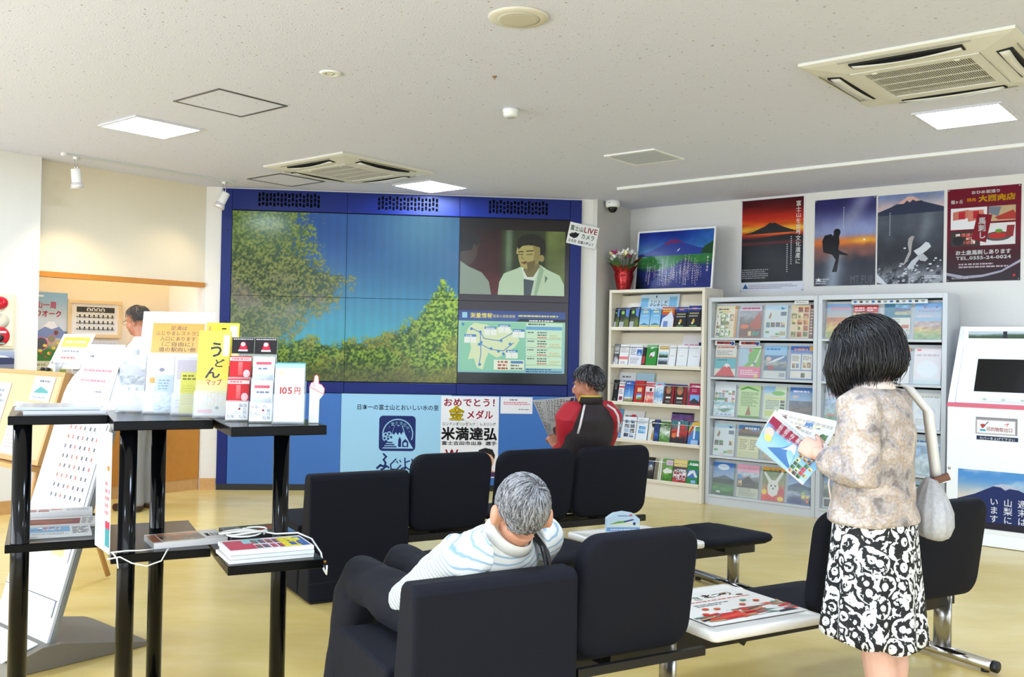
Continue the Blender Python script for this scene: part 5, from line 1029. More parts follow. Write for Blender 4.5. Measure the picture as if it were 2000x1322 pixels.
def staff(w, h):
    a = Art(w, h, (240, 240, 238), .001)
    for r in range(2):
        for k in range(12):
            x, y = .06 + k * .076, .82 - r * .42; a.rect(w * x, h * (y - .12), w * (x + .05), h * (y + .12), (220, 222, 222)); a.disc(w * (x + .025), h * (y + .04), w * .02, w * .026, (50, 46, 46), 8); a.rect(w * (x + .004), h * (y - .12), w * (x + .046), h * (y - .02), (60, 64, 70))
        a.lines(w * .05, h * (.58 - r * .42), w * .95, h * (.64 - r * .42), 1, (140, 140, 140))
    return a
alcove('staff_chart', 140, 664, 229, 735, staff, 'white chart with two rows of staff photos below the framed portraits', 'chart')
# fire alarm panel and small picture on the pillar
u1, z1 = on(LW, 31, 575, -.01); _, z0 = on(LW, 31, 681, -.01); wP = .36
fp = thing('fire_alarm_panel', 'cream fire alarm panel with red lamp and red push disc on the pillar', 'alarm panel', LW.p(u1 - wP, 0, z0), LW.rz); h = z1 - z0
M_fp = mat('alarm_cream', (226, 218, 190), .45); bevel(MB().box(0, wP, -.02, -.0005, 0, h).build('back_box', M_fp, fp), .004, 2); bevel(MB().box(.025, wP - .025, -.030, -.02, .02, h - .02).build('cover', mat('alarm_cover', (232, 226, 204), .4), fp), .003, 2)
Rx = lambda x, z: Matrix.Translation((x, -.030, z)) @ Matrix.Rotation(PI / 2, 4, 'X')
MB().lathe([(.052, 0), (.052, .01), (.046, .035), (.03, .052), (0, .058)], 24, M=Rx(wP - .125, h - .075)).build('red_lamp', mat('red_lens', (190, 12, 44), .15), fp)
MB().lathe([(.060, 0), (.060, .003), (0, .004)], 24, M=Rx(wP - .115, h * .5)).build('speaker_plate', mat('alarm_grey', (206, 202, 184), .5, bump=.4, bscale=300), fp)
MB().lathe([(.075, 0), (.075, .006), (.06, .010), (0, .010)], 28, M=Rx(wP - .125, .10)).build('push_disc', mat('alarm_red', (196, 20, 40), .35), fp)
MB().lathe([(.030, .010), (.028, .014), (0, .014)], 18, M=Rx(wP - .125, .085)).build('push_button', M_black, fp)
MB().box(wP - .17, wP - .08, -.0425, -.0405, .125, .14).build('lettering_plate', M_white, fp)
MB().box(wP - .15, wP - .09, -.0425, -.0405, .035, .047).build('lettering_plate', mat('teal_plate', (90, 190, 170), .5), fp)
u1, z1 = on(LW, 28, 686, -.01); _, z0 = on(LW, 28, 742, -.01); a = Art(.34, z1 - z0, (110, 130, 170), .012)
a.raster(0, .0, .34, a.h, 12, 16, lambda U, V: mixc(mixc((40, 60, 120), (130, 130, 150), sstep(.1, .45, V)), (176, 190, 220), sstep(.6, 1, V))); a.poly([(0, a.h * .62), (.2, a.h * .86), (.26, a.h * .86), (.34, a.h * .74), (.34, a.h * .55), (0, a.h * .52)], (60, 66, 100)); a.poly([(.13, a.h * .78), (.2, a.h * .86), (.26, a.h * .86), (.31, a.h * .78)], (226, 226, 232))
tag(a.build('lake_photo', None, LW.p(u1 - .34, -.0125, z0), LW.rz), 'small photo of a mountain over a lake below the fire alarm panel', 'picture')

# ---------------------------------------------------------------- leaning grey panel stand
PS = Frame(-2.003, 4.16, GRID + 90); LEAN = math.atan(.285)
st = thing('panel_stand', 'grey-white leaning panel stand with rounded top on a wedge foot', 'display stand', PS.o, PS.rz)
W = .53; pts = [(-W, .0), (-.06, .0), (-.02, .012), (0, .05), (0, 1.16)]
for i in range(1, 13): an = PI * i / 12; pts.append((-W / 2 + W / 2 * math.cos(an), 1.16 + .17 * math.sin(an)))
pts.append((-W, 1.16))
M_ps = mat('stand_grey_white', (216, 220, 226), .4); M_al = mat('stand_rim', (150, 152, 150), .35, metal=.4)
o = bevel(MB().prism([(x, z + .035) for x, z in pts], -.012, .004, 'y').build('panel', M_ps, st, rot=(-LEAN, 0, 0)), .003, 2)
MB().prism([(x * 1.0 + (.008 if x > -.1 else -.008 if x < -W + .1 else 0), z + .035 + (.006 if z > 1.1 else 0)) for x, z in pts], .005, .022, 'y').build('rim', M_al, st, rot=(-LEAN, 0, 0))
MB().box(-W + .02, -.03, -.0135, -.0125, .20, .275).build('pocket_strip', mat('pocket_white', (232, 236, 238), .4), o)
MB().box(-W, -.01, -.0142, -.0128, .2755, .279).build('pocket_edge', mat('line_dark', (90, 92, 96), .5), o)
MB().box(-.024, -.018, -.0142, -.0128, .205, .2755).build('pocket_edge', MATS['line_dark'], o)
M_ft = mat('foot_grey', (118, 112, 100), .45)
ft_ = MB(); ft_.prism([(-.17, .003), (.50, .003), (.46, .02), (.06, .10), (-.02, .10), (-.15, .055)], -W - .03, .05, 'x'); ft_.build('foot', M_ft, st)
MB().prism([(-.168, .056), (-.02, .101), (-.02, .106), (-.168, .060)], -W - .02, .0, 'x').build('tray', M_ps, st)
MB().box(-W - .02, .04, -.16, .49, 0, .003).build('rubber_base', M_black, st)
# sheets on the panel
def panel_sheet(name, a, x, z, label, cat):
    o = a.build(name, None, PS.p(0, 0) + Vector((0, 0, 0)), PS.rz, tilt=-LEAN)
    o.location = PS.p(0, 0) + PS.X * x + (PS.Y * math.sin(LEAN) + Vector((0, 0, math.cos(LEAN)))) * z - (PS.Y * math.cos(LEAN) - Vector((0, 0, math.sin(LEAN)))) * .0155
    return tag(o, label, cat)
a = Art(.47, .63, (244, 244, 246), .001); rd = random.Random(3); yv = a.layer()
for r in range(8):
    for c in range(7):
        x, y = .135 + c * .046 + rd.uniform(-.004, .004), .59 - r * .046; a.rect(x, y, x + .016, y + .018, rd.choice(((110, 110, 116), (90, 96, 110), (180, 120, 110))), yv); a.rect(x + .02, y - .01, x + .026, y - .003, (120, 120, 130), yv)
a.line([(.0, .225), (.47, .205)], .003, (226, 170, 180)); a.lines(.02, .3, .11, .61, 12, (222, 222, 226)); a.lines(.02, .03, .16, .2, 7, (206, 222, 222)); a.rect(.19, .16, .27, .19, (150, 206, 200)); a.lines(.18, .03, .28, .15, 6, (190, 214, 212)); a.rect(.33, .165, .43, .2, (236, 150, 140)); a.poly([(.3, .02), (.42, .02), (.42, .15), (.34, .15)], (244, 226, 150)); a.lines(.33, .04, .41, .14, 5, (232, 170, 130))
panel_sheet('event_calendar', a, -.49, .44, 'white event calendar sheet on the leaning panel stand', 'calendar')
a = Art(.36, .27, (246, 246, 250), .002); a.lines(.06, .2, .10, .22, 1, (110, 110, 120)); a.lines(.04, .13, .32, .15, 1, (230, 130, 150)); a.lines(.04, .08, .30, .10, 1, (230, 130, 150)); a.lines(.2, .03, .3, .045, 1, (130, 130, 150))
panel_sheet('paper_notice', a, -.43, 1.18, 'white laminated notice with pink print at the top of the leaning panel stand', 'notice')
a = Art(.30, .07, (244, 242, 246), .001); a.lines(.02, .035, .26, .06, 1, (232, 110, 140)); a.lines(.02, .01, .2, .025, 1, (200, 200, 206))
panel_sheet('paper_notice', a, -.42, 1.085, 'narrow white notice strip below the laminated notice on the panel stand', 'notice')

# ---------------------------------------------------------------- cork notice board on a wooden easel
CBX, CBY = (80 - 1000) / F_PX * 5.0, 5.0
CB = Frame(CBX + .02, CBY - .02, GRID + 90); L2 = math.atan(.285)
cb = thing('cork_notice_board', 'cork notice board in a pale wood frame leaning on a wooden easel', 'notice board', CB.o, CB.rz)
zb_, hb_, wb_ = .76, .50, .95
Mt = (-L2, 0, 0); off = zb_ * .0
cork = mat('cork', (214, 176, 138), .9, noise=.12, nscale=120); M_fr = mat('board_frame', (196, 150, 96), .5, noise=.1, nscale=20)
b = MB().box(-wb_ + .02, -.02, -.008, .004, .02, hb_ - .02).build('cork_sheet', cork, cb, (0, 0, zb_), rot=Mt)
f = MB()
for q in ((-wb_, 0, 0, .022), (-wb_, 0, hb_ - .022, hb_), (-wb_, -wb_ + .022, .022, hb_ - .022), (-.022, 0, .022, hb_ - .022)): f.box(q[0], q[1], -.014, .014, q[2], q[3])
f.build('frame', M_fr, cb, (0, 0, zb_), rot=Mt)
for x in (-.08, -.80):
    MB().tube([(x, -.10, 0.015), (x, .03 + .285 * .0, zb_ - .0), (x, .05 + .285 * hb_, zb_ + hb_ * .95)], .016, 8).build('easel_leg', M_woodl, cb)
MB().tube([(-.45, .62, 0.015), (-.45, .22, zb_ + hb_ * .9)], .016, 8).build('easel_leg', M_woodl, cb)
MB().box(-.90, -.02, -.05, .02, zb_ - .03, zb_ - .006).build('easel_ledge', M_woodl, cb)
def board_sheet(a, x, z, label, cat='notice', name='paper_notice'):
    o = a.build(name, None, (0, 0, 0), CB.rz, tilt=-L2)
    o.location = CB.p(0, 0, zb_) + CB.X * x + (CB.Y * math.sin(L2) + Vector((0, 0, math.cos(L2)))) * z - (CB.Y * math.cos(L2) - Vector((0, 0, math.sin(L2)))) * .0115
    return tag(o, label, cat)
a = Art(.24, .135, (240, 244, 246), .001); a.lines(.07, .10, .19, .12, 1, (90, 100, 110)); a.rect(.03, .04, .21, .09, (206, 220, 222)); a.poly([(.04, .05), (.1, .08), (.2, .055), (.2, .045), (.04, .042)], (90, 160, 160)); a.lines(.04, .01, .2, .03, 1, (150, 160, 170))
board_sheet(a, -.335, .335, 'small white notice with teal drawing on the cork board')
a = Art(.30, .29, (244, 244, 240), .001); a.disc(.2, .16, .06, .045, (70, 80, 110)); a.disc(.18, .2, .04, .03, (220, 120, 90)); a.lines(.03, .23, .27, .28, 2, (226, 190, 150)); a.lines(.03, .03, .27, .11, 4, (200, 170, 170)); a.rect(.0, .0, .008, .29, (240, 220, 120))
board_sheet(a, -.50, .03, 'white pictorial notice hanging low on the cork board')
a = Art(.2, .34, (242, 243, 246), .001); a.lines(.02, .22, .18, .31, 3, (150, 150, 160)); a.lines(.02, .03, .18, .2, 6, (180, 180, 190))
board_sheet(a, -.80, .08, 'white printed notice at the outer end of the cork board')
# clipped notice standing on top of the board
a = Art(.29, .21, (246, 246, 246), .002); a.grad(.025, .13, .265, .19, (250, 214, 110), (244, 190, 60)); a.lines(.05, .15, .24, .175, 1, (250, 240, 200)); a.lines(.06, .095, .22, .115, 1, (150, 150, 160)); a.lines(.08, .055, .21, .075, 1, (230, 110, 100)); a.lines(.04, .02, .25, .04, 1, (200, 200, 210))
o = a.build('paper_notice', None, CB.p(-.27, .150, zb_ + hb_ * .96 + .022), CB.rz + .12, tilt=-.46); tag(o, 'white notice with yellow heading clipped above the cork board', 'notice')
t = MB().box(-.014, .014, -.004, .02, -.035, .025).tube([(-.02, -.006, .02), (0, -.012, .035), (.02, -.006, .02)], .004, 6).build('bulldog_clip', M_silver, None, CB.p(-.15, .135, zb_ + hb_ * .96 + .03), CB.rz); tag(t, 'silver bulldog clip holding the yellow-headed notice on the cork board', 'clip')
for k, x in enumerate((-.30, -.24)):
    t = MB().lathe([(.010, 0), (.016, .006), (.012, .016), (.0, .02)], 12).build('magnet_knob', M_black, None, CB.p(x, .285 * hb_ - .003, zb_ + hb_ * math.cos(L2) + .0045), 0); tag(t, 'black round knob on top of the cork board, %s' % ('left of the two' if k == 0 else 'right of the two'), 'knob', 'knobs on the cork board')

# ================================================================== black zigzag display stand
DS_RZ = math.radians(26); U_ = Vector((math.cos(DS_RZ), math.sin(DS_RZ), 0)); V_ = Vector((-math.sin(DS_RZ), math.cos(DS_RZ), 0))
M_bk = mat('black_gloss_board', (7, 7, 8), .2, spec=.10); M_post = mat('black_enamel_tube', (7, 8, 10), .12, spec=.25)
UN = {'L': Vector((-1.867, 3.565, 0)), 'M': Vector((-1.417, 3.43, 0)), 'R': Vector((-.958, 3.293, 0))}
WD = {'L': .345, 'M': .345, 'R': .335}; DEP = .62; ZT, ZL = 1.13, .652
ds = thing('display_stand', 'black zigzag display stand with three tops and three lower shelves on tube posts', 'display stand', (0, 0, 0), 0)
def dsp(k, u, v, z): return UN[k] + U_ * u + V_ * v + Vector((0, 0, z))
for k in 'LMR':
    bevel(MB().box(0, WD[k], 0, DEP, ZT - .034, ZT).build('top_board', M_bk, ds, UN[k], DS_RZ), .003, 2)
    bevel(MB().box(0, WD[k], 0, DEP, ZL - .032, ZL).build('lower_shelf', M_bk, ds, UN[k], DS_RZ), .003, 2)
for k, u, v, r in (('L', .05, .036, .033), ('M', .055, .05, .031), ('M', .205, .50, .030), ('R', .245, .315, .030)):
    q = dsp(k, u, v, 0)
    MB().lathe([(r, .012), (r, ZT - .035)], 24, (q.x, q.y, 0)).build('post', M_post, ds)
    MB().lathe([(r + .006, 0), (r + .006, .010), (r, .012), (r, .013)], 24, (q.x, q.y, 0)).build('foot_cap', M_black, ds)
for k, u, v, zz in (('L', .30, .05, ZT - .02), ('R', .30, .02, ZL - .016)):
    MB().lathe([(.006, -.012), (.006, .012)], 10, M=Matrix.Translation(dsp(k, WD[k] + .0, v, zz)) @ Matrix.Rotation(DS_RZ, 4, 'Z') @ Matrix.Rotation(PI / 2, 4, 'Y')).build('brass_bolt', mat('brass', (190, 130, 50), .3, metal=.9), ds)
def flat(name, k, u, v, z, w, d, t, spec, label, cat, rz=0.0, seed=1, m=None, group=None):      # a sheet or book lying down, print upward
    a = leaflet(w, d, spec, seed, t); o = link(name, a.mesh(name, m), None, dsp(k, u, v, z + t + .0004), (0, 0, 0))
    o.rotation_euler = (Matrix.Rotation(DS_RZ + rz, 3, 'Z') @ Matrix.Rotation(-PI / 2, 3, 'X')).to_euler(); return tag(o, label, cat, group)
G = 'magazines on the black stand'
# on the lower shelves
flat('magazine', 'L', .03, .085, ZL, .27, .19, .010, [(232, 232, 228), ('r', .05, .35, .72, .98, (120, 170, 206)), ('b', .2, .6, .6, .95, 5, 2, [(206, 226, 236), (190, 80, 80), (60, 100, 150)]), ('l', .75, .1, .97, .9, 6, (70, 70, 76)), ('l', .05, .08, .7, .28, 3, (160, 160, 160))], 'light blue magazine at the front of the lowest left black shelf', 'magazine', .0, 3, None, G)
flat('magazine', 'L', .03, .300, ZL, .29, .19, .012, [(224, 220, 214), ('r', .05, .1, .72, .8, (150, 60, 40)), ('n', .1, .15, .7, .75, ((120, 50, 30), (180, 80, 40), (110, 70, 50))), ('r', .7, .1, .8, .8, (130, 30, 40)), ('l', .82, .1, .97, .9, 6, (120, 120, 124))], 'brown autumn magazine in the middle of the lowest left black shelf', 'magazine', -.06, 4, None, G)
flat('magazine', 'L', .03, .515, ZL, .29, .105, .03, [(236, 234, 232), ('b', .1, .2, .6, .8, 3, 2, [(206, 110, 90), (230, 180, 90), (110, 60, 60)]), ('l', .65, .2, .95, .8, 4, (170, 170, 180))], 'pale magazine pile at the back of the lowest left black shelf', 'magazine', -.03, 5, None, G)
flat('book', 'M', .15, .05, ZL, .27, .18, .022, [(236, 234, 232), ('n', .14, .12, .72, .94, ((120, 110, 90), (70, 60, 50), (200, 130, 90))), ('p', [(.3, .2), (.5, .45), (.45, .6), (.25, .4)], (150, 40, 30)), ('t', '富士山', .76, .35, .34, (120, 30, 40), .02, .2), ('r', .0, .1, .12, .9, (190, 120, 90))], 'white hardback book with a mountain picture tied to the black stand', 'book', .10, 6, GLOSS)
flat('book', 'R', .075, .365, ZL, .25, .20, .030, [(60, 60, 62), ('r', 0, 0, .3, 1, (150, 150, 150)), ('p', [(.5, .4), (.9, .5), (.8, .85), (.55, .8)], (150, 40, 36)), ('l', .05, .1, .25, .9, 5, (110, 110, 110)), ('r', .9, 0, 1, 1, (90, 130, 180))], 'grey and red hardback book at the back of the right lower black shelf', 'book', .08, 7, GLOSS)
flat('magazine', 'R', .01, .03, ZL, .30, .21, .012, [(238, 236, 232), ('l', .05, .1, .9, .9, 6, (150, 160, 190))], 'white magazine at the bottom of the pile on the right lower shelf', 'magazine', .06, 8, None, G)
flat('magazine', 'R', .015, .035, ZL + .0135, .295, .205, .012, [(226, 232, 238), ('r', .1, .1, .9, .9, (120, 170, 210))], 'blue-edged magazine in the middle of the pile on the right lower shelf', 'magazine', .03, 9, None, G)
flat('magazine', 'R', .01, .04, ZL + .027, .30, .20, .014, [(236, 232, 232), ('r', .03, .1, .35, .9, (190, 40, 70)), ('r', .25, .6, .5, .95, (150, 206, 210)), ('b', .35, .1, .7, .9, 4, 2, [(170, 60, 70), (60, 90, 80), (110, 60, 90)]), ('r', .68, .1, .88, .9, (238, 216, 40)), ('r', .88, .1, .98, .9, (50, 90, 160)), ('b', .66, .2, .95, .85, 3, 2, [(230, 210, 50), (60, 90, 150)])], 'red and yellow guide magazine on top of the pile on the right lower shelf', 'magazine', .03, 10, None, G)
# on the left top: a low pile of glossy leaflets
flat('magazine', 'L', .05, .06, ZT, .29, .30, .014, [(226, 228, 232), ('l', .05, .1, .95, .9, 8, (150, 160, 176)), ('r', .6, .1, .7, .9, (170, 40, 50))], 'glossy white magazine lying on the left black top', 'magazine', .03, 11, GLOSS, G)
flat('magazine', 'L', .02, .09, ZT + .0155, .30, .29, .010, [(206, 214, 228), ('l', .05, .1, .95, .9, 8, (170, 180, 200))], 'thin pale blue magazine on top of the glossy one on the left black top', 'magazine', -.04, 12, GLOSS, G)
# white cord coiled on the right lower shelf, running to the books
cp_ = []
for i in range(60):
    t_ = i / 59 * 6.5 * PI; rr = .055 + .012 * math.sin(t_ * 1.7); q = dsp('R', .105 + rr * 1.35 * math.cos(t_), .285 + rr * .5 * math.sin(t_), ZL + .048 + .004 * math.sin(t_ * 2.3) + .00035 * i); cp_.append(q)
for q in ((.22, .262, .050), (.30, .255, .050), (.345, .22, .03), (.350, .10, .0), (.350, .06, -.05), (.345, .0, -.055), (.34, -.02, -.02)): cp_.append(dsp('R', q[0], q[1], ZL + q[2]))
t = MB().tube(cp_, .0035, 6).build('cable_coil', M_white); tag(t, 'white cable coiled on the right lower black shelf', 'cable')
cp_ = [dsp('M', *q) for q in ((-.012, -.012, ZL - .01), (.03, -.012, ZL - .005), (.07, -.012, ZL - .03), (.12, -.012, ZL - .045), (.17, -.012, ZL - .03), (.19, -.006, ZL + .006), (.2, .03, ZL + .008))]
t = MB().tube(cp_, .0028, 6).tube([dsp('M', .0, -.008, ZL + .012), dsp('M', .05, .004, ZL + .012), dsp('M', .10, .012, ZL + .008), dsp('M', .145, .03, ZL + .006)], .0028, 6).tube([dsp('M', .005, -.010, ZL + .012), dsp('M', .02, -.014, ZL - .01), dsp('M', .025, -.014, ZL - .045)], .0028, 6).build('white_string', M_white); tag(t, 'thin white string tying the white book to the middle lower shelf', 'string')
# printed sheet hung on the side of the middle unit
a = leaflet(.20, ZT - ZL - .045, [(242, 242, 246), ('l', .05, .1, .6, .95, 14, (190, 196, 210)), ('r', .7, .05, 1, .2, (60, 150, 160)), ('r', .7, .2, 1, .26, (206, 40, 80)), ('l', .65, .3, .98, .6, 5, (230, 130, 140)), ('d', .85, .7, .1, .05, (210, 130, 60))], 21, .003)
an_ = DS_RZ - PI / 2 + .19; q = dsp('M', -.006, .0, ZL + .004) - Vector((math.cos(an_), math.sin(an_), 0)) * .20
o = a.build('side_notice', None, q, an_); tag(o, 'white printed board standing against the side of the middle black shelf', 'notice')
# ================================================================== leaflet holders and signs on the black tops
M_hold = clear_mat('holder_acrylic', .22, (240, 244, 248))
def holder(x, y, rz, w, d, hback, hfront, name_label, back=None, steps=1, gap=.034):
    """clear acrylic holder: base, leaning back, front pocket; origin at the middle of its front foot"""
    t = thing('leaflet_holder', name_label, 'leaflet holder', (x, y, ZT + .0012), rz, 'clear leaflet holders')
    MB().box(-w / 2, w / 2, 0, d, 0, .003).build('base', M_hold, t)
    for s in range(steps):
        oz = s * .085; oy = .012 + s * .048
        MB().prism([(oy, .004 + oz), (oy + .003, .004 + oz), (oy + .003 + hfront * .25, hfront + oz), (oy + hfront * .25, hfront + oz)], -w / 2, w / 2, 'x').build('front_pocket', M_hold, t)
    oy = .012 + (steps - 1) * .048 + gap
    MB().prism([(oy, .004), (oy + .003, .004), (oy + .003 + hback * .25, hback), (oy + hback * .25, hback)], -w / 2, w / 2, 'x').build('back_plate', back or M_hold, t)
    return t
def stand_leaf(x, y, rz, step, w, h, t, spec, label, seed, dz=0.0, dy=0.0, dx=0.0, gl=None, name='leaflet', tilt=-.245):
    a = leaflet(w, h, spec, seed, t); q = Vector((x, y, 0)) + Vector((-math.sin(rz), math.cos(rz), 0)) * (.018 + step * .048 + dy) + Vector((math.cos(rz), math.sin(rz), 0)) * (dx - w / 2)
    o = a.build(name, None, (q.x, q.y, ZT + .0062 + t * .25 + step * .085 + dz), rz, tilt=tilt, m=gl); return tag(o, label, 'leaflet', 'leaflets on the black stand')
rz1 = math.radians(-4)
# A3 sign behind
a = Art(.300, .425, (246, 245, 247), .004); a.line(C0 := [(.02, .02), (.28, .02), (.28, .385), (.26, .405), (.04, .405), (.02, .385), (.02, .02)], .0022, (226, 190, 200))
a.grad(.045, .245, .262, .375, (248, 196, 120), (240, 176, 92))
for k, s_ in enumerate(('足湯は', 'ふじやまレストラン', '入口にあります', '（ご自由に）', '道の駅向い側')):
    ww = (.07, .19, .15, .17, .155)[k]; a.text(s_, .154, .346 - k * .0235, .021, (96, 84, 92), .004, width=ww, center=True)
a.text('ご自由にどうぞ', .085, .21, .017, (130, 130, 140), .002, width=.085); a.text('お気軽にご利用下さいませ', .045, .150, .032, (96, 96, 104), .01, width=.215); a.lines(.05, .03, .25, .13, 4, (200, 200, 206))
o = a.build('sign_board', None, (-1.565, 3.985, ZT + .003), math.radians(3), tilt=-.24, roll=.0); tag(o, 'large white sign with an orange panel of handwriting on the black stand', 'sign')
# three holders on the middle top
H1, H2, H3 = (-1.535, 3.86), (-1.402, 3.80), (-1.275, 3.75)
rzs = math.radians(10)
holder(*H1, rzs, .108, .10, .20, .085, 'clear holder with grey mountain leaflets, first on the black stand')
stand_leaf(*H1, rzs, 0, .100, .230, .012, [(226, 230, 240), ('n', .02, .45, .98, .98, ((190, 196, 206), (206, 212, 226), (226, 232, 242))), ('m', 0, .62, .5, .88, (206, 210, 224), (246, 246, 250)), ('b', .1, .15, .9, .42, 3, 2, [(200, 206, 214), (180, 190, 200)]), ('l', .1, .03, .9, .12, 2, (206, 206, 212))], 'pale grey mountain leaflet in the first holder on the black stand', 31)
holder(*H2, rzs, .115, .10, .20, .085, 'clear holder with white leaflets, second on the black stand')
stand_leaf(*H2, rzs, 0, .104, .230, .014, [(246, 244, 246), ('d', .55, .78, .2, .14, (226, 226, 232)), ('d', .55, .74, .1, .08, (150, 150, 166)), ('r', .12, .5, .5, .6, (240, 180, 110)), ('d', .28, .14, .2, .12, (236, 200, 206)), ('d', .42, .2, .07, .06, (206, 90, 90)), ('l', .3, .36, .9, .46, 2, (200, 206, 216))], 'white leaflet with small drawings in the second holder on the black stand', 32, dy=.010)
stand_leaf(*H2, rzs, 0, .072, .150, .006, [(206, 222, 238), ('l', .2, .6, .8, .9, 4, (150, 180, 206)), ('n', 0, 0, 1, .5, ((190, 212, 230), (206, 224, 238), (214, 230, 240)))], 'small pale blue leaflet in front in the second holder', 33, dx=.018)
holder(*H3, rzs, .110, .10, .20, .085, 'clear holder with lilac and yellow leaflets, third on the black stand')
stand_leaf(*H3, rzs, 0, .102, .225, .012, [(222, 224, 238), ('r', .1, .6, .95, .95, (206, 200, 220)), ('p', [(.3, .3), (.45, .6), (.6, .5), (.7, .3)], (190, 206, 232)), ('l', .1, .08, .9, .25, 3, (200, 204, 214))], 'pale lilac leaflet in the third holder on the black stand', 34, dy=.012)
stand_leaf(*H3, rzs, 0, .070, .165, .010, [(226, 224, 110), ('l', .1, .8, .8, .95, 2, (120, 124, 60)), ('l', .1, .2, .8, .7, 8, (206, 204, 110)), ('r', .9, 0, 1, 1, (150, 156, 40))], 'yellow-green narrow leaflet in front in the third holder', 35, dx=.012)
# udon guides
H4 = (-1.146, 3.65); rz4 = math.radians(8)
holder(*H4, rz4, .128, .12, .26, .10, 'clear holder with yellow noodle guides on the black stand')
udon = [(240, 222, 96), ('g', 0, 0, 1, .42, (226, 230, 236), (240, 226, 130)), ('t', 'う', .32, .70, .20, (96, 96, 110), .02, .52), ('t', 'ど', .50, .575, .105, (96, 96, 110), .02, .36), ('t', 'ん', .24, .445, .15, (120, 116, 130), .02, .52), ('r', .78, .70, .97, .95, (244, 240, 226)), ('t', 'マップ', .3, .36, .08, (236, 120, 130), .02, .5), ('d', .5, .2, .4, .16, (236, 232, 230)), ('b', .25, .1, .8, .26, 5, 3, [(236, 214, 200), (220, 230, 214), (240, 220, 190)]), ('r', .1, .03, .55, .07, (236, 170, 180)), ('d', .7, .09, .06, .05, (110, 140, 150))]
stand_leaf(*H4, rz4, 0, .120, .335, .012, udon, 'yellow noodle guide map in front in its clear holder', 36, name='noodle_guide')
stand_leaf(*H4, rz4, 0, .125, .350, .011, [(240, 220, 70), ('t', 'こ', .42, .86, .11, (60, 50, 40), .03, .24), ('r', .72, .84, .95, .97, (240, 236, 226)), ('r', .08, .84, .14, .96, (230, 150, 110))], 'yellow noodle guide map behind the first, standing higher', 37, dy=.0195, dx=.026, dz=.018, name='noodle_guide')
# two tiered holders with black headers
hdr = [(34, 28, 30), ('p', [(.32, .22), (.42, .72), (.6, .72), (.72, .22)], (214, 30, 62)), ('d', .5, .58, .1, .1, (246, 236, 240)), ('r', .3, .14, .72, .24, (244, 230, 236)), ('l', .06, .86, .95, .96, 1, (226, 222, 226))]
H5, H6, H7 = (-1.007, 3.525), (-.905, 3.47), (-.797, 3.435); rz5 = math.radians(9)
for (hx, hy), nm in ((H5, 'red'), (H6, 'white')):
    t = holder(hx, hy, rz5, .084, .14, .31, .075, 'tiered holder of %s leaflets with a black emblem header' % nm, steps=2)
    leaflet(.082, .062, hdr, 3, .002).build('header_card', t, (-.041, .012 + .048 + .034 + .248 * .25 - .003, .248), 0, tilt=-.245)
    for s_ in (-1, 1): MB().prism([(.02, .004), (.10, .004), (.145, .20), (.105, .20)], s_ * .0425 - .001, s_ * .0425 + .001, 'x').build('side_plate', M_black, t)
redb = [(206, 40, 48), ('r', 0, .88, 1, .97, (244, 216, 220)), ('l', .1, .9, .9, .96, 1, (214, 60, 70)), ('r', .06, .2, .36, .4, (40, 36, 24)), ('r', .1, .26, .3, .34, (190, 160, 50)), ('d', .8, .55, .16, .2, (236, 200, 206)), ('d', .75, .15, .2, .2, (226, 214, 200)), ('g', .4, .5, .6, .85, (206, 80, 80), (226, 120, 120))]
stand_leaf(*H5, rz5, 0, .078, .150, .010, redb, 'red leaflet in the lower tier of the black-headed holder', 41)
stand_leaf(*H5, rz5, 1, .078, .150, .010, redb, 'red leaflet in the upper tier of the black-headed holder', 42)
whb = [(232, 234, 242), ('r', .15, .80, .85, .87, (220, 90, 110)), ('l', .25, .66, .85, .74, 1, (110, 120, 150)), ('g', .1, .1, .95, .55, (130, 140, 160), (200, 206, 222)), ('d', .5, .38, .14, .1, (150, 80, 100))]
stand_leaf(*H6, rz5, 0, .078, .150, .010, whb, 'white and grey leaflet in the lower tier of the second black-headed holder', 43)
stand_leaf(*H6, rz5, 1, .078, .150, .010, whb, 'white and grey leaflet in the upper tier of the second black-headed holder', 44)
for (hx, hy), nm, sd in ((H5, 'H5', 45), (H6, 'H6', 46)):
    sp_ = [(240, 240, 244), ('b', .05, .1, .95, .9, 5, 4, [(206, 210, 216), (170, 176, 190), (226, 228, 232)]), ('d', .6, .6, .05, .05, (150, 40, 60))]
    a = leaflet(.080, .068, sp_, sd, .001); q = Vector((hx, hy, 0)) + Vector((-math.sin(rz5), math.cos(rz5), 0)) * .0080 + Vector((math.cos(rz5), math.sin(rz5), 0)) * -.040
    o = a.build('holder_card', None, (q.x, q.y, ZT + .0062), rz5, tilt=-.24); tag(o, 'printed map card across the front of the holder of %s leaflets' % ('red' if nm == 'H5' else 'white and grey'), 'card')
# thick stack in the end holder
holder(*H7, rz5, .112, .13, .15, .105, 'clear holder with a thick stack of white booklets at the end of the stand', gap=.088)
bk = [(238, 246, 246), ('r', 0, .93, 1, 1, (170, 222, 226)), ('t', '105', .12, .48, .16, (236, 110, 110), .03, .5), ('t', '円', .66, .48, .14, (236, 120, 120), .03, .24), ('d', .2, .84, .1, .08, (240, 236, 170)), ('d', .5, .22, .3, .2, (226, 236, 236)), ('b', .25, .1, .8, .36, 4, 3, [(226, 236, 240), (240, 220, 220), (214, 236, 226)]), ('r', 0, .40, 1, .42, (200, 230, 234))]
for k in range(5):
    stand_leaf(*H7, rz5, 0, .104, .212 + (k == 4) * .004, .0145, bk if k == 0 else [(150, 206, 212) if k % 2 else (226, 232, 238), ('r', 0, .9, 1, 1, (110, 180, 190))], 'white price booklet %s in the stack of the end holder' % ('at the front', 'second', 'third', 'fourth', 'at the back')[k], 50 + k, dy=k * .0154, name='booklet')
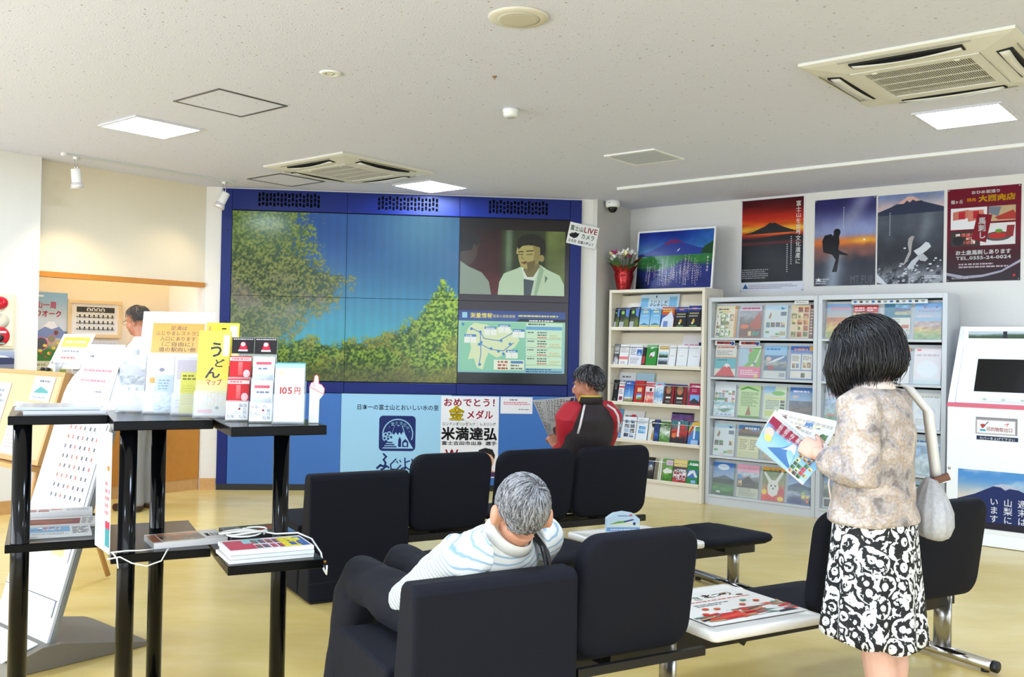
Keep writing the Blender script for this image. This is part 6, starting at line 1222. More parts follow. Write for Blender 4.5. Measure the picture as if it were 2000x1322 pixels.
# pointing hand sign
pts = [(-.018, 0), (.018, 0), (.019, .085), (.034, .105), (.037, .125), (.026, .140), (.016, .143), (.0135, .168), (.008, .176), (.0, .172), (-.003, .150), (-.012, .146), (-.018, .132), (-.017, .100)]
a = Art(.001, .001, W_, .003); a.v = []; a.f = []; a.c = []
def prismart(a, pts, y0, y1, col):
    n = len(pts); a.v += [(p[0], y0, p[1]) for p in pts] + [(p[0], y1, p[1]) for p in pts]
    for f in [list(range(n)), list(range(2 * n - 1, n - 1, -1))] + [(i, i + n, (i + 1) % n + n, (i + 1) % n) for i in range(n)]: a.f.append(tuple(f)); a.c.append([col] * len(f))
prismart(a, pts, 0, .003, (240, 240, 242)); a.line(pts[3:13] + [pts[3]], .0025, (220, 90, 100)); a.line([(-.004, .150), (-.001, .132)], .002, (220, 90, 100))
o = a.build('hand_sign', None, (-.722, 3.52, ZT + .0015), math.radians(5), tilt=-.05); tag(o, 'white pointing hand sign standing behind the booklets on the black stand', 'sign')
# ================================================================== lobby seating
def bn(u, v, z=0.0): return BN.p(u, v, z)
M_beam = mat('black_beam', (16, 16, 18), .45)
def backrest(row, u, w=.50, z0=.365, h=.435, v=.055):
    mb = MB()
    def warp(p):            # lean back, curve around the sitter
        y = p.y + .045 * (p.x / (w / 2)) ** 2 * .5 - (p.z - z0) * .14; return Vector((p.x, y, p.z))
    pad(mb, w, h, .075, .085, .026, lambda p: warp(Vector((p.x, p.y, p.z + z0 + h / 2))), n=7)
    o = fix_normals(mb.build('backrest', M_fabric, row, (u + w / 2, v, 0)))
    MB().prism([(v + .08, .30), (v + .22, .30), (v + .22, .33), (v + .10, .36), (v + .085, .47), (v + .07, .47)], u + w / 2 - .06, u + w / 2 + .06, 'x').build('back_bracket', M_beam, row)
    return o
def seat(row, u, w=.50, v0=.10, d=.48, z=.405, dome=.014):
    mb = MB(); R = []
    prof = [(.20, .0, 0), (.10, .0, 0), (.03, .004, 0), (.008, .016, 0), (.0, .034, 0), (.010, .052, 0), (.035, .060, 0), (.10, .064, 0), (.18, .064 + dome, 0), (.22, .064 + dome * 1.1, 0)]
    for ins, zz, _ in prof:
        ring = []
        for x, y in rrect(w - 2 * ins, d - 2 * ins, max(.085 - ins * .6, .02), 7):
            drop = -.018 * max(0, y / (d / 2)) ** 2 + .016 * max(0, -y / (d / 2)) ** 2; ring.append((x, y, z - .064 + zz + drop))
        R.append(ring)
    o = fix_normals(mb.rings(R).build('seat', M_fabric, row, (u + w / 2, v0 + d / 2, 0)))
    MB().box(u + w / 2 - .07, u + w / 2 + .07, v0 + .08, v0 + d - .12, .318, z - .062).build('seat_bracket', M_beam, row)
    return o
def t_leg(row, u, v0, v1, vm):
    l = MB().tube([(u, v0, .034), (u, v1, .034)], .026, 16).build('leg_foot', M_chrome, row)
    for v in (v0, v1):
        MB().lathe([(.0265, -.012), (.0265, .010), (0, .012)], 16, M=Matrix.Translation((u, v, .034)) @ Matrix.Rotation(PI / 2 * (1 if v == v0 else -1), 4, 'X')).build('end_cap', M_black, l)
    for v in (v0 + .05, v1 - .05): MB().lathe([(.018, 0), (.018, .012), (.008, .014)], 12, (u, v, 0)).build('glide', M_black, l)
    mb = MB(); R = []
    for z in (.05, .31): R.append([(u + .018 * math.cos(a_ * PI / 8), vm + .048 * math.sin(a_ * PI / 8), z) for a_ in range(16)])
    mb.rings(R).build('leg_post', mat('brushed_steel', (178, 176, 172), .22, metal=.9), row)
def tabletop(row, u0, u1, v0, v1, z=.41):
    mb = MB(); R = []
    for ins, zz in ((.08, -.034), (.006, -.034), (.0, -.028), (.0, -.006), (.006, 0), (.03, .0), (.034, -.003), (.2, -.003)):
        R.append([((u0 + u1) / 2 + x, (v0 + v1) / 2 + y, z + zz) for x, y in rrect(u1 - u0 - 2 * ins, v1 - v0 - 2 * ins, max(.03 - ins, .008), 5)])
    o = fix_normals(mb.rings(R).build('table_top', mat('table_white', (232, 228, 220), .35), row))
    for v in (v0 + .06, v0 + .30):
        MB().prism([(u0 + .12, z - .035), (u0 + .24, z - .035), (u0 + .20, z - .085)], v, v + .01, 'y').build('table_bracket', M_beam, row)
    return o
# ---- front row: chair, table, two chairs
FR = thing('lobby_seat_row', 'nearest row of charcoal lobby chairs on a beam with a white table between', 'seating', BN.o, BN.rz)
for u in (-.585, .545, 1.085): backrest(FR, u); seat(FR, u, z=.395)
tabletop(FR, -.035, .53, .0, .56)
MB().box(-.60, 1.70, .27, .33, .255, .317).build('beam', M_beam, FR)
MB().box(-.60, -.05, .03, .05, .33, .36).build('rear_rail', M_beam, FR)
for u in (-.57, -.50, -.20): MB().lathe([(.0, -.02), (.012, -.018), (.014, 0)], 10, (u, .06, .342)).build('bolt', M_black, FR)
t_leg(FR, 1.655, .03, .62, .30); t_leg(FR, .0, .06, .60, .30)
# ---- middle row: backless seats and a table
MR = thing('backless_bench', 'middle row of backless charcoal seats with a white table between', 'seating', bn(0, 1.26), BN.rz)
for u in (-.535, .0, 1.085): seat(MR, u, w=.515, v0=.03, d=.56, z=.405, dome=.022)
tabletop(MR, .535, 1.07, .03, .58)
MB().box(-.55, 1.66, .28, .34, .255, .317).build('beam', M_beam, MR)
t_leg(MR, 1.625, .06, .78, .42); t_leg(MR, -.33, .02, .62, .30)
# ---- far row facing the video wall
AR = thing('lobby_seat_row', 'far row of charcoal lobby chairs on a beam facing the video wall', 'seating', bn(0, 2.43), BN.rz)
for u, w in ((-.115, .525), (.455, .55), (1.03, .575)): backrest(AR, u, w=w, z0=.335, h=.46); seat(AR, u, w=w)
MB().box(-.12, 1.62, .27, .33, .255, .317).build('beam', M_beam, AR); MB().box(-.12, 1.60, .06, .085, .285, .325).build('rear_rail', M_beam, AR)
t_leg(AR, 1.56, .02, .62, .30); t_leg(AR, .42, .06, .62, .30)
# ---- upholstered block seats at the row ends
def block(u, v, label, w=.59, hb=.705):
    t = thing('block_seat', label, 'armchair', bn(u, v), BN.rz, 'upholstered block seats')
    prof = [(0.0, .012), (.0, hb - .03), (.008, hb - .008), (.03, hb), (.085, hb), (.105, hb - .012), (.112, hb - .035), (.20, .012)]
    bevel(MB().prism(prof, 0, w, 'x').build('backrest', M_fabric, t), .016, 3)
    bevel(MB().prism([(.203, .012), (.203, .40), (.62, .425), (.66, .415), (.672, .38), (.672, .012)], 0, w, 'x').build('seat', M_fabric, t), .016, 3)
    MB().box(.02, w - .02, .02, .65, 0, .012).build('base', M_black, t)
    MB().box(-.001, w + .001, -.0015, .002, .115, .119).build('seam', mat('seam_dark', (26, 27, 34), .8), t)
    return t
block(-1.215, -.005, 'charcoal block seat nearest the camera, with the grey-haired man on it')
block(-.725, 2.45, 'charcoal block seat at the end of the far row, standing empty')
# ---- things on the tables
def lie(name, fr_p, u, v, z, w, d, t, spec, label, cat, rz=0.0, seed=1, m=None):
    a = spec if isinstance(spec, Art) else leaflet(w, d, spec, seed, t); q = bn(u, v, z + a.t + .0004); o = link(name, a.mesh(name, m), None, q, (0, 0, 0))
    o.rotation_euler = (Matrix.Rotation(BN.rz + rz, 3, 'Z') @ Matrix.Rotation(-PI / 2, 3, 'X')).to_euler(); return tag(o, label, cat)
a = Art(.50, .40, (240, 236, 228), .0015)
for k, (ch, cc) in enumerate(zip('ふるさと', ((226, 190, 40), (150, 40, 140), (150, 190, 50), (222, 180, 50)))): a.text(ch, .03 + k * .075, .30 + .012 * (k % 2), .055, cc, .02)
for k, (ch, cc) in enumerate(zip('まつり', ((190, 60, 120), (120, 180, 60), (226, 170, 50)))): a.text(ch, .24 + k * .06, .315, .05, cc, .02)
a.lines(.05, .265, .45, .285, 1, (214, 110, 90)); a.lines(.12, .21, .30, .245, 2, (110, 110, 110)); a.disc(.36, .335, .02, .012, (90, 60, 50)); a.disc(.12, .31, .018, .012, (90, 60, 50)); a.disc(.42, .30, .018, .01, (90, 60, 50))
rd = random.Random(9)
for k in range(46):
    x = rd.uniform(0, .48); y = .02 + rd.random() * .17 * (.4 + x); cc = rd.choice(((206, 40, 44), (220, 70, 50), (150, 60, 50), (190, 150, 110), (90, 130, 120), (236, 226, 220), (40, 44, 60)))
    a.poly([(x, y), (min(.5, x + rd.uniform(.05, .14)), y + rd.uniform(-.008, .02)), (min(.5, x + rd.uniform(.04, .12)), y + rd.uniform(.015, .035)), (x, y + .015)], cc)
for k in range(9): a.disc(.08 + k * .047, .12 + .05 * math.sin(k * 1.3) + k * .008, .016, .012, rd.choice(((226, 90, 50), (214, 60, 40), (120, 160, 140))))
lie('festival_poster', None, .02, .08, .4108, 0, 0, 0, a, 'white and red festival poster lying on the white table of the nearest row', 'poster', .0)
q = bn(.64, 1.60, .4108)
a = Art(.18, .13, (196, 220, 236), .05)
prof = [(0, 0), (.18, 0), (.18, .10), (.165, .112), (.145, .128), (.09, .137), (.04, .128), (.015, .112), (0, .10)]
a.v = []; a.f = []; a.c = []; prismart(a, prof, 0, .05, (200, 222, 236))
a.poly([(.0, .06), (.06, .085), (.12, .09), (.18, .075), (.18, .06)], (226, 232, 214)); a.poly([(.01, .07), (.06, .088), (.11, .092), (.1, .08)], (120, 170, 90)); a.poly([(.09, .088), (.14, .10), (.15, .095), (.1, .082)], (40, 60, 110)); a.lines(.06, .112, .14, .122, 1, (110, 130, 160)); a.rect(0, .035, .18, .055, (120, 160, 206)); a.lines(.02, .038, .16, .05, 1, (220, 230, 240)); a.blocks(.02, .005, .16, .03, 6, 1, [(190, 60, 70), (90, 110, 150), (226, 210, 150)]); a.disc(.15, .075, .008, .008, (40, 70, 140)); a.disc(.13, .12, .008, .006, (220, 110, 120))
tag(a.build('leaflet_box', None, q, BN.rz - .42, tilt=-.02), 'pale blue printed cardboard leaflet box standing on the middle row table', 'box')
lie('newspaper', None, .80, 1.36, .4108, .24, .34, .012, [(232, 230, 224), ('l', .05, .05, .95, .95, 14, (170, 168, 164)), ('r', .1, .7, .4, .9, (190, 90, 60))], 'folded newspaper pile on the middle row table', 'newspaper', -.1, 3)
lie('magazine', None, .57, 1.32, .4108, .20, .27, .006, [(226, 222, 214), ('b', .05, .1, .95, .6, 3, 3, [(190, 90, 70), (90, 130, 160), (226, 200, 150)]), ('l', .05, .65, .95, .95, 4, GY)], 'open magazine lying beside the leaflet box', 'magazine', .15, 4)
# ================================================================== people
def remesh(name, mb, m, voxel, smooth=4, parent=None, disp=None, factor=.5):
    o = mb.build('tmp', m)
    r = o.modifiers.new('r', 'REMESH'); r.mode = 'VOXEL'; r.voxel_size = voxel; r.use_smooth_shade = True
    s = o.modifiers.new('s', 'SMOOTH'); s.iterations = smooth; s.factor = factor
    me = bpy.data.meshes.new_from_object(o.evaluated_get(bpy.context.evaluated_depsgraph_get()))
    bpy.data.objects.remove(o); me.name = name
    if disp:
        n = len(me.vertices); co = np.empty(n * 3); no = np.empty(n * 3); me.vertices.foreach_get('co', co); me.vertices.foreach_get('normal', no)
        co = co.reshape(-1, 3); no = no.reshape(-1, 3); co += no * disp(co)[:, None]; me.vertices.foreach_set('co', co.ravel()); me.update()
    me.polygons.foreach_set('use_smooth', [True] * len(me.polygons))
    return link(name, me, parent)
def fold(f=(9, 9, 9), amp=.006, seed=1):         # cloth creases as a smooth 3-D noise along the normal
    rs = np.random.RandomState(seed); K = rs.randn(7, 3) * np.array(f); ph = rs.rand(7) * 6.28
    def d(co):
        q = sum(np.abs(np.sin(co @ K[i] + ph[i] + 1.3 * np.sin(co @ K[(i + 3) % 7] * .7))) for i in range(7)) / 7
        return (q - .62) * amp * 2
    return d
def ell(mb, c, rx, ry, rz, M=None, n=16, k=10):
    R = []
    for j in range(1, k):
        a = PI * j / k - PI / 2; R.append([Vector((rx * math.cos(a) * math.cos(2 * PI * i / n), ry * math.cos(a) * math.sin(2 * PI * i / n), rz * math.sin(a))) for i in range(n)])
    R = [[(M @ (Vector(c) + p) if M else Vector(c) + p) for p in r] for r in R]
    return mb.rings(R)
def taper(mb, pts, rad, n=14, sq=1.0): return mb.tube(pts, rad, n, sq=sq)
def head_into(mb, M):            # skull, face, nose, ears, chin; M: X right, Y to the face, Z up, origin in the middle of the head
    ell(mb, (0, -.012, .028), .077, .094, .090, M, 20, 14); ell(mb, (0, .030, -.030), .062, .062, .085, M, 18, 12); ell(mb, (0, .052, -.085), .034, .034, .028, M, 12, 8)
    ell(mb, (0, .092, -.022), .014, .020, .026, M, 10, 8); ell(mb, (0, .098, -.036), .018, .014, .012, M, 10, 8); ell(mb, (0, .074, .020), .052, .020, .014, M, 12, 8)
    ell(mb, (0, .080, -.066), .026, .012, .012, M, 10, 8); ell(mb, (.045, .05, -.035), .024, .03, .03, M, 10, 8); ell(mb, (-.045, .05, -.035), .024, .03, .03, M, 10, 8)
    for s in (-1, 1):
        E = M @ Matrix.Translation((s * .079, -.012, -.012)) @ Matrix.Rotation(s * -.5, 4, 'Z')
        ell(mb, (0, 0, 0), .008, .019, .033, E, 10, 8); ell(mb, (s * .006, -.010, .008), .006, .012, .024, E, 8, 6); ell(mb, (0, .0, -.028), .007, .011, .012, E, 8, 6)
def face_parts(M, parent, brow):
    for s in (-1, 1):
        ell(MB(), (s * .031, .082, .002), .013, .008, .008, M, 12, 8).build('eye', mat('eye_white', (232, 228, 222), .3), parent)
        ell(MB(), (s * .031, .089, .002), .0055, .003, .0055, M, 10, 6).build('iris', mat('iris_dark', (30, 22, 18), .2), parent)
        MB().tube([M @ Vector((s * .014, .092, .020)), M @ Vector((s * .032, .092, .026)), M @ Vector((s * .050, .080, .021))], .0035, 6).build('eyebrow', brow, parent)
    MB().tube([M @ Vector((-.022, .086, -.064)), M @ Vector((0, .0935, -.062)), M @ Vector((.022, .086, -.064))], .0035, 6).build('lips', mat('lip', (176, 110, 98), .5), parent)
def hand_into(mb, W, palm_dir, side, curls=(.5, .6, .65, .7), s=1.0, thumb=.5, spread=.12):
    """W: wrist point; palm_dir: along the hand; side: towards the thumb; palm faces side x palm_dir"""
    f = Vector(palm_dir).normalized(); t = Vector(side); t = (t - f * t.dot(f)).normalized(); p = f.cross(t).normalized()     # p: direction the fingers close to
    M = Matrix((t, f, p)).transposed().to_4x4(); M.translation = Vector(W)
    ell(mb, (0, .045 * s, 0), .040 * s, .055 * s, .016 * s, M, 14, 10); ell(mb, (.012 * s, .028 * s, .006 * s), .026 * s, .034 * s, .015 * s, M, 12, 8); taper(mb, [M @ Vector((0, -.03 * s, 0)), M @ Vector((0, .02 * s, 0))], [.026 * s, .028 * s])
    for k, (x, L) in enumerate(((.029, .074), (.010, .083), (-.010, .077), (-.028, .060))):
        q = Vector((x, .088 - abs(x - .01) * .25, 0)) * s; a = 0; pts = [M @ (q - Vector((0, .03 * s, 0))), M @ q]; d = Vector((x * spread * 8, 1, 0)).normalized()
        for j, fr in enumerate((.42, .33, .25)):
            a += curls[k] * (1.0, 1.1, .7)[j]; q = q + Vector((d.x * math.cos(a), math.cos(a), math.sin(a))) * L * fr * s; pts.append(M @ q)
        taper(mb, pts, [.009 * s, .0095 * s, .0088 * s, .0080 * s, .0062 * s], 8)
    q = Vector((.030, .020, .004)) * s; pts = [M @ (q - Vector((.012, .005, 0))), M @ q]
    for j, L in enumerate((.038, .030, .024)):
        a = .5 + j * thumb * .6; q = q + Vector((.45 * math.cos(a * .6), .85, .50 * math.sin(a) + .12)).normalized() * L * s * .9; pts.append(M @ q)
    taper(mb, pts, [.012 * s, .0125 * s, .0110 * s, .0098 * s, .0075 * s], 8)
def ribbons(name, strands, mats, parent, wd=.0011):
    mb = MB()
    for k, pts in enumerate(strands):
        mb.tube(pts, [wd * (1 if i < len(pts) - 1 else .35) for i in range(len(pts))], 3, mi=k % len(mats))
    return mb.build(name, mats, parent)
def scalp(M, d, off, c=(0, -.012, .028), r=(.077, .094, .090)):
    d = Vector(d).normalized(); return M @ (Vector(c) + Vector((d.x * (r[0] + off), d.y * (r[1] + off), d.z * (r[2] + off))))
def cap(M, off, keep, m, parent, name='hair_cap', n=40, k=28):    # hair mass: ellipsoid cap cut by keep(dir)
    mb = MB(); V = {}; vs = []; fs = []
    for j in range(k + 1):
        for i in range(n):
            a = PI * j / k - PI / 2; d = (math.cos(a) * math.cos(2 * PI * i / n), math.cos(a) * math.sin(2 * PI * i / n), math.sin(a))
            kk = keep(d); vs.append(scalp(M, d, off * min(1, max(-1.2, kk * 6)) if kk < .17 else off))
    for j in range(k):
        for i in range(n): fs.append((j * n + i, j * n + (i + 1) % n, (j + 1) * n + (i + 1) % n, (j + 1) * n + i))
    mb.add(vs, fs, 0, True); return mb.build(name, m, parent)
def short_hair(M, parent, keep, mats, off=.012, n=1500, seed=1, whorl=(0.05, -.75, .66), length=.07):
    rd = random.Random(seed); wh = Vector(whorl).normalized(); S = []
    while len(S) < n:
        d = Vector((rd.gauss(0, 1), rd.gauss(0, 1), rd.gauss(0, 1))).normalized()
        if keep(d) < .02: continue
        away = (d - wh * d.dot(wh)); away = away.normalized() if away.length > .05 else Vector((1, 0, 0)); sw = wh.cross(away) * .45
        tdir = (away + sw + Vector((0, 0, -.45)) + Vector((rd.gauss(0, .25), rd.gauss(0, .25), rd.gauss(0, .25)))).normalized(); pts = []; L = length * rd.uniform(.6, 1.15); q = d.copy()
        for i in range(5):
            pts.append(scalp(M, q, off * (.55 + .5 * math.sin(.6 + i * .5)) + rd.uniform(0, .003))); q = (q + (tdir - q * tdir.dot(q)) * (L / 4 / .09)).normalized()
        S.append(pts)
    return ribbons('hair', S, mats, parent, .0013)
def glasses(M, parent):
    g = MB()
    for s in (-1, 1):
        g.tube([M @ Vector((s * .033 + .022 * math.cos(a * PI / 8), .104, .002 + .017 * math.sin(a * PI / 8))) for a in range(17)], .0016, 6); g.tube([M @ Vector((s * .055, .102, .008)), M @ Vector((s * .078, .05, .008)), M @ Vector((s * .083, -.01, .004))], .0015, 6)
    g.tube([M @ Vector((-.011, .105, .004)), M @ Vector((.011, .105, .004))], .0015, 6); g.build('glasses', mat('gold_frame', (190, 160, 90), .25, metal=.8), parent)
def hmat(p, face, up=(0, 0, 1), tilt=0.0):
    f = Vector(face).normalized(); u = Vector(up); r = f.cross(u).normalized(); u = r.cross(f); M = Matrix((r, f, u)).transposed().to_4x4(); M.translation = Vector(p); return M
SKIN = mat('skin_tan', (206, 150, 122), .5, noise=.05, nscale=30, spec=.35); SKIN2 = mat('skin_fair', (226, 178, 158), .5, noise=.04, nscale=30, spec=.35); SKIN3 = mat('skin_ruddy', (186, 124, 96), .5, noise=.06, nscale=30)
def loft(mb, B, rings, n=28, wav=None):      # rings of (r, f, z, half width, half depth) in a body frame
    R = []
    for j, (r, f, z, a, b) in enumerate(rings):
        R.append([B(r + a * math.cos(2 * PI * i / n) * (1 + (wav(i / n, j) if wav else 0)), f + b * math.sin(2 * PI * i / n) * (1 + (wav(i / n, j) if wav else 0)), z) for i in range(n)])
    return mb.rings(R)
def frame_of(x, y, az):
    f = dirv(az); r = dirv(az + 90)
    return lambda rr, ff, z: Vector((x, y, 0)) + r * rr + f * ff + Vector((0, 0, z))

# ---------------------------------------------------------------- standing woman
def fabric(name, build):
    m = bpy.data.materials.new(name); m.use_nodes = True; nt = m.node_tree; b = nt.nodes['Principled BSDF']; b.inputs['Roughness'].default_value = .75; build(nt, b, nt.nodes.new, nt.links.new); MATS[name] = m; return m
def blouse_nodes(nt, b, N, L):
    tc = N('ShaderNodeTexCoord'); n = N('ShaderNodeTexNoise'); n.inputs['Scale'].default_value = 15; n.inputs['Detail'].default_value = 6; n.inputs['Distortion'].default_value = .4; n2 = N('ShaderNodeTexNoise'); n2.inputs['Scale'].default_value = 110; n2.inputs['Detail'].default_value = 4
    r = N('ShaderNodeValToRGB'); e = r.color_ramp.elements; e[0].position = .35; e[0].color = rgb(140, 130, 128); e[1].position = .68; e[1].color = rgb(222, 206, 194)
    x = e.new(.44); x.color = rgb(190, 182, 180); x = e.new(.51); x.color = rgb(190, 170, 150); x = e.new(.56); x.color = rgb(206, 194, 188)
    r2 = N('ShaderNodeValToRGB'); r2.color_ramp.elements[0].position = .35; r2.color_ramp.elements[1].position = .65; r2.color_ramp.elements[0].color = (.50, .48, .48, 1); r2.color_ramp.elements[1].color = (1, 1, 1, 1)
    mx = N('ShaderNodeMix'); mx.data_type = 'RGBA'; mx.blend_type = 'MULTIPLY'; mx.inputs['Factor'].default_value = .6
    L(tc.outputs['Object'], n.inputs['Vector']); L(tc.outputs['Object'], n2.inputs['Vector']); L(n.outputs['Fac'], r.inputs[0]); L(n2.outputs['Fac'], r2.inputs[0]); L(r.outputs[0], mx.inputs['A']); L(r2.outputs[0], mx.inputs['B']); L(mx.outputs['Result'], b.inputs['Base Color'])
def skirt_nodes(nt, b, N, L):
    tc = N('ShaderNodeTexCoord'); v = N('ShaderNodeTexVoronoi'); v.inputs['Scale'].default_value = 17; v.inputs['Randomness'].default_value = 1.0; n = N('ShaderNodeTexNoise'); n.inputs['Scale'].default_value = 46; n.inputs['Detail'].default_value = 3; n.inputs['Distortion'].default_value = .8
    w = N('ShaderNodeMath'); w.operation = 'SINE'; m1 = N('ShaderNodeMath'); m1.operation = 'MULTIPLY'; m1.inputs[1].default_value = 17.0; ad = N('ShaderNodeMath'); ad.operation = 'MULTIPLY_ADD'; ad.inputs[1].default_value = 9.0
    r = N('ShaderNodeValToRGB'); r.color_ramp.interpolation = 'LINEAR'; e = r.color_ramp.elements; e[0].position = .515; e[0].color = rgb(18, 19, 24); e[1].position = .56; e[1].color = rgb(236, 238, 240)
    mu = N('ShaderNodeMath'); mu.operation = 'MULTIPLY_ADD'; mu.inputs[1].default_value = .16; mu.inputs[2].default_value = .03
    sm = N('ShaderNodeMath'); sm.operation = 'ADD'
    L(tc.outputs['Object'], v.inputs['Vector']); L(tc.outputs['Object'], n.inputs['Vector']); L(v.outputs['Distance'], m1.inputs[0]); L(n.outputs['Fac'], ad.inputs[0]); L(m1.outputs[0], ad.inputs[2]); L(ad.outputs[0], w.inputs[0]); L(w.outputs[0], mu.inputs[0]); L(mu.outputs[0], sm.inputs[0]); L(n.outputs['Fac'], sm.inputs[1]); L(sm.outputs[0], r.inputs[0]); L(r.outputs[0], b.inputs['Base Color'])
M_bl = fabric('mottled_blouse', blouse_nodes); M_sk = fabric('floral_skirt', skirt_nodes)
WX, WY, WAZ = 1.290, 3.40, -50
P_ = frame_of(WX, WY, WAZ); wf = dirv(WAZ); wr = dirv(WAZ + 90)
wo = thing('person', 'standing woman with black bobbed hair in mottled blouse and floral skirt, reading a magazine', 'person', (WX, WY, 0), 0)
def rel(o, root):                    # keep the world place while hanging a part under a root that has only a location
    o.parent = root; o.location = o.location - root.location; return o
HM = hmat(P_(-.002, .020, 1.405), wf * .74 + Vector((0, 0, -.67)))
body = MB(); head_into(body, HM)
taper(body, [P_(0, -.01, 1.24), P_(0, .004, 1.32), P_(0, .015, 1.38)], [.058, .052, .055])
loft(body, P_, [(0, .0, .78, .150, .105), (0, 0, .90, .125, .085), (0, 0, 1.02, .12, .08), (0, 0, 1.15, .14, .09), (0, 0, 1.25, .13, .075), (0, 0, 1.29, .07, .05)])
SHL, ELL, WRL = P_(-.165, .0, 1.255), P_(-.205, -.03, 1.01), P_(-.085, .165, 1.06)
SHR, ELR, WRR = P_(.165, .0, 1.255), P_(.215, .02, 1.01), P_(.165, .215, 1.03)
for a, b, c in ((SHL, ELL, WRL), (SHR, ELR, WRR)): taper(body, [a, a.lerp(b, .5), b, b.lerp(c, .4), c], [.045, .041, .036, .034, .024])
for s in (-1, 1): taper(body, [P_(s * .07, 0, .84), P_(s * .060, -.035, .48), P_(s * .056, -.055, .32), P_(s * .056, -.055, .09), P_(s * .056, -.06, .035)], [.085, .062, .056, .034, .036]); taper(body, [P_(s * .056, -.075, .035), P_(s * .058, .025, .032), P_(s * .06, .105, .022)], [.034, .036, .026], sq=.8)
hand_into(body, WRL, (P_(-.055, .26, 1.10) - WRL), Vector((0, 0, 1)) * .8 + wr * .5, (.85, .95, 1.0, 1.0), .95, .6, .02)
hand_into(body, WRR, (P_(.12, .30, 1.05) - WRR), Vector((0, 0, 1)) * .8 - wr * .5, (.9, .95, 1.0, 1.0), .92, .3)
rel(remesh('body', body, SKIN2, .0058, 3), wo); face_parts(HM, None, mat('black_hair', (16, 15, 17), .38, spec=.6))
for o in [o for o in C.objects if o.parent is None and o.name.split('.')[0] in ('eye', 'iris', 'eyebrow', 'lips')]: rel(o, wo)
# blouse
bl = MB(); hem = .845
loft(bl, P_, [(0, .0, hem - .01, .190, .150), (0, 0, hem, .195, .153), (0, .0, .90, .182, .142), (0, -.002, .98, .160, .128), (0, -.004, 1.06, .160, .126), (0, -.006, 1.15, .178, .128), (0, -.004, 1.22, .180, .115), (0, .0, 1.275, .145, .088), (0, .01, 1.298, .090, .072), (0, .016, 1.308, .070, .064)], 32)
for a, b, c in ((SHL, ELL, WRL), (SHR, ELR, WRR)):
    taper(bl, [a.lerp(P_(0, 0, 1.24), .25), a, a.lerp(b, .5), b, b.lerp(c, .35), b.lerp(c, .72), b.lerp(c, .80)], [.062, .072, .068, .064, .062, .052, .050], 18)
rel(remesh('blouse', bl, M_bl, .0075, 3, disp=fold((16, 16, 9), .012, 4)), wo)
cl = MB(); loft(cl, P_, [(0, .014, 1.300, .088, .076), (0, .018, 1.322, .076, .070), (0, .02, 1.326, .072, .066)], 26); cl.f = cl.f[:-2]; cl.m = cl.m[:-2]; cl.sm = cl.sm[:-2]
o = rel(cl.build('collar', mat('collar_pink', (240, 222, 214), .7)), wo); so_ = o.modifiers.new('s', 'SOLIDIFY'); so_.thickness = .006; so_.offset = 1
for s in (-1, 1): MB().tube([P_(s * .03, .135, hem + .02), P_(s * .03, .15, .95), P_(s * .02, .13, 1.1)], .004, 6).build('placket', MATS['collar_pink'])
for o in [o for o in C.objects if o.parent is None and o.name.split('.')[0] == 'placket']: rel(o, wo)
# skirt with flared folds
sk = MB(); R = []; NS = 96
for j in range(15):
    t_ = j / 14; z = .875 - .445 * t_; a0 = .165 + .035 * t_; b0 = .130 + .032 * t_; ring = []
    for i in range(NS):
        an = 2 * PI * i / NS; wv = 1 + (.11 * t_ ** 1.4) * math.sin(an * 9 + .6 * math.sin(an * 2)) ; dz = .022 * t_ * math.sin(an - .3) + .010 * t_ * math.sin(an * 9)
        ring.append(P_(a0 * wv * math.cos(an), b0 * wv * math.sin(an) - .005, z + dz))
    R.append(ring)
o = rel(sk.rings(R, caps=False).build('skirt', M_sk), wo); so_ = o.modifiers.new('s', 'SOLIDIFY'); so_.thickness = .004
for s in (-1, 1): o = MB(); taper(o, [P_(s * .056, -.095, .032), P_(s * .058, .015, .03), P_(s * .06, .115, .024)], [.040, .042, .034], sq=.75); rel(fix_normals(o.build('shoe', mat('black_shoe', (22, 20, 20), .3))), wo)
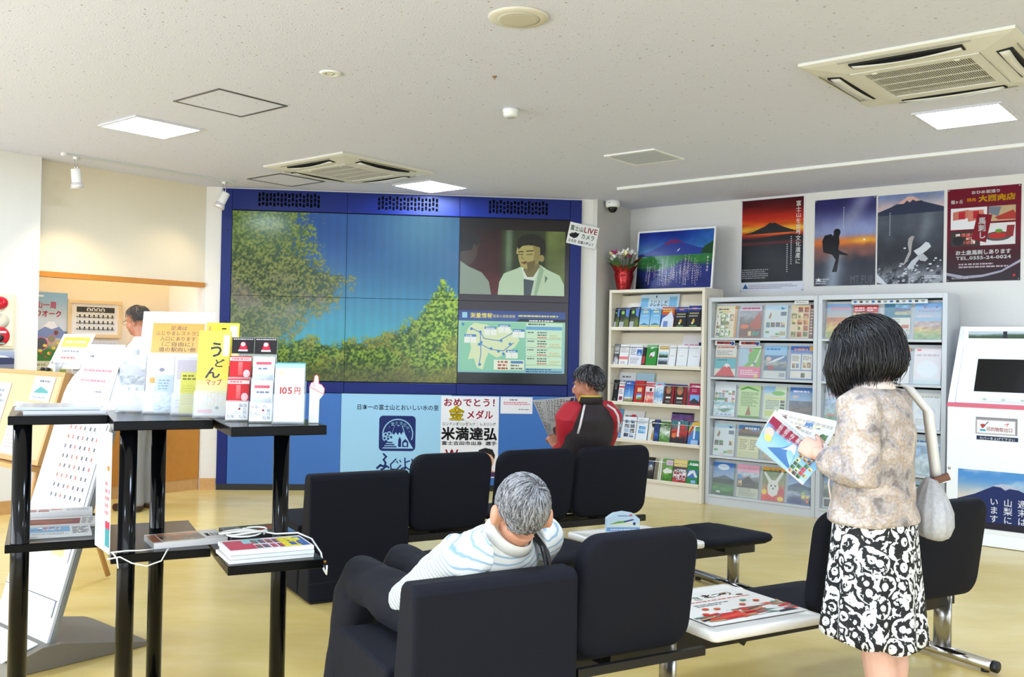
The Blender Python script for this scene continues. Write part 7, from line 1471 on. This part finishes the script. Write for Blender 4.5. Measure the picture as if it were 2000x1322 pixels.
# hair: bob falling over the face
M_h1, M_h2, M_h3 = MATS['black_hair'], mat('black_hair_soft', (30, 28, 30), .42, spec=.6), mat('black_hair_sheen', (52, 48, 50), .35, spec=.7)
def keepw(d): return .9 if d[2] > -.25 - .2 * (d[1] < -.3) and not (d[1] > .35 and d[2] < .35) else -1
cap(HM, .026, keepw, M_h1, None)
rd = random.Random(12); S = []; crown = Vector((0, -.25, .97)).normalized(); hc = HM @ Vector((0, -.012, .028))
inv = HM.inverted()
for k in range(4200):
    an = rd.uniform(0, 2 * PI); d0 = (crown + Vector((rd.gauss(0, .16), rd.gauss(0, .2), rd.gauss(0, .1)))).normalized(); ax = Vector((math.cos(an), math.sin(an), 0)); pts = []; front = ax.y > .55
    if front and abs(ax.x) < .35 and rd.random() < .6: continue
    layer = rd.uniform(.011, .034) + max(0, rd.gauss(0, .005)); q = d0.copy(); end = False
    for i in range(8):
        pts.append(scalp(HM, q, layer + .004 * math.sin(i + k))); tv = (ax - q * ax.dot(q)); tv = tv + Vector((0, 0, -.35)); tv = tv - q * tv.dot(q); q = (q + tv.normalized() * .24).normalized()
        w_ = HM @ Vector((q.x * .1, q.y * .115, q.z * .112 + .028))
        if (w_ - hc).z < -.015: break
    p = pts[-1]; outd = (p - hc); outd.z = 0; outd.normalize(); zend = 1.330 + rd.gauss(0, .016) - (.045 * max(0, outd.dot(wf))) + (.025 * max(0, -outd.dot(wf)))
    m_ = 4
    for i in range(1, m_ + 1):
        t_ = i / m_; zz = p.z + (zend - p.z) * t_; pts.append(Vector((p.x, p.y, 0)) + outd * (.018 * math.sin(t_ * PI * .75) - .03 * t_ ** 3) + Vector((rd.gauss(0, .006) * t_, rd.gauss(0, .006) * t_, zz)))
    S.append(pts)
for o in (ribbons('hair', S, [M_h1, M_h1, M_h2, M_h1, M_h3], None, .0015),): rel(o, wo)
for o in [o for o in C.objects if o.parent is None and o.name.startswith('hair_cap')]: rel(o, wo)
# shoulder bag
bp0 = P_(.235, -.125, .865); bg_ = thing('shoulder_bag', 'pale grey quilted shoulder bag with brown leather tab hanging at the woman\'s hip', 'bag', bp0, 0)
e_ = frame_of(0, 0, -75); mb = MB(); R = []
for j, (z, a, b) in enumerate(((-.105, .02, .01), (-.100, .08, .04), (-.085, .12, .06), (-.05, .140, .072), (0, .138, .07), (.04, .112, .056), (.075, .075, .04), (.098, .045, .026), (.11, .030, .018))):
    R.append([e_((-.012) + a * math.cos(2 * PI * i / 48) * (1 + .028 * math.sin(i * PI / 48 * 26)), b * math.sin(2 * PI * i / 48) * (1 + .06 * math.sin(i * PI / 48 * 26)), z + .006 * math.sin(2 * PI * i / 48)) for i in range(48)])
mb.rings(R).build('pouch', mat('grey_print_cotton', (186, 186, 190), .8, noise=.3, nscale=70, bump=.6, bscale=25), bg_)
mb = MB(); mb.xbox(Matrix.Translation(e_(.0, -.02, .105)) @ Matrix.Rotation(math.radians(165 - 5), 4, 'Z') @ Matrix.Rotation(.38, 4, 'Y'), .088, .04, .024); bevel(mb.build('leather_tab', mat('brown_leather', (110, 66, 40), .45), bg_), .003, 2)
MB().xbox(Matrix.Translation(e_(.0, -.043, .105)) @ Matrix.Rotation(math.radians(165 - 5), 4, 'Z') @ Matrix.Rotation(.38, 4, 'Y'), .012, .004, .018).build('buckle', M_chrome, bg_)
top = P_(.155, -.02, 1.318) - bp0; st_ = MB(); sd_ = wr * .0 + wf * .024
for pa, pb in ((P_(.225, -.140, 1.02) - bp0, P_(.172, -.13, 1.22) - bp0), ):
    R = []
    for q in (e_(0, -.015, .11), pa, pb, P_(.155, -.065, 1.305) - bp0, P_(.150, .0, 1.322) - bp0, P_(.160, .09, 1.27) - bp0, P_(.215, .14, 1.08) - bp0, P_(.262, .05, .98) - bp0, e_(0, .02, .11)):
        R.append([q + wf * .02, q + wr * .004 + Vector((0, 0, .001)), q - wf * .02, q - wr * .003])
    st_.rings(R)
st_.build('strap', mat('white_strap', (232, 230, 228), .7), bg_)
# magazine in her hands
def px3(x, y, Y):                   # point on the sight line of a pixel at depth Y
    r = ray(x, y); return Vector((0, 0, EYE)) + r * (Y / r.y)
B0, B1, A0, A1, C0_, C1_ = px3(1475, 868, 3.70), px3(1568, 946, 3.52), px3(1510, 812, 3.60), px3(1614, 898, 3.435), px3(1522, 797, 3.86), px3(1642, 822, 3.70)
mg = thing('magazine', 'open large-format sightseeing magazine held by the standing woman', 'magazine', B0, 0)
def patch(a, p00, p10, p01, p11, bow, off=0.0):
    n = (p10 - p00).cross(p01 - p00).normalized()
    def f(p):
        u, v = p.x / a.w, p.z / a.h; q = p00.lerp(p10, u).lerp(p01.lerp(p11, u), v); return q + n * (bow * math.sin(PI * v) * .5 + off + p.y * -1) - B0
    a.shape(f)
a = Art(.297, .205, (150, 200, 236), .0015).bare()                     # outer cover: u along the spine
def cov(U, V): 
    n = fbm(U, V, 4, 4, 6); c = mixc((176, 214, 240), (110, 176, 230), sstep(.2, .9, V)); return mixc(c, (150, 40, 70), sstep(.72, .78, V + (n - .5) * .15) * sstep(.66, .5, U))
a.raster(0, 0, a.w, a.h, 22, 16, cov)
for k in range(16): a.text('富士山観光ガイド秋版特集号湖麓'[k % 15], .05 + (k % 4) * .032, .145 + (k // 4) * .016, .020, (246, 236, 240), .015)
a.poly([(.06, .04), (.12, .10), (.15, .155), (.17, .155), (.19, .10), (.20, .02)], (84, 130, 190)); a.poly([(.12, .09), (.15, .155), (.17, .155), (.185, .11), (.16, .12)], (240, 244, 248)); a.disc(.03, .12, .025, .03, (236, 200, 190)); a.disc(.04, .09, .02, .02, (236, 220, 120))
a.rect(.195, .0, .297, .205, (240, 238, 236)); a.blocks(.20, .01, .292, .20, 4, 7, PICS + [(206, 60, 70), (236, 220, 150)]); a.disc(.25, .19, .02, .012, (206, 60, 110))
patch(a, B0, B1, A0, A1, .012); a.build('cover', mg)
a = Art(.297, .215, (244, 242, 236), .0015).bare(); a.blocks(.02, .02, .285, .20, 6, 6, PICS + [(240, 232, 190), (236, 190, 90), (230, 226, 214), (90, 130, 180)]); a.lines(.02, .02, .28, .2, 10, (206, 200, 190))
patch(a, B0, B1, C0_, C1_, -.02, -.004); a.build('inner_page', mg)
a = Art(.297, .21, (240, 240, 234), .0012).bare(); a.lines(.02, .02, .28, .2, 14, (214, 210, 200))
patch(a, B0, B1, A0.lerp(C0_, .20) + Vector((0, 0, .016)), A1.lerp(C1_, .10) + Vector((0, 0, .006)), .014, -.003); a.build('loose_page', mg)

# ---------------------------------------------------------------- grey-haired man on the block seat
def man_grey():
    az = -52; Bp = frame_of(-.20, 3.42, az); f = dirv(az); r = dirv(az + 90)
    t = thing('person', 'grey-haired man in striped white shirt and navy trousers slouching on the block seat', 'person', (-.2, 3.42, 0), 0)
    hip = Vector((-.185, 3.405, .475)); neck = Vector((.012, 3.195, .800)); hc_ = Vector((.040, 3.165, .880))
    M = hmat(hc_, Vector((-.30, .93, -.02)), (.12, -.10, 1)); ax = (neck - hip).normalized(); sd = r; fr = sd.cross(ax) * -1
    def T(k, rr, ff): return hip + (neck - hip) * k + sd * rr + fr * ff
    def tor(mb, rings, n=28):
        R = [[T(k, ro + a * math.cos(2 * PI * i / n), fo + b * math.sin(2 * PI * i / n)) for i in range(n)] for k, ro, fo, a, b in rings]; mb.rings(R)
    shl, shr = T(.86, -.205, .0), T(.86, .215, .0); ell_, elr = Vector((-.355, 3.395, .525)), T(.33, .30, .02); wl, wr_ = Vector((-.20, 3.60, .50)), T(-.30, .04, .10)
    kl, kr = Vector((-.560, 3.64, .535)), Vector((-.42, 3.80, .545)); al, ar_ = Vector((-.625, 3.70, .10)), Vector((-.53, 3.98, .10))
    hl, hr = hip + sd * -.09 + Vector((0, 0, -.01)), hip + sd * .09 + Vector((0, 0, -.01))
    b = MB(); head_into(b, M); [ell(b, (s_ * .095, -.014, -.012), .014, .023, .037, M, 10, 8) for s_ in (-1, 1)]; taper(b, [neck - ax * .06, neck, hc_ + Vector((0, .0, -.045))], [.062, .058, .060])
    tor(b, [(-.14, 0, 0, .12, .08), (0, 0, 0, .155, .11), (.3, 0, 0, .14, .10), (.6, 0, 0, .155, .10), (.85, 0, 0, .16, .085), (.97, 0, 0, .08, .05)])
    for a, c, d in ((shl, ell_, wl), (shr, elr, wr_)): taper(b, [a, a.lerp(c, .5), c, c.lerp(d, .4), d], [.052, .046, .040, .036, .027])
    hand_into(b, wl, (T(-.05, -.05, .28) - wl), ax, (.4, .45, .5, .5), .98); hand_into(b, wr_, (T(-.38, .0, .16) - wr_), ax, (.4, .45, .5, .5), .98)
    for h, k, a in ((hl, kl, al), (hr, kr, ar_)): taper(b, [h, k, a, a - Vector((0, 0, .05))], [.075, .052, .036, .038])
    rel(remesh('body', b, SKIN, .0062, 3), t)
    s = MB(); tor(s, [(-.16, 0, .01, .165, .11), (-.05, 0, .01, .190, .145), (.15, 0, .01, .185, .14), (.4, 0, 0, .180, .13), (.65, 0, 0, .190, .125), (.82, 0, 0, .195, .11), (.93, 0, .0, .118, .080), (.99, 0, .005, .082, .072), (1.02, .0, .008, .070, .066)], 32)
    for a, c, d in ((shl, ell_, wl), (shr, elr, wr_)): taper(s, [a.lerp(T(.8, 0, 0), .3), a, a.lerp(c, .5), c, c.lerp(d, .3), c.lerp(d, .6)], [.085, .082, .073, .064, .058, .048], 18)
    def stripes(nt, bb, N, L):
        tc = N('ShaderNodeTexCoord'); mp_ = N('ShaderNodeMapping'); q = ax.to_track_quat('Z', 'Y').inverted().to_euler(); mp_.inputs['Rotation'].default_value = q; w = N('ShaderNodeTexWave'); w.bands_direction = 'Z'; w.inputs['Scale'].default_value = 17; w.inputs['Distortion'].default_value = 1.2; w.inputs['Detail'].default_value = 1
        rr = N('ShaderNodeValToRGB'); e = rr.color_ramp.elements; e[0].position = .0; e[0].color = rgb(140, 170, 192); e[1].position = .30; e[1].color = rgb(222, 221, 214)
        L(tc.outputs['Object'], mp_.inputs[0]); L(mp_.outputs[0], w.inputs['Vector']); L(w.outputs['Fac'], rr.inputs[0]); L(rr.outputs[0], bb.inputs['Base Color'])
    rel(remesh('shirt', s, fabric('striped_shirt', stripes), .0075, 3, disp=fold((14, 14, 10), .009, 7)), t)
    col_ = MB(); R = [[T(k, a * math.cos(2 * PI * i / 26), .006 + b_ * math.sin(2 * PI * i / 26)) for i in range(26)] for k, a, b_ in ((.955, .094, .084), (1.01, .080, .076), (1.035, .074, .071))]
    col_.rings(R, caps=False); o = rel(col_.build('collar', mat('shirt_white', (222, 221, 214), .7)), t); so_ = o.modifiers.new('s', 'SOLIDIFY'); so_.thickness = .005; so_.offset = 1
    tr = MB(); tor(tr, [(-.30, 0, .02, .12, .09), (-.2, 0, .02, .18, .13), (-.05, 0, .02, .19, .14), (.06, 0, .015, .178, .135)])
    for h, k, a in ((hl, kl, al), (hr, kr, ar_)): taper(tr, [h + (h - k) * .15, h.lerp(k, .5), k + Vector((0, 0, .012)), k.lerp(a, .12), k.lerp(a, .5), a, a - Vector((0, 0, .035))], [.105, .098, .082, .088, .082, .078, .078], 18)
    rel(remesh('trousers', tr, mat('navy_wool', (9, 11, 25), .85, noise=.05, nscale=60), .009, 3, disp=fold((13, 13, 8), .012, 9)), t)
    for a, d in ((al, Vector((-.35, .75, 0))), (ar_, Vector((-.35, .9, 0)))):
        d.normalize(); sh = MB(); q = Vector((a.x, a.y, 0)); taper(sh, [q - d * .07 + Vector((0, 0, .045)), q + d * .05 + Vector((0, 0, .042)), q + d * .15 + Vector((0, 0, .03)), q + d * .19 + Vector((0, 0, .026))], [.042, .046, .044, .026], sq=.85); rel(fix_normals(sh.build('shoe', mat('black_shoe', (22, 20, 20), .3))), t)
    stp = MB(); R = []
    for k, rr, ff in ((.30, -.10, -.155), (.55, .02, -.150), (.75, .085, -.142), (.90, .125, -.115), (.955, .135, -.06), (.955, .13, .02), (.85, .11, .12)):
        q = T(k, rr, ff); R.append([q + sd * .022, q - fr * .004, q - sd * .022, q + fr * .004])
    stp.rings(R).build('shoulder_strap', M_black); rel([o for o in C.objects if o.name.startswith('shoulder_strap')][0], t)
    def keep(d):
        if abs(d[0]) > .72 and d[2] < -.12 and d[1] > -.45: return -1
        return 1 if (d[2] > -.42 and d[1] < .30) or (d[2] > -.82 and d[1] < -.30) or (d[2] > .35 and d[1] < .62) else -1
    H = (mat('grey_hair', (116, 116, 119), .5), mat('grey_hair_dark', (66, 66, 70), .5), mat('grey_hair_light', (166, 166, 170), .5))
    rel(cap(M, .007, keep, H[0], None), t); rel(short_hair(M, None, keep, [H[0], H[2], H[1], H[0], H[2]], .012, 2600, 3, (.25, -.72, .62), .085), t)
    n0 = len(C.objects); face_parts(M, None, H[1])
    for o in [o for o in C.objects if o.parent is None and o.name.split('.')[0] in ('eye', 'iris', 'eyebrow', 'lips')]: rel(o, t)
man_grey()

# ---------------------------------------------------------------- man in red and black jacket reading the newspaper
def man_red():
    c = bn(1.285, 2.82); az = -34; Bp = frame_of(c.x, c.y, az); f = dirv(az); r = dirv(az + 90)
    t = thing('person', 'man in red and black tracksuit jacket reading a newspaper on the far row', 'person', (c.x, c.y, 0), 0)
    hc_ = px3(1148, 752, 6.42); M = hmat(hc_, Vector((-.95, .24, -.14)), (.0, 0, 1)); nk = Vector((hc_.x + .02, hc_.y - .01, 1.07)); L0 = Vector((nk.x, nk.y, 0)) - Vector((c.x, c.y, 0)); lr, lf = L0.dot(r), L0.dot(f)
    def T(z, rr, ff): k = (z - .46) / (1.06 - .46); return Bp(rr + lr * k, ff + lf * k, z)
    def tor(mb, rings, n=28): mb.rings([[T(z, ro + a * math.cos(2 * PI * i / n), fo + b * math.sin(2 * PI * i / n)) for i in range(n)] for z, ro, fo, a, b in rings])
    shl, shr = T(.985, -.175, .01), T(.985, .19, .0); ell_, elr = px3(1108, 902, 6.50), T(.73, .25, .10); wl = px3(1088, 873, 6.66); wr_ = T(.80, .10, .36)
    kl, kr = Bp(-.12, .48, .50), Bp(.12, .48, .50); al, ar_ = Bp(-.13, .52, .10), Bp(.13, .52, .10); hl, hr = Bp(-.09, 0, .515), Bp(.09, 0, .515)
    b = MB(); head_into(b, M); taper(b, [nk - Vector((0, 0, .06)), nk, hc_ + Vector((.012, -.005, -.05))], [.062, .058, .060]); tor(b, [(.44, 0, 0, .15, .11), (.6, 0, 0, .14, .1), (.8, 0, 0, .15, .1), (.97, 0, 0, .16, .085), (1.03, 0, 0, .08, .06)])
    for a, q, d in ((shl, ell_, wl), (shr, elr, wr_)): taper(b, [a, a.lerp(q, .5), q, q.lerp(d, .4), d], [.05, .045, .04, .036, .027])
    hand_into(b, wl, px3(1073, 848, 6.70) - wl, Vector((.3, .5, .8)), (.9, .95, 1.0, 1.0), 1.0, .6); hand_into(b, wr_, Vector(f) + Vector((-.4, 0, .3)), Vector((0, 0, 1)), (.9, .9, .9, .9), 1.0)
    for h, k, a in ((hl, kl, al), (hr, kr, ar_)): taper(b, [h, k, a, a - Vector((0, 0, .05))], [.08, .055, .038, .038])
    rel(remesh('body', b, SKIN3, .0065, 3), t)
    j = MB(); tor(j, [(.44, 0, .01, .175, .14), (.52, 0, .0, .195, .15), (.7, 0, -.005, .19, .14), (.85, 0, -.005, .2, .135), (.95, 0, 0, .205, .12), (1.01, 0, 0, .15, .09), (1.05, 0, .0, .085, .072), (1.085, 0, .004, .072, .068)], 30)
    rel(remesh('jacket', j, mat('black_jersey', (34, 24, 26), .7), .009, 4, disp=fold((10, 10, 7), .010, 5)), t)
    red = mat('red_jersey', (176, 22, 42), .65)
    for k_, (a, q, d) in enumerate(((shl, ell_, wl), (shr, elr, wr_))):
        s = MB(); s0 = a.lerp(T(1.03, 0, .02), .55) + Vector((0, 0, .015)) + f * .012
        taper(s, [s0, a.lerp(s0, .35) + Vector((0, 0, .008)), a + Vector((0, 0, -.01)), a.lerp(q, .5), q, q.lerp(d, .45), q.lerp(d, .86), q.lerp(d, .90)], [.056, .074, .080, .076, .070, .060, .050, .044], 18); rel(remesh('sleeve', s, red, .008, 4, disp=fold((14, 14, 10), .010, 6 + k_)), t)
        sg = (-1, 1)[k_]; pp = [T(z, sg * x_, -y_) for z, x_, y_ in ((1.052, .095, .058), (1.02, .132, .098), (.98, .152, .118), (.93, .163, .124), (.87, .170, .120))]
        rel(MB().tube(pp, .0075, 8).build('piping', mat('piping_white', (226, 222, 222), .6)), t)
    y = MB(); y.rings([[T(z, a * math.cos(2 * PI * i / 24), .012 + b_ * math.sin(2 * PI * i / 24)) for i in range(24)] for z, a, b_ in ((1.045, .080, .074), (1.085, .078, .074), (1.115, .074, .070))], caps=False)
    o = rel(y.build('collar', mat('yellow_collar', (206, 180, 40), .7)), t); so_ = o.modifiers.new('s', 'SOLIDIFY'); so_.thickness = .006
    y = MB(); y.rings([[T(z + (.02 if math.sin(2 * PI * i / 24) < .1 else -.035), a * math.cos(2 * PI * i / 24), .008 + b_ * math.sin(2 * PI * i / 24)) for i in range(24)] for z, a, b_ in ((1.03, .094, .084), (1.065, .088, .082), (1.085, .084, .080))], caps=False)
    o = rel(y.build('jacket_collar', MATS['black_jersey']), t); so_ = o.modifiers.new('s', 'SOLIDIFY'); so_.thickness = .006
    tr = MB(); tor(tr, [(.43, 0, .03, .16, .13), (.5, 0, .01, .19, .145), (.56, 0, 0, .18, .14)])
    for h, k, a in ((hl, kl, al), (hr, kr, ar_)): taper(tr, [h, k, k.lerp(a, .15), a], [.098, .078, .078, .068])
    rel(remesh('trousers', tr, mat('dark_trousers', (30, 30, 34), .8), .010, 3), t)
    for a in (al, ar_): sh = MB(); q = Vector((a.x, a.y, 0)); taper(sh, [q - f * .07 + Vector((0, 0, .04)), q + f * .06 + Vector((0, 0, .04)), q + f * .17 + Vector((0, 0, .028))], [.042, .046, .034], sq=.8); rel(fix_normals(sh.build('shoe', MATS['black_shoe'])), t)
    def keep(d):
        if abs(d[0]) > .70 and d[2] < -.10 and d[1] > -.40: return -1
        return 1 if (d[2] > -.38 and d[1] < .10) or (d[2] > -.70 and d[1] < -.3) or (d[2] > .36 and d[1] < .62) else -1
    H = (mat('dark_grey_hair', (44, 42, 44), .42), mat('streak_grey', (130, 130, 136), .42), mat('near_black_hair', (22, 21, 22), .42))
    rel(cap(M, .012, keep, H[0], None), t); rel(short_hair(M, None, keep, [H[2], H[0], H[1], H[2], H[0]], .020, 1700, 5, (-.1, -.35, .93), .08), t)
    face_parts(M, None, H[0])
    for o in [o for o in C.objects if o.parent is None and o.name.split('.')[0] in ('eye', 'iris', 'eyebrow', 'lips')]: rel(o, t)
    # newspaper
    TL, TR, BR_, BL_ = px3(1040, 781, 6.62), px3(1124, 774, 6.86), px3(1100, 868, 6.84), px3(1070, 850, 6.66)
    a = Art(.28, .36, (206, 204, 196), .0015).bare(); a.text('新聞記事', .075, .335, .028, (40, 40, 42), .01, vert=True); a.lines(.10, .16, .27, .35, 14, (96, 94, 92)); a.lines(.01, .02, .06, .34, 20, (110, 108, 104)); a.lines(.02, .02, .12, .14, 8, (110, 108, 104)); a.disc(.19, .09, .05, .035, (110, 80, 74)); a.rect(.14, .04, .26, .06, (120, 116, 110)); a.rect(.255, .30, .275, .35, (40, 50, 80))
    n_ = (TR - TL).cross(BL_ - TL).normalized(); g0 = BL_.copy()
    a.shape(lambda p: BL_.lerp(BR_, p.x / .28).lerp(TL.lerp(TR, p.x / .28), p.z / .36) + n_ * (.03 * math.sin(PI * p.x / .28) + p.y) - g0)
    tag(link('newspaper', a.mesh('newspaper'), None, g0), 'open newspaper held by the man in the red and black jacket', 'newspaper')
man_red()

# ---------------------------------------------------------------- man standing at the counter
def man_counter():
    x, y, az = -3.10, 8.07, -78; Bp = frame_of(x, y, az); f = dirv(az); r = dirv(az + 90)
    t = thing('person', 'man in glasses, pale shirt and grey trousers standing at the reception counter', 'person', (x, y, 0), 0)
    M = hmat(Bp(0, .06, 1.585), f + Vector((0, 0, -.22))); b = MB(); head_into(b, M); taper(b, [Bp(0, 0, 1.38), Bp(0, .02, 1.46), Bp(0, .05, 1.54)], [.062, .058, .06])
    loft(b, Bp, [(0, 0, .86, .15, .1), (0, 0, 1.0, .14, .1), (0, 0, 1.2, .15, .1), (0, 0, 1.36, .155, .085), (0, 0, 1.42, .07, .06)])
    A = [(Bp(s * .19, 0, 1.35), Bp(s * .24, -.02, 1.08), Bp(s * .20, .16, .94)) for s in (-1, 1)]
    for a, q, d in A: taper(b, [a, a.lerp(q, .5), q, d], [.048, .044, .038, .027]); hand_into(b, d, Vector(f) + Vector((0, 0, -.3)), Vector((0, 0, 1)), (.4, .45, .5, .5))
    for s in (-1, 1): taper(b, [Bp(s * .09, 0, .88), Bp(s * .09, .01, .48), Bp(s * .09, -.01, .08)], [.085, .058, .04])
    rel(remesh('body', b, SKIN3, .0068, 3), t)
    s_ = MB(); loft(s_, Bp, [(0, 0, .86, .17, .13), (0, 0, .95, .185, .14), (0, 0, 1.1, .175, .13), (0, 0, 1.25, .19, .13), (0, 0, 1.36, .19, .105), (0, 0, 1.42, .11, .08), (0, .005, 1.455, .075, .07)])
    for a, q, d in A: taper(s_, [a, a.lerp(q, .5), q, q.lerp(d, .1)], [.08, .075, .068, .064])
    rel(remesh('shirt', s_, mat('pale_shirt', (226, 232, 236), .75), .010, 3), t)
    tr = MB(); loft(tr, Bp, [(0, 0, .78, .16, .13), (0, 0, .86, .178, .138), (0, 0, .96, .172, .132)])
    for s in (-1, 1): taper(tr, [Bp(s * .085, 0, .86), Bp(s * .09, .01, .50), Bp(s * .092, .0, .10), Bp(s * .092, .0, .055)], [.108, .092, .085, .085], 18)
    rel(remesh('trousers', tr, mat('grey_trousers', (138, 136, 134), .8), .010, 3, disp=fold((12, 12, 7), .014, 3)), t)
    for s in (-1, 1): sh = MB(); taper(sh, [Bp(s * .092, -.07, .042), Bp(s * .092, .06, .042), Bp(s * .095, .17, .03)], [.044, .047, .036], sq=.8); rel(fix_normals(sh.build('shoe', mat('brown_shoe', (60, 34, 26), .4))), t)
    def keep(d): return 1 if (d[2] > -.35 and d[1] < .15) or (d[2] > .35 and d[1] < .60) else -1
    rel(cap(M, .010, keep, mat('greying_hair', (74, 62, 54), .45), None), t); rel(short_hair(M, None, keep, [MATS['greying_hair'], MATS['grey_hair_dark']], .016, 700, 8, (0, -.4, .9), .06), t)
    face_parts(M, None, MATS['greying_hair']); glasses(M, None)
    for o in [o for o in C.objects if o.parent is None and o.name.split('.')[0] in ('eye', 'iris', 'eyebrow', 'lips', 'glasses')]: rel(o, t)
man_counter()
